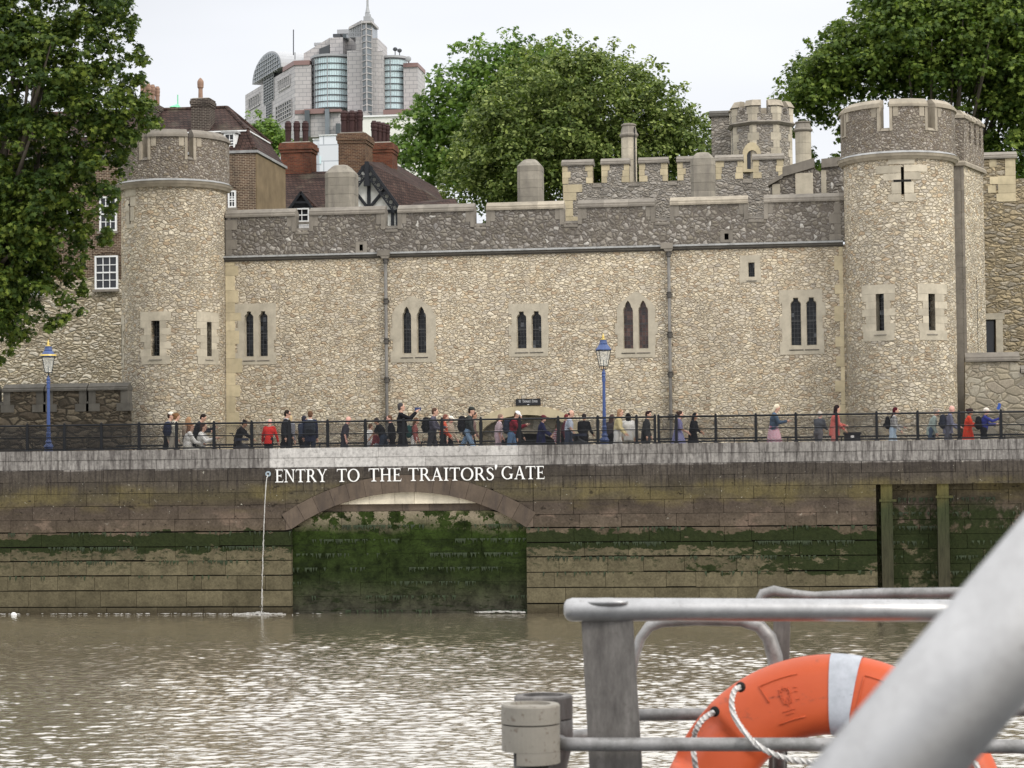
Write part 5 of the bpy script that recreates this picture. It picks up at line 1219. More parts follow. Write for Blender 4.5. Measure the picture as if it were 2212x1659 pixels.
for (a, b, y0, y1, c, r_) in ((205, 254.5, 553, 625.5, 3, 4), (215, 252, 425, 500, 3, 4), (54.6, 93, 545, 638, 2, 4), (492.6, 509.5, 412, 449, 2, 3), (130, 170, 445, 500, 3, 4)):
    X0, X1, Z0, Z1 = sash(a, b, y0, y1, HY - .12 if y1 < 600 else OYW - .09, c, r_, hs_, deep=.08)
    if y1 < 640 and a > 200:
        mb = MB(); m_ = (X0 + X1) / 2; hw = (X1 - X0) / 2 + .15; n = 18
        Yw = (HY - .02)
        for k in range(n):
            t0, t1 = -1 + 2 * k / n, -1 + 2 * (k + .86) / n; q_ = lambda t: Z1 + .02 + .16 * (1 - t * t)
            mb.prism([(m_ + hw * t0, q_(t0)), (m_ + hw * t1, q_(t1)), (m_ + hw * t1 * 1.08, q_(t1) + .28), (m_ + hw * t0 * 1.08, q_(t0) + .28)], Yw - .03, Yw + .05)
        mb.build('brick_arch', M['brickr'] if False else M['brick'], hs_)
def pot(mb, cx, cy, z0, h, r, kind=0):
    if kind == 0: mb.lathe(cx, cy, [(r * .9, z0), (r * .92, z0 + h * .55), (r * 1.06, z0 + h * .57), (r * 1.06, z0 + h * .63), (r * .95, z0 + h * .65), (r * 1.12, z0 + h * .74), (r * 1.1, z0 + h * .8), (r * 1.0, z0 + h * .83), (r * 1.1, z0 + h * .9), (r * .75, z0 + h * .97), (r * .7, z0 + h)], 10)
    else: mb.lathe(cx, cy, [(r * .8, z0), (r * .72, z0 + h * .5), (r * 1.05, z0 + h * .56), (r * 1.1, z0 + h * .7), (r * 1.1, z0 + h * .82), (r * .8, z0 + h * .9), (r * .35, z0 + h * .97), (r * .1, z0 + h)], 10)
def stack(x0, x1, yt, yb, Y, dep, mat, pots, par, potm, corb=.16, shaft_name='chimney', ext=2.0):
    X0, X1 = UX(x0, Y, yb), UX(x1, Y, yb); zt, zb_ = UZ(yt, Y, x0), UZ(yb, Y, x0) - ext; h = zt - zb_
    mb = MB(); w = X1 - X0; i = w * .06
    mb.box(X0 + i, X1 - i, Y, Y + dep, zb_, zt - corb * 2.6); mb.box(X0 + i * .5, X1 - i * .5, Y - i * .5, Y + dep + i * .5, zt - corb * 2.598, zt - corb * 1.9); mb.box(X0, X1, Y - i, Y + dep + i, zt - corb * 1.898, zt - corb * .9); mb.box(X0 + i * .5, X1 - i * .5, Y - i * .5, Y + dep + i * .5, zt - corb * .898, zt - corb * .3); 
    ch = mb.build(shaft_name, mat, par)
    mb = MB(); mb.prismz([(X0 + i, Y), (X1 - i, Y), (X1 - i, Y + dep), (X0 + i, Y + dep)], zt - corb * .298, zt, top=[(X0 + 2 * i, Y + .1), (X1 - 2 * i, Y + .1), (X1 - 2 * i, Y + dep - .1), (X0 + 2 * i, Y + dep - .1)]); mb.build('flaunching', M['cope'], ch)
    for (px_, w_, ptop, dy, k) in pots:
        mb = MB(); Yp = Y + dy; cx = UX(px_, Yp, ptop); pot(mb, cx, Yp, zt - .04, UZ(ptop, Yp, px_) - zt + .04, w_ / 2 * Yp / FPX, k); mb.build('chimney_pot', potm, ch)
    return ch
stack(410.7, 455.5, 211, 285, HY + 1.0, .9, M['brickd'], [(433, 13.5, 168, .45, 1)], hs_, M['potp'])
stack(292, 338, 222, 250, HY + 2.4, 1.6, M['brickd'], [(309, 12, 176, .3, 0), (320, 12, 180, .8, 0), (330, 11, 183, 1.2, 0), (340, 11, 187, 1.5, 0)], hs_, M['potp'])

# ------------------------------------------------------------------ timber gabled house with tiled roofs and tall chimneys
TY = 104.0
th = thing('timbered_house', (UX(780, TY), TY + 3, 8), 'low tiled house with a black and white timbered gable and tall clustered chimneys', 'house')
def f4(x, y, Y=TY): return (UX(x, Y, y), Y, UZ(y, Y, x))
def slab(mb, pts, th_=.12):        # planar-ish polygon of 3D points given thickness downward/back
    n = len(pts); A = [Vector(p) for p in pts]; nn = (A[1] - A[0]).cross(A[2] - A[0]).normalized()
    if nn.y > 0: nn = -nn
    B = [p - nn * th_ for p in A]
    return mb.add([tuple(p) for p in A] + [tuple(p) for p in B], [tuple(range(n)), tuple(range(2 * n - 1, n - 1, -1))] + [((i + 1) % n, i, i + n, (i + 1) % n + n) for i in range(n)])
mb = MB(); slab(mb, [f4(597, 450), f4(710, 450), f4(710, 370, TY + 4.2), f4(616, 372, TY + 4.2)]); mb.add([f4(598, 452, TY + .1), f4(597, 450, TY), f4(616, 372, TY + 4.2), f4(617, 450, TY + 9)], [(0, 1, 2, 3)]); r1 = mb.build('roof', M['tile'], th)
mb = MB(); apex = f4(792, 349, TY - .25); a2 = f4(943, 408, TY + 9.5)
slab(mb, [f4(863, 449, TY - .25), f4(960, 436, TY + 5), f4(943, 405, TY + 9.5), f4(850, 352, TY + 9), apex]); r2 = mb.build('roof', M['tile'], th)
mb = MB(); slab(mb, [f4(880, 449, TY - 1), f4(990, 443, TY), f4(983, 428, TY + .9), f4(895, 436, TY + 1.2)]); mb.build('roof_slope', M['tile'], th)
mb = MB(); mb.prism([(UX(x, TY, y), UZ(y, TY, x)) for x, y in ((758, 470), (758, 400), (792.5, 356), (860, 446), (860, 520), (800, 520))], TY, TY + .3); gw = mb.build('gable_wall', M['plaster'], th)
bm_ = MB()
def tb(x0, y0, x1, y1, w, Y=TY - .03): a, b = f4(x0, y0, Y), f4(x1, y1, Y); bm_.bar(a, b, w, .10)
tb(797, 380, 797, 520, .17); tb(759, 403, 797, 452, .15); tb(832, 408, 800, 447, .15); tb(834, 456, 862, 457, .16, TY - .05); tb(848, 456, 848, 520, .15, TY - .034); tb(858, 456, 858, 520, .12, TY - .036); tb(834, 456, 834, 520, .1, TY - .036); tb(759, 400, 759, 470, .1)
bm_.build('timber_framing', M['timber'], th)
mb = MB(); Yg = TY - .28
for (x0, y0, x1, y1) in ((792.5, 352, 756, 400), (792.5, 352, 864, 450)):
    a, b = Vector(f4(x0, y0, Yg)), Vector(f4(x1, y1, Yg)); mb.bar(a, b, .13, .08); d = b - a; L = d.length; n = int(L / .32); d.normalize(); nn = Vector((0, 0, -1)) if False else Vector((-d.z, 0, d.x)) * (1 if d.x < 0 else -1)
    if nn.z > 0: nn = -nn
    mb.bar(a + nn * .36, b + nn * .36, .08, .07)
    for k in range(n):
        p = a + d * (L * (k + .5) / n) + nn * .18; pts = [p + (d * math.cos(w) + nn * math.sin(w)) * .13 for w in np.linspace(0, 2 * math.pi, 9)[:-1]]; mb.tube(pts, .032, 5, closed=True)
        q_ = a + d * (L * k / n); mb.bar(q_ + nn * .03, q_ + nn * .36, .05, .05)
mb.bar(f4(792.5, 349, Yg - .05), f4(792.5, 396, Yg - .05), .20, .16); mb.bar(f4(792.5, 390, Yg - .08), f4(792.5, 402, Yg - .08), .28, .2); mb.build('bargeboard', M['timber'], th)
# dormer
dY = TY - .5; mb = MB(); mb.prism([(UX(x, dY, y), UZ(y, dY, x)) for x, y in ((628, 452), (650, 417), (672, 452))], dY, dY + .2); dm = mb.build('dormer', M['timber'], th)
mb = MB(); slab(mb, [f4(622, 449, dY - .15), f4(650, 412, dY - .15), f4(664, 412, dY + 2.2), f4(640, 440, dY + 2)]); slab(mb, [f4(650, 412, dY - .15), f4(686, 449, dY - .15), f4(690, 444, dY + 1.5), f4(664, 412, dY + 2.2)]); mb.build('dormer_roof', M['tile'], dm)
mb = MB(); mb.bar(f4(624, 452, dY - .2), f4(650, 415, dY - .2), .12, .06); mb.bar(f4(676, 452, dY - .2), f4(650, 415, dY - .2), .12, .06); mb.bar(f4(638, 437, dY - .19), f4(662, 437, dY - .19), .10, .05); mb.build('bargeboard', M['timber'], dm)
sash(636, 668, 450, 480, dY - .2, 2, 2, th)
PM = M['pot']
stack(602.4, 676.8, 306.5, 372, TY + 4, 1.2, M['brickr'], [(622.3, 14.5, 262, .5, 0), (641, 14.5, 262, .5, 0), (659.5, 14.5, 262, .5, 0)], th, PM, .22)
stack(727.4, 792.5, 285.7, 368, TY + 2, 1.9, M['bricky'], [(743, 15, 239, .4, 0), (760, 15, 239, .4, 0), (777, 14, 238, .4, 0), (749, 14, 241, 1.3, 0), (768, 14, 241, 1.3, 0)], th, PM, .22, ext=1.2)
stack(793, 850, 306.5, 372, TY + 5, 1.5, M['brickr'], [(808, 14, 261, .3, 0), (818, 13.5, 263, .7, 0), (827, 13, 265, 1.0, 0), (836, 13, 268, 1.3, 0)], th, PM, .22, ext=3)

# green copper spire behind the roof
p = U(384, 237, 170); sp = MB(); w = 6 * 170 / FPX; zt = UZ(218, 170, 384); sp.prismz([(p.x - w, 169), (p.x + w, 169), (p.x + w, 171), (p.x - w, 171)], 30, p.z); sp.prismz([(p.x - w * 1.2, 168.5), (p.x + w * 1.2, 168.5), (p.x + w * 1.2, 171), (p.x - w * 1.2, 171)], p.z, zt - .25, top=[(p.x - .03, 169.9), (p.x + .03, 169.9), (p.x + .03, 170), (p.x - .03, 170)]); sp.tube([(p.x, 170, zt - .4), (p.x, 170, zt + .5)], .05, 5)
tag(sp.build('church_spire', M['greencopper']), 'tiny pale green copper spire peeping over the tiled house roof', 'spire')

# ------------------------------------------------------------------ office block far behind
def cc(x, y): return (493.75 + .29762 * x, .29762 * y)
def P6(x, y, Y=600.0): a = cc(x, y); return U(a[0], a[1], Y)
def panel(name, c, bw, rh, mort, ms=.12):
    g = G(name, .6, .3); s = g.sep(g.tc()); v = g.comb(g.math('ADD', s[0], s[1]), s[2], 0.0)
    b = g.N.new('ShaderNodeTexBrick'); g.L.new(v, b.inputs['Vector']); g.put(b.inputs['Color1'], c); g.put(b.inputs['Color2'], tuple(k * .86 for k in c)); g.put(b.inputs['Mortar'], mort)
    b.inputs['Scale'].default_value = 1; b.inputs['Brick Width'].default_value = bw; b.inputs['Row Height'].default_value = rh; b.inputs['Mortar Size'].default_value = ms; b.offset = .5
    return g.col(b.outputs[0])
M['opanel'] = panel('grey_pink_stone_panels', (.49, .465, .45), 2.2, 1.15, (.25, .245, .25), .07)
M['oglass'] = plain('sky_toned_curtain_glass', (.62, .78, .80), .15, .9, var=.22, scale=.3); M['odark'] = plain('dark_curtain_glass', (.07, .085, .09), .15, .8, var=.4, scale=.2)  # drum glass has the sky's reflection put into its base colour
M['oband'] = plain('brown_granite_band', (.26, .165, .15), .5); M['oframe'] = plain('dark_mullion', (.07, .075, .08), .4); M['owhite'] = panel('white_cladding', (.74, .76, .79), 5.0, 2.3, (.42, .44, .47), .09)
M['oroof'] = plain('pale_metal_roof', (.37, .375, .38), .45, var=.1, scale=.3); M['ogrey'] = plain('grey_tower_glass', (.17, .195, .21), .15, .8, var=.5, scale=.15)
ob = thing('office_building', (P6(700, 800).x, 620, 2), 'large grey office block with barrel roof, glass drums and a thin spire, far behind', 'office building')
zf = lambda y, Y=600.0, x=600: P6(x, y, Y).z
xf = lambda x, Y=600.0, y=600: P6(x, y, Y).x
O = Vector((xf(480), 600, 0)); FL = Vector((xf(120, 645), 645, 0)); du = (FL - O); LU = du.length; du.normalize(); dw = Vector((-du.y, du.x, 0));
if dw.y < 0: dw = -dw
def uw(u, w): q_ = O + du * u + dw * w; return (q_.x, q_.y)
def ufrompx(px):      # where the ray through px meets the oblique face
    a = cc(px, 600); d = FWD * FPX + RT * (a[0] - PW / 2) + UPV * (PH / 2 - a[1]); det = d.x * (-du.y) + du.x * d.y
    t = (O.x - CAM.x) * (-du.y) + du.x * (O.y - CAM.y); t /= det; q_ = CAM + d * t; return (Vector((q_.x, q_.y, 0)) - O).dot(du), q_.y
zr = zf(470)
mb = MB(); mb.prismz([uw(0, 0), uw(LU, 0), uw(LU, 30), uw(0, 30), (xf(600), 640), (xf(600), 600)], 2, zr); ow_ = mb.build('stone_wing', M['opanel'], ob)
mb = MB(); u400 = ufrompx(400)[0]; mb.prismz([uw(-.3, -.3), uw(u400, -.3), uw(u400, 3), (xf(590), 606), (xf(590), 599.7)], zr + .01, zf(437)); mb.build('granite_band', M['oband'], ow_)
uA, YA = ufrompx(400); uB, YB = ufrompx(185); zs = (P6(400, 490, YA).z + P6(185, 610, YB).z) / 2; zap = P6(297, 385, (YA + YB) / 2).z; um = (uA + uB) / 2; hw = (uB - uA) / 2; n = 16
def vaultmb(w0, w1, k, z_in):
    mb = MB(); pr = [(um + hw * k * math.cos(math.pi * i / n), zs + (zap - zs) * k * math.sin(math.pi * i / n)) for i in range(n + 1)]
    vs = [(*uw(u, w0), z) for u, z in pr] + [(*uw(u, w1), z) for u, z in pr]; m = n + 1
    mb.add(vs, [tuple(range(m)), tuple(range(2 * m - 1, m - 1, -1))] + [(i + 1, i, i + m, i + 1 + m) for i in range(n)] + [(0, n, n + m, m)]); return mb
vaultmb(-.6, 30, 1.0, 0).build('barrel_roof', M['oroof'], ob)
vaultmb(-.75, -.62, .93, 0).build('arched_glazing', M['ogrey'], ob)
mb = MB()
for k in range(1, 12):
    u = um - hw * .9 + hw * 1.8 * k / 12; zz = zs + (zap - zs) * .9 * math.sqrt(max(0, 1 - ((u - um) / (hw * .9)) ** 2)); a, b = uw(u, -.9), uw(u, -.9); mb.bar((*a, zs - .5), (*b, zz), .18, .15)
for k in range(0, 5):
    z = zs + (zap - zs) * .9 * k / 5.2; w2 = hw * .9 * math.sqrt(1 - (k / 5.2) ** 2); mb.bar((*uw(um - w2, -.92), z), (*uw(um + w2, -.92), z), .18, .15)
mb.build('glazing_bars', M['oroof'], ob)
def ogrid(px0, px1, y0, y1, nc, nr, par, gm='odark', fm='opanel', bw=.5):
    (u0, Y0), (u1, Y1) = ufrompx(px0), ufrompx(px1); za, zb_ = P6(px0, y0, Y0).z, P6(px0, y1, Y0).z
    mb = MB(); mb.prismz([uw(u0, -.05), uw(u1, -.05), uw(u1, .3), uw(u0, .3)], zb_, za); wo_ = mb.build('window_grid', M[gm], par)
    mb = MB()
    for k in range(nc + 1): u = u0 + (u1 - u0) * k / nc; mb.bar((*uw(u, -.15), zb_), (*uw(u, -.15), za), bw, .4)
    for k in range(nr + 1): z = zb_ + (za - zb_) * k / nr; mb.bar((*uw(u0, -.14), z), (*uw(u1, -.14), z), bw, .3)
    mb.build('mullions', M[fm], wo_)
ogrid(365, 448, 588, 665, 6, 1, ob); ogrid(150, 228, 720, 800, 5, 1, ob); ogrid(345, 458, 780, 900, 7, 4, ob, bw=.3); ogrid(258, 330, 560, 760, 6, 10, ob, 'odark', 'oroof', .16); ogrid(275, 314, 762, 910, 4, 8, ob, 'odark', 'oroof', .15)
# front: flat stone, drums, fins, prow
def fbox(x0, x1, y0, y1, name, m, Y=600.0, dep=12, par=None, ybot=None):
    mb = MB(); mb.box(xf(x0, Y), xf(x1, Y), Y, Y + dep, P6(x0, y1, Y).z, P6(x0, y0, Y).z); return mb.build(name, M[m], par or ob)
def drum(x0, x1, y0, y1, Y, nv, dark):
    r = (xf(x1, Y) - xf(x0, Y)) / 2; cx = (xf(x1, Y) + xf(x0, Y)) / 2; z0, z1 = P6(x0, y1, Y).z, P6(x0, y0, Y).z
    mb = MB(); mb.lathe(cx, Y + r, [(r, z0), (r, z1)], 40); d_ = mb.build('glass_drum', M['oglass'], ob)
    if dark: mb = MB(); mb.cyl(cx, Y + r, R(-88), R(-48), z0, z1 - .3, r - .1, r + .05); mb.build('dark_glazing', M['odark'], d_)
    mb = MB()
    for k in range(9): z = z0 + (z1 - z0) * k / 8; mb.cyl(cx, Y + r, R(-89), R(89), z - .10, z + .14, r - .1, r + .25, n=30)
    mb.build('floor_band', M['oframe'], d_); mb = MB()
    for a in nv: mb.cyl(cx, Y + r, R(a - .9), R(a + .9), z0, z1, r, r + .25, n=1)
    for k in range(26): a = -85 + 170 * k / 25; mb.cyl(cx, Y + r, R(a - .22), R(a + .22), z0, z1, r - .1, r + .12, n=1)
    mb.build('mullions', M['oroof'], d_); mb = MB(); mb.lathe(cx, Y + r, [(r + .4, z1 + .25), (r + .4, z1 + .9), (r * .5, z1 + 1.3), (.2, z1 + 1.35)], 30); mb.build('drum_roof', M['oroof'], d_)
drum(578, 870, 418, 785, 598, (-46, -36, -2), True); drum(1075, 1276, 428, 795, 600, (0,), False)
fbox(860, 893, 362, 800, 'recess', 'oframe', 603); fbox(862, 972, 368, 860, 'stone_fin', 'opanel', 597, 14); fbox(925, 972, 268, 367.5, 'stone_fin', 'opanel', 597, 14); fbox(1040, 1083, 276, 860, 'stone_fin', 'opanel', 597, 14); fbox(1083.5, 1119, 370, 860, 'stone_fin', 'opanel', 597.5, 14)
a, m_, b = P6(970, 500, 596), P6(1003, 500, 593.5), P6(1042, 500, 596)
mb = MB(); mb.prismz([(a.x, 596), (m_.x, 593.5), (b.x, 596), (b.x, 604), (a.x, 604)], 60, zf(168, 595, 1000)); pr = mb.build('glass_prow', M['ogrey'], ob)
mb = MB()
for (p_, q_) in (((a.x, 595.9), (a.x, 595.9)), ((m_.x, 593.3), (m_.x, 593.3)), ((b.x, 595.9), (b.x, 595.9))): mb.bar((*p_, 60), (*p_, zf(168, 595, 1000)), .3, .3)
for k in range(15):
    z = zf(168 + 46 * k, 595, 1000); mb.bar((a.x, 595.8, z), (m_.x, 593.3, z), .25, .2); mb.bar((m_.x, 593.3, z), (b.x, 595.8, z), .25, .2)
mb.build('mullions', M['opanel'], pr)
fbox(965, 1042, 150, 167, 'cornice', 'opanel', 593, 10); fbox(983, 1034, 118, 149.5, 'spire_base', 'oroof', 594.5, 5); fbox(994, 1022, 92, 117.5, 'spire_base', 'oroof', 595.5, 3)
mb = MB(); p_ = P6(1009, 92, 597); mb.tube([(p_.x, 597, p_.z), (p_.x, 597, zf(50, 597, 1009)), (p_.x, 597, zf(-160, 597, 1009))], [.7, .35, .2], 8); mb.build('spire_mast', M['oroof'], ob)
fbox(876, 966, 195, 265, 'lattice_tower', 'odark', 600, 8); mb = MB()
for k in range(8): x = 876 + 90 * k / 7; mb.bar(P6(x, 268, 599.6), P6(x, 205 - 45 * (x - 876) / 90, 599.6), .4, .4)
for y in (268, 240): mb.bar(P6(876, y, 599.5), P6(966, y, 599.5), .3, .3)
mb.build('lattice_frame', M['oroof'], ob); mb = MB(); mb.prism([(P6(x, y, 599).x, P6(x, y, 599).z) for x, y in ((873, 212), (873, 195), (966, 145), (966, 170))], 599, 608); mb.build('lattice_roof', M['opanel'], ob)
fbox(738, 832, 274, 430, 'penthouse', 'opanel', 606, 14); fbox(832, 925, 275, 430, 'penthouse', 'opanel', 610, 14)
mb = MB(); mb.prism([(P6(x, y, 607).x, P6(x, y, 607).z) for x, y in ((545, 440), (545, 388), (735, 272), (738, 440))], 607, 622); mb.build('sloping_plant_block', M['opanel'], ob)
mb = MB(); mb.prism([(P6(x, y, 605.5).x, P6(x, y, 605.5).z) for x, y in ((655, 410), (655, 352), (730, 322), (730, 400))], 605.9, 607.2); mb.build('louvre', M['oframe'], ob)
fbox(790, 870, 215, 245, 'roof_plant', 'oroof', 612, 6); fbox(760, 812, 246, 268, 'roof_plant', 'oframe', 612, 6); fbox(832, 858, 246, 275, 'roof_plant', 'odark', 606, 4); fbox(622, 680, 310, 330, 'roof_plant', 'oroof', 610, 4)
fbox(1270, 1372, 487, 800, 'stone_block', 'opanel', 600); fbox(1268, 1375, 458, 486.5, 'granite_band', 'oband', 599.6)
fbox(480, 1000, 828, 1000, 'podium', 'opanel', 590, 10); fbox(478, 545, 800, 827.5, 'podium_band', 'oband', 589.7, 10); fbox(545.5, 690, 792, 827.5, 'podium_band', 'oband', 589.0, 10); fbox(730, 812, 792, 812, 'podium_band', 'oband', 588.6, 10)
fbox(550, 585, 800, 990, 'podium_window', 'odark', 588.4, 3); fbox(697, 728, 790, 985, 'podium_window', 'ogrey', 588.4, 3); fbox(775, 806, 895, 985, 'podium_window', 'odark', 588.4, 3)
fbox(1120, 1320, 797, 832, 'podium_band', 'oband', 589, 10); fbox(1320, 1412, 810, 838, 'podium_band', 'oband', 589, 10); fbox(1100, 1412, 838.5, 900, 'podium', 'opanel', 590, 10)
mb = MB(); p_ = P6(1307, 455, 599); q_ = P6(1307, 430, 599); mb.tube([(p_.x, 599, p_.z), (q_.x, 599, q_.z)], .25, 6); mb.ell((q_.x, 598.5, q_.z), (.85, .3, .85), 14, 8); mb.build('satellite_dish', M['oroof'], ob)
for (x, y0, y1, w) in ((471, 215, 400, .16), (482, 380, 432, .12), (1209, 352, 420, .14), (1241, 362, 420, .14), (1120, 366, 372, .1)):
    mb = MB(); mb.tube([P6(x, y1, 604), P6(x, y0, 604)], w, 6)
    if 1200 < x < 1250: mb.ell(P6(x, y0 + 5, 604), (.7, .5, .6), 8, 6)
    mb.build('antenna', M['oframe'], ob)
for x in (1150, 1195, 1240): mb = MB(); p_ = P6(x, 428, 606); mb.ell((p_.x, 606, p_.z), (1.3, 1.2, .9), 12, 8); mb.build('roof_dome', M['oroof'], ob)
wb = thing('white_building', (P6(690, 1100, 300).x, 310, 2), 'plain white clad building below the grey office block, beside the middle chimneys', 'building', )
mb = MB(); Y = 300.0
mb.box(xf(575, Y), xf(655, Y), Y + 3, Y + 12, 2, P6(600, 992, Y).z); mb.box(xf(655.2, Y), xf(800, Y), Y, Y + 12, 2, P6(700, 985, Y).z); mb.build('wall', M['owhite'], wb)
mb = MB(); mb.box(xf(652, Y), xf(803, Y), Y - .15, Y + 12.1, P6(700, 985, Y).z + .01, P6(700, 978, Y).z); mb.box(xf(572, Y), xf(651, Y), Y + 2.8, Y + 12.1, P6(600, 992, Y).z + .01, P6(600, 986, Y).z); mb.build('parapet', M['white'], wb)
mb = MB(); mb.box(xf(655, Y), xf(668, Y), Y - .1, Y, P6(660, 1190, Y).z, P6(660, 1135, Y).z); mb.build('window', M['oglass'], wb)
w2 = thing('white_building', (P6(1130, 900, 420).x, 430, 2), 'long white rendered building between the chimneys and the bright green tree', 'building')
Y = 420.0; mb = MB(); mb.box(xf(970, Y), xf(1420, Y), Y, Y + 20, 2, P6(1100, 850, Y).z); mb.build('wall', M['plaster'], w2)
mb = MB(); mb.box(xf(968, Y), xf(1422, Y), Y - .3, Y + 20.2, P6(1100, 849, Y).z, P6(1100, 836, Y).z); mb.build('cornice', M['white'], w2)

# ------------------------------------------------------------------ right edge: brown curtain wall and low moat wall
RWY = 92.0
t = thing('curtain_wall', (UX(2180, RWY), RWY, 2), 'tall brownish curtain wall at the right edge with a raised merlon and a doorway', 'castle wall')
f = lambda x, y, Y=RWY: (UX(x, Y, y), UZ(y, Y, x))
dr_ = [f(2128, 690), f(2151, 690), f(2151, 765), f(2128, 765)]
mb = MB(); plate(mb, [f(2080, 1000), f(2300, 1000), f(2300, 384), f(2192, 386), f(2191, 345), f(2080, 345)], [dr_], RWY, RWY + 1); w_ = mb.build('wall', M['rightwall'], t)
mb = MB(); mb.prism([(x, z) for x, z in dr_], RWY + .5, RWY + .52); mb.build('doorway', M['glass'], t)
mb = MB(); a, b = dr_[1], dr_[2]; mb.box(a[0], a[0] + .28, RWY - .03, RWY + .4, b[1], a[1]); mb.box(dr_[0][0] - .3, a[0] + .36, RWY - .04, RWY + .4, a[1] + .003, a[1] + .26); mb.build('door_surround', M['dress'], t)
mb = MB(); a = f(2080, 345); b = f(2192, 345); coping(mb, a[0], b[0] + .1, RWY, RWY + .9, a[1], .34, .1); mb.build('coping', M['cope'], w_)
mb = MB(); rs = random.Random(8)
for i in range(5):
    z = a[1] - .01 - i * .36; mb.box(b[0] - rs.choice((.4, .7, .55)), b[0] + .02, RWY - .02, RWY + .3, z - .35, z, rs.random()); mb.box(UX(2138, RWY, 380) + rs.uniform(-.2, .3), UX(2150, RWY, 380) + rs.uniform(0, .3), RWY - .018, RWY + .3, z - .33, z - .02, rs.random())
mb.build('quoins', M['dressy'], t)
LY = 83.5
t = thing('moat_wall', (UX(2165, LY), LY, ZG - 1), 'low coursed stone wall with flat coping at the foot of the right turret', 'castle wall')
f = lambda x, y, Y=LY: (UX(x, Y, y), UZ(y, Y, x))
mb = MB(); plate(mb, [f(2085, 1000), f(2300, 1000), f(2300, 806), f(2203, 806), f(2203, 782), f(2085, 782)], [], LY, LY + .6); w_ = mb.build('wall', M['lowwall'], t)
mb = MB(); a, b = f(2085, 782), f(2200, 782); coping(mb, a[0], b[0] + .05, LY, LY + .6, a[1] + .002, .36, .1); mb.build('coping', M['cope'], w_)
mb = MB(); a, b = f(2204, 806), f(2300, 806); coping(mb, a[0] + .02, b[0], LY + .02, LY + .6, a[1] + .002, .3, .1); mb.build('coping', M['cope'], w_)

# ------------------------------------------------------------------ trees
def leafmat(name, c0, c1, c2, rough=.6):
    g = G(name, rough, .2); r = g.attr('leafv')
    col = g.ramp(r, [(0.0, c0), (.5, c1), (1.0, c2)])
    g.col(col)
    tr = g.N.new('ShaderNodeBsdfTranslucent'); g.L.new(g.mix(1.0, col, (1.1, 1.25, .6), 'MULTIPLY'), tr.inputs[0])
    ms = g.N.new('ShaderNodeMixShader'); ms.inputs[0].default_value = .28
    out = g.N['Material Output']; g.L.new(g.b.outputs[0], ms.inputs[1]); g.L.new(tr.outputs[0], ms.inputs[2]); g.L.new(ms.outputs[0], out.inputs[0])
    return g.m
M['leaf_plane'] = leafmat('plane_tree_leaf', (.018, .038, .006), (.048, .080, .012), (.15, .19, .03))
M['leaf_plane2'] = leafmat('lighter_plane_tree_leaf', (.028, .055, .009), (.075, .120, .017), (.18, .235, .04))  # lighter green for the right-hand plane tree
M['leaf_bright'] = leafmat('bright_green_leaf', (.045, .09, .016), (.095, .165, .026), (.17, .25, .045))
M['leaf_lime'] = leafmat('lime_tree_leaf', (.048, .075, .016), (.105, .145, .030), (.31, .36, .11))
M['bark'] = plain('grey_brown_bark', (.10, .085, .065), .9, var=.4, scale=4, bump=.6)
def inpoly(P, xs, ys):
    ins = np.zeros(len(xs), bool); n = len(P)
    for i in range(n):
        x0, y0 = P[i]; x1, y1 = P[(i + 1) % n]
        c = ((y0 > ys) != (y1 > ys)) & (xs < (x1 - x0) * (ys - y0) / (y1 - y0 + 1e-9) + x0); ins ^= c
    return ins
def distpoly(P, xs, ys):
    d = np.full(len(xs), 1e9); n = len(P)
    for i in range(n):
        ax, ay = P[i]; bx, by = P[(i + 1) % n]; vx, vy = bx - ax, by - ay; t = np.clip(((xs - ax) * vx + (ys - ay) * vy) / (vx * vx + vy * vy + 1e-9), 0, 1)
        d = np.minimum(d, np.hypot(xs - ax - t * vx, ys - ay - t * vy))
    return d
def star(k):      # lobed leaf outline in unit space
    if k == 'plane': return [(0, -.5), (.18, -.22), (.5, -.18), (.28, .05), (.42, .36), (.12, .24), (0, .55), (-.12, .24), (-.42, .36), (-.28, .05), (-.5, -.18), (-.18, -.22)]
    return [(0, -.5), (.32, -.15), (.26, .25), (0, .5), (-.26, .25), (-.32, -.15)]
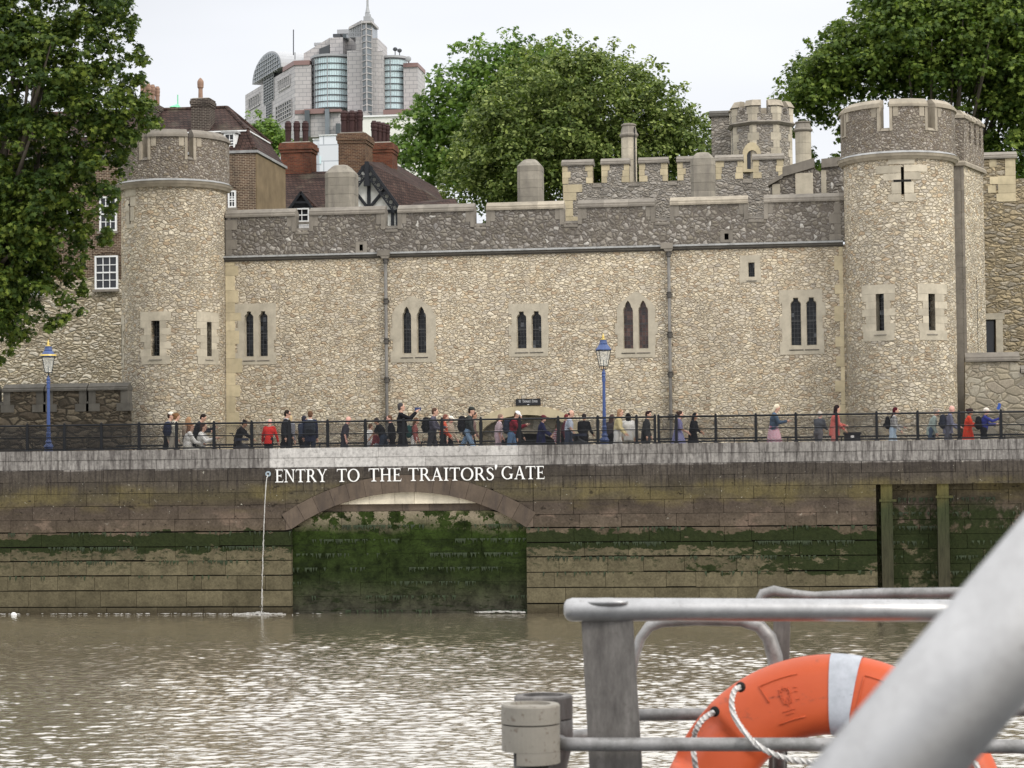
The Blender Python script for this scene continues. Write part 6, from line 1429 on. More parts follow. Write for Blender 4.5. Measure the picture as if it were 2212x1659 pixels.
def tree(poly, Y, thick, nclump, nleaf, size, mat, kind, base, label, seed, name='tree', clr=.55, holes=(), limbs=9, droop=.25, top_gap=0.0, trunk_r=.45):
    r = np.random.default_rng(seed); px = FPX / Y
    P = np.array(poly, float)
    def samp(m_n, marg):
        xs = []; ys = []
        while len(xs) < m_n:
            x = r.uniform(P[:, 0].min(), P[:, 0].max(), 4000); y = r.uniform(P[:, 1].min(), P[:, 1].max(), 4000)
            m = inpoly(poly, x, y) & (distpoly(poly, x, y) > marg)
            for (hx_, hy, hr) in holes: m &= np.hypot((x - hx_), (y - hy)) > hr
            xs += list(x[m]); ys += list(y[m])
        return np.array(xs[:m_n]), np.array(ys[:m_n])
    nb = max(8, nclump // 9); cx_, cy_ = samp(nb * 14, clr * px * 1.15); sel = [0]; md = np.hypot(cx_ - cx_[0], cy_ - cy_[0])
    while len(sel) < nb:
        k_ = r.integers(0, len(cx_), 9); j = k_[np.argmax(md[k_])]; sel.append(j); md = np.minimum(md, np.hypot(cx_ - cx_[j], cy_ - cy_[j]))
    bx, by = cx_[sel], cy_[sel]; bd = distpoly(poly, bx, by); dmax = bd.max()
    bh = thick * np.sqrt(np.clip(1 - (1 - bd / dmax) ** 2, 0, 1)); bdep = (r.random(nb) ** .6) * np.where(r.random(nb) < .80, -1, 1) * bh
    bi = r.integers(0, nb, nclump); br_ = np.minimum(clr * 2.5 * r.uniform(.6, 1.25, nb), bd / px * 1.15 + clr * .4)
    az = r.uniform(0, 2 * math.pi, nclump); q = r.random(nclump) ** .6            # clumps sit on a drooping dome round each bough
    ox = np.cos(az) * q * br_[bi] * 1.15; oy = np.sin(az) * q * br_[bi]; oz = (.55 * (1 - q ** 2) - .38 * q) * br_[bi] + r.normal(0, .1, nclump)
    xs = bx[bi] + ox * px; ys = by[bi] - oz * px; dep = bdep[bi] + oy
    m = inpoly(poly, xs, ys) | (distpoly(poly, xs, ys) < clr * px * r.uniform(.1, .9, nb)[bi])
    for (hx_, hy, hr) in holes: m &= np.hypot((xs - hx_), (ys - hy)) > hr
    xs, ys, dep, bi = xs[m], ys[m], dep[m], bi[m]; nclump = len(xs); d = distpoly(poly, xs, ys)
    bv = r.normal(0, .10, nb)[bi]; spr = np.ones(nclump)
    ns = int(np.hypot(*(P - np.roll(P, 1, 0)).T).sum() / (clr * px * .9)); t_ = r.random(ns); ei = r.integers(0, len(P), ns); e0, e1 = P[ei], P[(ei + 1) % len(P)]
    ed = e1 - e0; keep = r.random(ns) < np.hypot(*ed.T) / 45; q0 = e0 + ed * t_[:, None]; cen_ = P.mean(0); ov = q0 - cen_; ov /= np.hypot(*ov.T)[:, None]; ov[:, 1] -= .5
    for st_ in (.05, .3):
        qq = (q0 + ov * (clr * px * st_ * r.uniform(.6, 1.4, ns))[:, None])[keep]
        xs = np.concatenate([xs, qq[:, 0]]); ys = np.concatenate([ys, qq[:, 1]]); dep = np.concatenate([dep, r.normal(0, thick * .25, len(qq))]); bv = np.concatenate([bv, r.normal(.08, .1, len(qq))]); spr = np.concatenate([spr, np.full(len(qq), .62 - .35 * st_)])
    nclump = len(xs); d = distpoly(poly, xs, ys)
    C = np.array([U(x, y, Y + q_)[:] for x, y, q_ in zip(xs, ys, dep)])
    rc = clr * r.uniform(.45, 1.05, nclump) * spr; nl = np.maximum(6, (nleaf * (rc / clr) ** 1.6 * r.uniform(.5, 1.3, nclump))).astype(int)
    idx = np.repeat(np.arange(nclump), nl); n = len(idx)
    v = r.normal(size=(n, 3)); v /= np.linalg.norm(v, axis=1)[:, None]; rad = r.random(n) ** .45
    off = v * rad[:, None] * rc[idx][:, None] * np.array([1.15, 1.0, .72])
    off[:, 2] -= droop * rc[idx] * (rad ** 2)
    pos = C[idx] + off
    nrm = v * .75 + r.normal(size=(n, 3)) * .45 + np.array([.05, -.25, .75]); nrm /= np.linalg.norm(nrm, axis=1)[:, None]
    t = np.cross(nrm, r.normal(size=(n, 3))); t /= np.linalg.norm(t, axis=1)[:, None]; b = np.cross(nrm, t)
    S = np.array(star(kind)); k = len(S); sz = size * r.uniform(.55, 1.25, n)
    V = pos[:, None, :] + (t[:, None, :] * S[None, :, 0, None] + b[:, None, :] * S[None, :, 1, None]) * sz[:, None, None]
    V += nrm[:, None, :] * (np.abs(S[:, 0])[None, :, None] * -.25 * sz[:, None, None])
    base_p = Vector((base[0], base[1], base[2]))
    th_ = thing(name, base_p, label, 'tree')
    V = (V - np.array(base_p)).reshape(-1, 3)
    me = bpy.data.meshes.new('crown'); me.vertices.add(len(V)); me.vertices.foreach_set('co', V.ravel()); me.loops.add(n * k); me.loops.foreach_set('vertex_index', np.arange(n * k, dtype=np.int32))
    me.polygons.add(n); me.polygons.foreach_set('loop_start', np.arange(0, n * k, k, dtype=np.int32)); me.update(calc_edges=True)
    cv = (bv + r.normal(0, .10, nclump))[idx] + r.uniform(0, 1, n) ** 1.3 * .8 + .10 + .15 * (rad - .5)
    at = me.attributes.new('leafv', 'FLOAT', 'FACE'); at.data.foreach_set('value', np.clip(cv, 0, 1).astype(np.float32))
    me.materials.append(mat); o = bpy.data.objects.new('crown', me); COL.objects.link(o); o.parent = th_
    mb = MB(); top = Vector(C.mean(axis=0)); top.y = Y; fork = base_p.lerp(top, .5); rr = random.Random(seed)
    mb.tube([base_p + Vector((0, 0, -.2)), base_p.lerp(fork, .5) + Vector((.2, 0, 0)), fork], [trunk_r * 1.2, trunk_r * .85, trunk_r * .7], 10)
    mb.tube([fork, fork.lerp(top, .6) + Vector((.3, .2, 0)), top], [trunk_r * .7, trunk_r * .4, trunk_r * .12], 8); mb.build('trunk', M['bark'], th_, True)
    pick = sorted(range(nclump), key=lambda i: -d[i] + rr.random() * dmax * .9)[:limbs * 6:6]
    for i in pick:
        e_ = Vector(C[i]); mid = fork.lerp(e_, .5) + Vector((rr.uniform(-.4, .4), rr.uniform(-.4, .4), .35))
        mb = MB(); mb.tube([fork.lerp(top, rr.uniform(0, .35)), mid, e_.lerp(mid, .25), e_], [trunk_r * .38, trunk_r * .24, trunk_r * .12, .02], 6); mb.build('limb', M['bark'], th_, True)
    return th_
LT = [(-120, -80), (268, -80), (272, 0), (285, 60), (278, 95), (314, 135), (298, 180), (325, 250), (330, 268), (278, 298), (262, 330), (250, 400), (246, 430), (232, 455), (228, 515), (200, 530), (172, 570), (178, 600), (183, 660), (120, 700), (92, 708), (45, 716), (18, 762), (-10, 780), (-120, 790)]
tree(LT, 74.5, 2.6, 1700, 60, .20, M['leaf_plane'], 'plane', (UX(-150, 74.5, 900), 74.5, ZG), 'big dark green plane tree overhanging the left round turret', 3, 'plane_tree', .46, holes=((20, 160, 14), (128, 150, 9), (60, 215, 12), (95, 290, 8), (85, 640, 9), (60, 500, 9)), limbs=12)
BT = [(845, 300), (850, 272), (880, 245), (905, 250), (912, 190), (945, 160), (962, 125), (1000, 105), (1060, 82), (1110, 72), (1180, 76), (1240, 120), (1240, 420), (1000, 425), (935, 402), (900, 385), (862, 365), (848, 330)]
tree(BT, 136, 4.5, 1200, 46, .31, M['leaf_bright'], 'plane', (UX(1010, 136, 500), 136, 2), 'bright green broadleaf tree behind the timbered house and the lime tree', 5, 'broadleaf_tree', .95, limbs=8)
LM = [(955, 415), (960, 372), (985, 330), (980, 300), (1005, 262), (1030, 235), (1045, 190), (1085, 160), (1120, 118), (1160, 105), (1195, 92), (1222, 66), (1240, 90), (1270, 100), (1300, 95), (1325, 100), (1360, 115), (1372, 128), (1400, 130), (1420, 145), (1448, 150), (1462, 180), (1492, 205), (1478, 225), (1520, 245), (1545, 262), (1552, 300), (1560, 318), (1520, 345), (1520, 430), (1300, 440), (1060, 480), (1000, 440)]
tree(LM, 122, 6.0, 2300, 58, .23, M['leaf_lime'], 'lime', (UX(1280, 124, 500), 124, 2), 'broad yellowish olive lime tree in flower above the tower parapet', 9, 'lime_tree', .72, holes=((1345, 265, 8), (1325, 372, 10), (1375, 250, 5)), limbs=16, droop=.35)
RTp = [(1690, 262), (1692, 205), (1705, 180), (1720, 130), (1755, 95), (1790, 70), (1830, 40), (1862, 5), (1880, -50), (2330, -80), (2330, 420), (2180, 400), (2150, 330), (2130, 250), (2060, 225), (1960, 215), (1830, 230), (1815, 300), (1808, 345), (1775, 362), (1752, 330), (1745, 280), (1710, 290)]
tree(RTp, 116, 4.8, 2300, 52, .27, M['leaf_plane2'], 'plane', (UX(1990, 118, 500), 118, 2), 'large deep green plane tree behind the right round turret', 13, 'plane_tree', .78, holes=((1880, 305, 7), (1805, 235, 6), (1840, 175, 5), (1800, 260, 7)), limbs=20)
ST = [(528, 262), (545, 250), (575, 252), (602, 268), (614, 290), (612, 345), (560, 352), (540, 300)]
tree(ST, 150, 2.2, 200, 40, .28, M['leaf_bright'], 'plane', (UX(575, 150, 500), 150, 2), 'small bright green tree between the brick house roof and the red chimney', 17, 'small_tree', .75, limbs=4, trunk_r=.25)

# ------------------------------------------------------------------ people on the wharf
def skinm(name, c): return plain(name, c, .55, .3, var=.06)
SK = {'l': skinm('light_skin', (.56, .33, .24)), 'm': skinm('tan_skin', (.40, .22, .14)), 'p': skinm('pink_skin', (.62, .34, .27))}
_cm = {}
def cloth(c):
    k = tuple(round(x, 3) for x in c)
    if k not in _cm: _cm[k] = plain('cloth', c, .9, .1, var=.15, scale=7)
    return _cm[k]
def stripes(name, a, b, freq, chev=False):
    g = G(name, .9, .1); s = g.sep(g.tc()); z = s[2]
    if chev: z = g.math('ADD', z, g.math('MULTIPLY', g.math('ABSOLUTE', g.math('ADD', s[0], 0.0)), -.7))
    return g.col(g.mix(g.math('GREATER_THAN', g.math('FRACT', g.math('MULTIPLY', z, freq)), .5), a, b))
EYE = plain('eye_dark', (.03, .02, .015), .3); LIP = plain('lip', (.40, .14, .12), .5)
def V3(*a): return Vector(a)
def person(px, ytop, Y, label, face=0, top=(.05, .05, .06), bottom=(.03, .035, .05), hair=(.04, .025, .018), style='short', skin='l', arms=((8, 0, 25), (-8, 0, 25)), legs=(14, -12), sit=False, lean=6, sleeve=1.0, skirt=None, cap=None, collar=None, turn=0, headp=8, topmat=None, botmat=None, child=False, glasses=False, coat=0):
    p = U(px, ytop, Y); H = p.z - ZG
    if sit: s = H / 1.27
    else: s = H / 1.74
    s = max(.62 if child else .86, min(1.14, s))
    ground = ZG
    if sit: base = ZG + .0
    Tn = thing('person', (p.x, Y, ground), label, 'person', 'people walking along the wharf')
    yaw = R(face); rot = Matrix.Rotation(yaw, 3, 'Z')
    if sit: hip = V3(0, 0, .50)
    else: hip = V3(0, 0, .93)
    ln = R(lean); sp = V3(math.sin(ln), 0, math.cos(ln))
    chest = hip + sp * .34; neck = hip + sp * .535; head = hip + sp * .68 + V3(.02 + .0015 * headp, 0, -.0006 * headp)
    zadj = 0
    off = Vector((p.x, Y, ground)); dz = (p.z - ground) - (head.z + .125) * s if sit is False else 0
    def T(v): v = rot @ (v * s); return off + v
    hy = Matrix.Rotation(yaw + R(turn), 3, 'Z'); hr = hy @ Matrix.Rotation(R(headp), 3, 'Y')
    hc = T(head)
    def HT(v): return hc + hr @ (v * s)
    body = MB(); topm = MB(); botm = MB()
    def limb(mb, a, ra, b, rb): mb.limb(T(a), ra * s, T(b), rb * s, 10)
    # legs
    feet = []
    for sd, ang in ((1, legs[0]), (-1, legs[1])):
        h0 = hip + V3(0, .095 * sd, -.02)
        if sit: k = h0 + V3(.42, .02 * sd, .0); f = k + V3(.03, 0, -.43)
        else:
            a = R(ang); k = h0 + V3(math.sin(a) * .43, .0, -math.cos(a) * .43); a2 = a - R(14 if ang < 0 else 3); f = k + V3(math.sin(a2) * .42, 0, -math.cos(a2) * .42)
            f.z = max(f.z, .06)
        feet.append(f)
        limb(body, h0, .082, k, .056); limb(body, k, .055, f, .036); body.ell(T(k + V3(-.03, 0, -.13)), (.05 * s, .05 * s, .11 * s), 8, 6)
        limb(body, f + V3(-.03, 0, -.03), .035, f + V3(.14, 0, -.045), .028)
        if skirt is None: limb(botm, h0, .100, k, .076); limb(botm, k, .075, f + V3(0, 0, .06), .062)
        sh = MB(); limb(sh, f + V3(-.045, 0, -.025), .050, f + V3(.15, 0, -.035), .040)
        sh.build('shoe', M['black'], Tn, True)
    limb(botm, hip + V3(0, .06, 0), .135, hip + V3(0, -.06, 0), .135); limb(botm, hip + V3(0, .04, .08), .125, hip + V3(0, -.04, .08), .125)
    if skirt is not None:
        L = skirt; n = 14; vs = []
        top_ = hip + V3(0, 0, .12); bt = (hip + V3(.02, 0, -L)) if not sit else hip + V3(.35, 0, -L * .4)
        botm = MB(); pts = [top_, top_.lerp(bt, .4), bt]; botm.tube([T(q_) for q_ in pts], [.14 * s, .20 * s, .27 * s], 14)
    # torso
    for mb, k in ((body, 1.0), (topm, 1.16)):
        limb(mb, hip + V3(0, .05, 0), .115 * k, hip + V3(0, -.05, 0), .115 * k)
        limb(mb, hip + sp * .17 + V3(0, .05, 0), .105 * k, hip + sp * .17 + V3(0, -.05, 0), .105 * k)
        limb(mb, chest + V3(0, .075, 0), .115 * k, chest + V3(0, -.075, 0), .115 * k)
        limb(mb, neck + V3(-.01, .145, -.065), .062 * k, neck + V3(-.01, -.145, -.065), .062 * k)
        mb.limb(T(hip + sp * .1), .13 * s * k, T(chest), .125 * s * k, 10); mb.limb(T(chest), .125 * s * k, T(neck + V3(-.01, 0, -.05)), .07 * s * k, 10)
    limb(body, neck + V3(0, 0, -.05), .058, head + V3(-.015, 0, -.06), .052)
    if coat:
        q_ = hip + V3(0, 0, -.02); limb(topm, q_ + V3(0, .05, 0), .14, q_ + V3(0, -.05, 0), .14); topm.tube([T(hip + V3(0, 0, .12)), T(hip + V3(0, 0, -coat))], [.15 * s, .185 * s], 12)
    # arms + hands
    hands = []
    for sd, (a, ab, el) in ((1, arms[0]), (-1, arms[1])):
        sh = neck + V3(-.01, .175 * sd, -.075); a_, b_ = R(a), R(ab)
        du_ = V3(math.sin(a_) * math.cos(b_), math.sin(b_) * sd, -math.cos(a_) * math.cos(b_)); e_ = sh + du_ * .29
        a2 = R(a + el); inn = -.25 * sd * (el > 40); df = V3(math.sin(a2), math.sin(b_) * sd * .5 + inn, -math.cos(a2)).normalized(); w_ = e_ + df * .25
        limb(body, sh, .052, e_, .042); limb(body, e_, .042, w_, .027)
        limb(topm, sh, .068, e_ if sleeve > .5 else sh.lerp(e_, .75), .058)
        if sleeve > .9: limb(topm, e_, .058, w_ - df * .01, .043)
        hd = w_ + df * .05; hands.append((hd, df))
        side = V3(0, 1, 0) - df * df.y; side.normalize(); up_ = df.cross(side)
        body.ell(T(hd), (.042 * s, .042 * s, .042 * s), 8, 6); limb(body, w_, .028, hd + df * .02, .030)
        for k in range(4):
            o_ = side * (.030 - .020 * k); L = (.072, .082, .078, .062)[k]; r0 = hd + df * .035 + o_; m_ = r0 + df * L * .55 + up_ * .006 * sd; t_ = m_ + (df * .7 - up_ * .5 * (-1 if False else 1)) * L * .5
            body.limb(T(r0), .0105 * s, T(m_), .0098 * s, 6); body.limb(T(m_), .0098 * s, T(t_), .009 * s, 6)
        tb_ = hd + side * .032 - df * .01; body.limb(T(tb_), .013 * s, T(tb_ + side * .03 + df * .045), .0105 * s, 6)
    # head
    body.ell(HT(V3(0, 0, .02)), (.098 * s, .078 * s, .110 * s), 14, 10, rot=hr); body.ell(HT(V3(.018, 0, -.055)), (.072 * s, .058 * s, .062 * s), 12, 8, rot=hr)
    body.limb(HT(V3(.088, 0, .018)), .009 * s, HT(V3(.108, 0, -.018)), .014 * s, 6)
    for sd in (1, -1): body.ell(HT(V3(-.008, .078 * sd, -.005)), (.020 * s, .010 * s, .032 * s), 8, 6, rot=hr)
    body.limb(HT(V3(.082, .018, -.052)), .009 * s, HT(V3(.082, -.018, -.052)), .009 * s, 6); body.ell(HT(V3(.075, 0, -.088)), .02 * s, 8, 6)
    bo = body.build('body', SK[skin], Tn, remesh=.0125)
    me = bo.data; me.materials.append(EYE); me.materials.append(LIP)
    nP = len(me.polygons); cen = np.empty(nP * 3, np.float32); me.polygons.foreach_get('center', cen); cen = cen.reshape(-1, 3) + np.array(off)
    mi = np.zeros(nP, np.int32)
    for sd in (1, -1): mi[np.linalg.norm(cen - np.array(HT(V3(.088, .032 * sd, .018))), axis=1) < .017 * s] = 1
    mi[np.linalg.norm((cen - np.array(HT(V3(.090, 0, -.052)))) , axis=1) < .017 * s] = 2
    me.polygons.foreach_set('material_index', mi)
    topm.build('jacket' if sleeve > .9 else 'shirt', topmat or cloth(top), Tn, remesh=.021)
    botm.build('skirt' if skirt is not None else 'trousers', botmat or cloth(bottom), Tn, remesh=.021 if skirt is None else 0)
    hm = cloth(hair)
    if style != 'bald':
        h = MB(); k = 1.0
        h.ell(HT(V3(-.018, 0, .045)), (.100 * s, .088 * s, .098 * s), 12, 8, rot=hr); h.ell(HT(V3(-.05, 0, .0)), (.065 * s, .080 * s, .085 * s), 10, 8, rot=hr)
        if style == 'curly':
            rr_ = random.Random(int(px)); 
            for q_ in range(14): a = rr_.uniform(1.2, 5.1); h.ell(HT(V3(-.01 + .085 * math.cos(a), .075 * math.sin(a), .06 + rr_.uniform(0, .07))), .034 * s, 6, 5)
        if style in ('long', 'bob', 'bun'):
            L = {'long': .36, 'bob': .15, 'bun': .05}[style]
            for sd in (1, 0, -1): h.limb(HT(V3(-.05, .055 * sd, .02)), .055 * s, HT(V3(-.065 - .03 * (sd == 0), .06 * sd, -L)), .034 * s, 8)
        if style == 'bun': h.ell(HT(V3(-.125, 0, .06)), .05 * s, 8, 6)
        if style == 'quiff': h.limb(HT(V3(.03, 0, .12)), .04 * s, HT(V3(.10, 0, .125)), .022 * s, 8)
        h.build('hair', hm, Tn, remesh=.013)
    elif hair != (0, 0, 0):
        h = MB(); h.ell(HT(V3(-.055, 0, -.005)), (.058 * s, .083 * s, .055 * s), 10, 8, rot=hr); h.build('hair', hm, Tn, True)
    if cap:
        h = MB(); h.ell(HT(V3(-.008, 0, .068)), (.105 * s, .092 * s, .078 * s), 12, 8, rot=hr); 
        if style != 'beanie': h.limb(HT(V3(.07, .035, .062)), .014 * s, HT(V3(.155, .02, .045)), .010 * s, 6); h.limb(HT(V3(.07, -.035, .062)), .014 * s, HT(V3(.155, -.02, .045)), .010 * s, 6); h.limb(HT(V3(.07, 0, .062)), .016 * s, HT(V3(.165, 0, .045)), .010 * s, 6)
        h.build('cap', cloth(cap), Tn, remesh=.011)
    if glasses: h = MB(); h.tube([HT(V3(.0, .088, .02)), HT(V3(.09, .06, .02)), HT(V3(.108, 0, .02)), HT(V3(.09, -.06, .02)), HT(V3(.0, -.088, .02))], .012 * s, 6); h.build('sunglasses', M['black'], Tn)
    if collar: h = MB(); h.tube([T(neck + V3(.055 * math.cos(w), .07 * math.sin(w), -.015)) for w in np.linspace(0, 6.28, 13)[:-1]], .032 * s, 6, closed=True); h.build('collar', cloth(collar), Tn, True)
    return dict(T=T, s=s, hip=hip, chest=chest, neck=neck, hands=hands, sp=sp, root=Tn, yaw=yaw, HT=HT)
def backpack(P, c, label, big=1.0, side=-.23, name='backpack'):
    T, ch, s = P['T'], P['chest'], P['s']; o_ = T(ch + V3(side, 0, -.08)); t = thing(name, o_, label, 'backpack' if name == 'backpack' else 'bag')
    mb = MB(); 
    for dz_, r_ in ((.13, .10), (.02, .125), (-.10, .13), (-.16, .11)): mb.limb(T(ch + V3(side + .01, .07, dz_ - .05)), r_ * s * big, T(ch + V3(side + .01, -.07, dz_ - .05)), r_ * s * big, 8)
    mb.build('bag_body', cloth(c), t, remesh=.022)
    mb = MB(); q_ = V3(side - .09, 0, -.14); mb.limb(T(ch + q_ + V3(0, .05, 0)), .06 * s, T(ch + q_ + V3(0, -.05, 0)), .06 * s, 8); mb.build('front_pocket', cloth(tuple(x * .7 for x in c)), t, True)
    for sd in (1, -1):
        mb = MB(); mb.tube([T(ch + V3(side + .08, .10 * sd, .10)), T(ch + V3(-.02, .11 * sd, .165)), T(ch + V3(.115, .10 * sd, .06)), T(ch + V3(.10, .115 * sd, -.10)), T(ch + V3(side + .09, .13 * sd, -.20))], .016 * s, 6); mb.build('strap', cloth(tuple(x * .6 for x in c)), t)
    return t
K = (.012, .012, .014); NV = (.018, .022, .045); GY = (.12, .12, .125); WH = (.72, .70, .66); CR = (.52, .48, .38); JE = (.16, .24, .36); BR = (.11, .06, .035); DB = (.035, .02, .014); BL = (.36, .25, .14)
F = 0   # facing right along the wharf is yaw 0; 90 is away from the river; -90 towards it
A0 = ((10, 6, 20), (-10, 6, 22))
P = person(655, 1622 / 1.8228, 71.0, 'person with dark hair half hidden behind a cream hat, leftmost on the wharf', 60, CR, K, DB, 'short', 'l', A0, cap=CR) if False else None
def PP(sx, sy, Y, *a, **k): return person(sx / 1.8228, sy / 1.8228, Y, *a, **k)
p = PP(676, 1624, 68.4, 'person in a cream jacket with bunned brown hair near the left turret', 35, CR, (.30, .27, .22), (.16, .085, .04), 'bun', 'l', A0, lean=12); backpack(p, NV, 'navy backpack on the person in the cream jacket')
PP(660, 1622, 70.3, 'dark haired person in a pale cap behind the cream jacketed one', 10, (.25, .23, .2), K, DB, 'short', 'l', A0, cap=(.62, .58, .5))
PP(772, 1626, 69.0, 'man in a dark coat bending his head down beside long haired women', 5, (.02, .022, .03), K, (.02, .014, .012), 'short', 'l', ((45, 5, 60), (30, 5, 60)), headp=32, lean=14)
PP(738, 1641, 70.6, 'woman with long light brown hair behind the seated women in white', 80, (.35, .27, .2), K, (.30, .18, .10), 'long', 'l', A0)
p = PP(737, 1668, 68.6, 'seated woman in white with long brown hair and a black shoulder bag', 30, WH, (.5, .48, .42), (.20, .10, .055), 'long', 'l', ((30, 5, 50), (30, 5, 50)), sit=True)
PP(789, 1670, 68.8, 'seated dark haired woman in a white top right of the other in white', 0, WH, (.14, .13, .1), (.05, .03, .025), 'bob', 'l', ((40, 5, 70), (40, 5, 70)), sit=True)
PP(934, 1649, 69.6, 'person with curly black hair and black jacket bent over a pushchair', 0, K, K, (.015, .012, .012), 'curly', 'm', ((35, 5, 20), (40, 5, 20)), lean=20, headp=25)
p = PP(1057, 1650, 68.4, 'bald person in a bright red hooded jacket seen from behind', 88, (.62, .035, .028), K, (0, 0, 0), 'bald', 'p', ((5, 18, 15), (5, 18, 15)), lean=14, collar=(.5, .44, .34), coat=.15)
PP(1122, 1615, 69.2, 'man with sunglasses, grey hoodie and black body warmer', 8, (.02, .022, .026), K, (.02, .015, .012), 'short', 'l', A0, glasses=True, collar=(.48, .49, .5), lean=4)
PP(1136, 1634, 70.8, 'blonde woman close behind the man in the black body warmer', 70, (.2, .2, .22), K, (.42, .32, .18), 'long', 'l', A0)
p = PP(1221, 1618, 68.9, 'tall brown haired man in a navy jacket turned to the castle', 100, NV, (.02, .025, .04), BR, 'short', 'l', A0, lean=3, collar=(.6, .6, .58), coat=.2); backpack(p, (.03, .035, .045), 'dark slate backpack slung on the tall brown haired man')
PP(1190, 1636, 69.9, 'person in navy and white left of the tall brown haired man', 60, (.04, .05, .08), K, (.03, .03, .04), 'short', 'l', A0)
PP(1354, 1638, 68.6, 'bald man in a dark grey shirt with bare forearms', 12, (.05, .045, .055), (.04, .04, .05), (0, 0, 0), 'bald', 'p', ((-5, 5, 15), (-14, 8, 28)), sleeve=.6, lean=10, headp=14)
PP(1451, 1668, 69.2, 'young child in a white top beside the railing', 40, WH, (.5, .5, .5), BR, 'short', 'l', A0, child=True)
PP(1484, 1692, 68.8, 'small child in a white sun hat and maroon clothes', 150, (.25, .06, .07), (.3, .3, .32), BR, 'short', 'l', A0, child=True, cap=(.8, .8, .78))
PP(1509, 1640, 68.6, 'dark haired man in a black tee shirt leaning down to a child', 170, K, (.03, .04, .06), (.03, .025, .025), 'short', 'm', ((30, 5, 10), (25, 5, 12)), sleeve=.4, lean=18, headp=25)
PP(1544, 1634, 70.0, 'red faced person in black behind the man with bare arms', 200, K, K, BR, 'short', 'p', A0)
p = PP(1583, 1587, 68.3, 'person in black holding a phone up with both hands to photograph', 15, K, K, (.06, .055, .055), 'short', 'l', ((70, 10, 66), (66, 10, 72)), lean=-3, headp=-4, coat=.05)
hA = p['T'](p['hands'][0][0].lerp(p['hands'][1][0], .5) + V3(.03, 0, .06)); t = thing('phone', hA, 'dark blue phone held up by the person in black', 'phone')
mb = MB(); mb.box(hA.x - .105, hA.x + .105, hA.y - .006, hA.y + .006, hA.z - .05, hA.z + .055); mb.build('phone_body', cloth((.05, .07, .15)), t); mb = MB(); mb.box(hA.x - .098, hA.x + .098, hA.y + .0065, hA.y + .008, hA.z - .044, hA.z + .048); mb.build('screen', M['glassg'], t)
p = PP(1628, 1645, 70.0, 'person with a green backpack and white trousers behind the photographer', 20, (.3, .1, .09), WH, BR, 'bob', 'l', A0); backpack(p, (.02, .07, .065), 'dark green backpack on the person in white trousers')
p = PP(1700, 1606, 68.8, 'brown haired man in a grey hoodie carrying a black backpack', 0, (.085, .08, .105), (.04, .04, .045), (.085, .05, .035), 'short', 'l', ((25, 5, 65), (15, 5, 60)), collar=(.1, .095, .12)); backpack(p, K, 'black backpack on the man in the grey hoodie', 1.1)
PP(1744, 1631, 69.2, 'woman with tousled brown hair in a bright coral top', 10, (.75, .13, .07), (.03, .03, .035), (.17, .07, .05), 'bob', 'l', ((12, 6, 35), (10, 6, 30)))
PP(1766, 1638, 70.6, 'person in a cream sun hat behind the woman in coral', -20, (.5, .4, .3), K, BR, 'short', 'p', A0, cap=(.75, .72, .62))
p = PP(1841, 1601, 68.7, 'tall man in a dark flat cap and quilted green jacket walking right', 0, (.04, .045, .042), (.22, .32, .45), (.02, .016, .014), 'short', 'l', ((-14, 5, 18), (14, 5, 12)), legs=(-26, 24), cap=(.035, .04, .035), lean=8, coat=.08); backpack(p, K, 'black backpack on the tall man in the flat cap', 1.15)
PP(1855, 1621, 70.0, 'dark haired man just beyond the tall man in the flat cap', 5, (.25, .16, .14), K, (.03, .025, .025), 'short', 'm', A0)
p = PP(1960, 1630, 68.9, 'grey haired man in a pale pink shirt with rolled sleeves', 20, (.62, .48, .5), (.6, .45, .48), (.22, .15, .11), 'short', 'p', A0, sleeve=.6)
p = PP(2013, 1616, 68.4, 'person in a maroon hoodie and white cap looking down at both hands', -5, (.20, .018, .03), (.10, .17, .28), BR, 'short', 'l', ((35, 2, 75), (40, 2, 70)), cap=(.8, .8, .78), headp=28, lean=12); backpack(p, (.025, .03, .05), 'navy blue backpack on the person in the maroon hoodie')
PP(2033, 1629, 69.8, 'person with long black hair just right of the white cap', 0, K, K, (.015, .012, .012), 'long', 'l', A0)
PP(2129, 1634, 69.4, 'person in a navy hooded coat and maroon cap in front of the low arch', 10, (.02, .022, .07), NV, (.05, .02, .02), 'short', 'l', ((30, 5, 30), (20, 5, 30)), cap=(.10, .025, .03), coat=.25)
PP(2186, 1669, 70.4, 'person in a red and white checked shirt beside the arch', 0, (.3, .1, .13), K, BR, 'short', 'l', A0, child=True, topmat=stripes('check_cloth', (.28, .06, .1), (.55, .5, .5), 14))
PP(2237, 1614, 68.5, 'balding man in a pale tee shirt with a dark strap across', 0, (.48, .52, .60), (.05, .06, .09), (.06, .035, .03), 'bald', 'l', ((-14, 8, 25), (12, 5, 25)), sleeve=.5)
PP(2221, 1630, 70.2, 'person with dark red hair mostly hidden by the balding man', 0, (.1, .03, .04), K, (.14, .03, .03), 'short', 'l', A0)
PP(2297, 1628, 68.8, 'dark haired person in a black coat behind a black pushchair', 80, K, K, (.025, .02, .02), 'short', 'm', ((20, 10, 40), (20, 10, 40)), coat=.2)
PP(2404, 1652, 69.8, 'person in dark clothes partly hidden by the blue lamp post', 60, (.06, .05, .055), K, (.06, .035, .03), 'long', 'l', A0)
p = PP(2430, 1610, 68.6, 'woman with long fair brown hair in a yellow printed white top', 0, (.72, .60, .32), WH, (.28, .17, .10), 'long', 'l', ((12, 5, 30), (10, 5, 30)))
PP(2474, 1626, 69.1, 'black haired woman in white beside the woman in yellow', 100, WH, (.6, .56, .45), (.012, .011, .012), 'bob', 'l', A0, coat=.2)
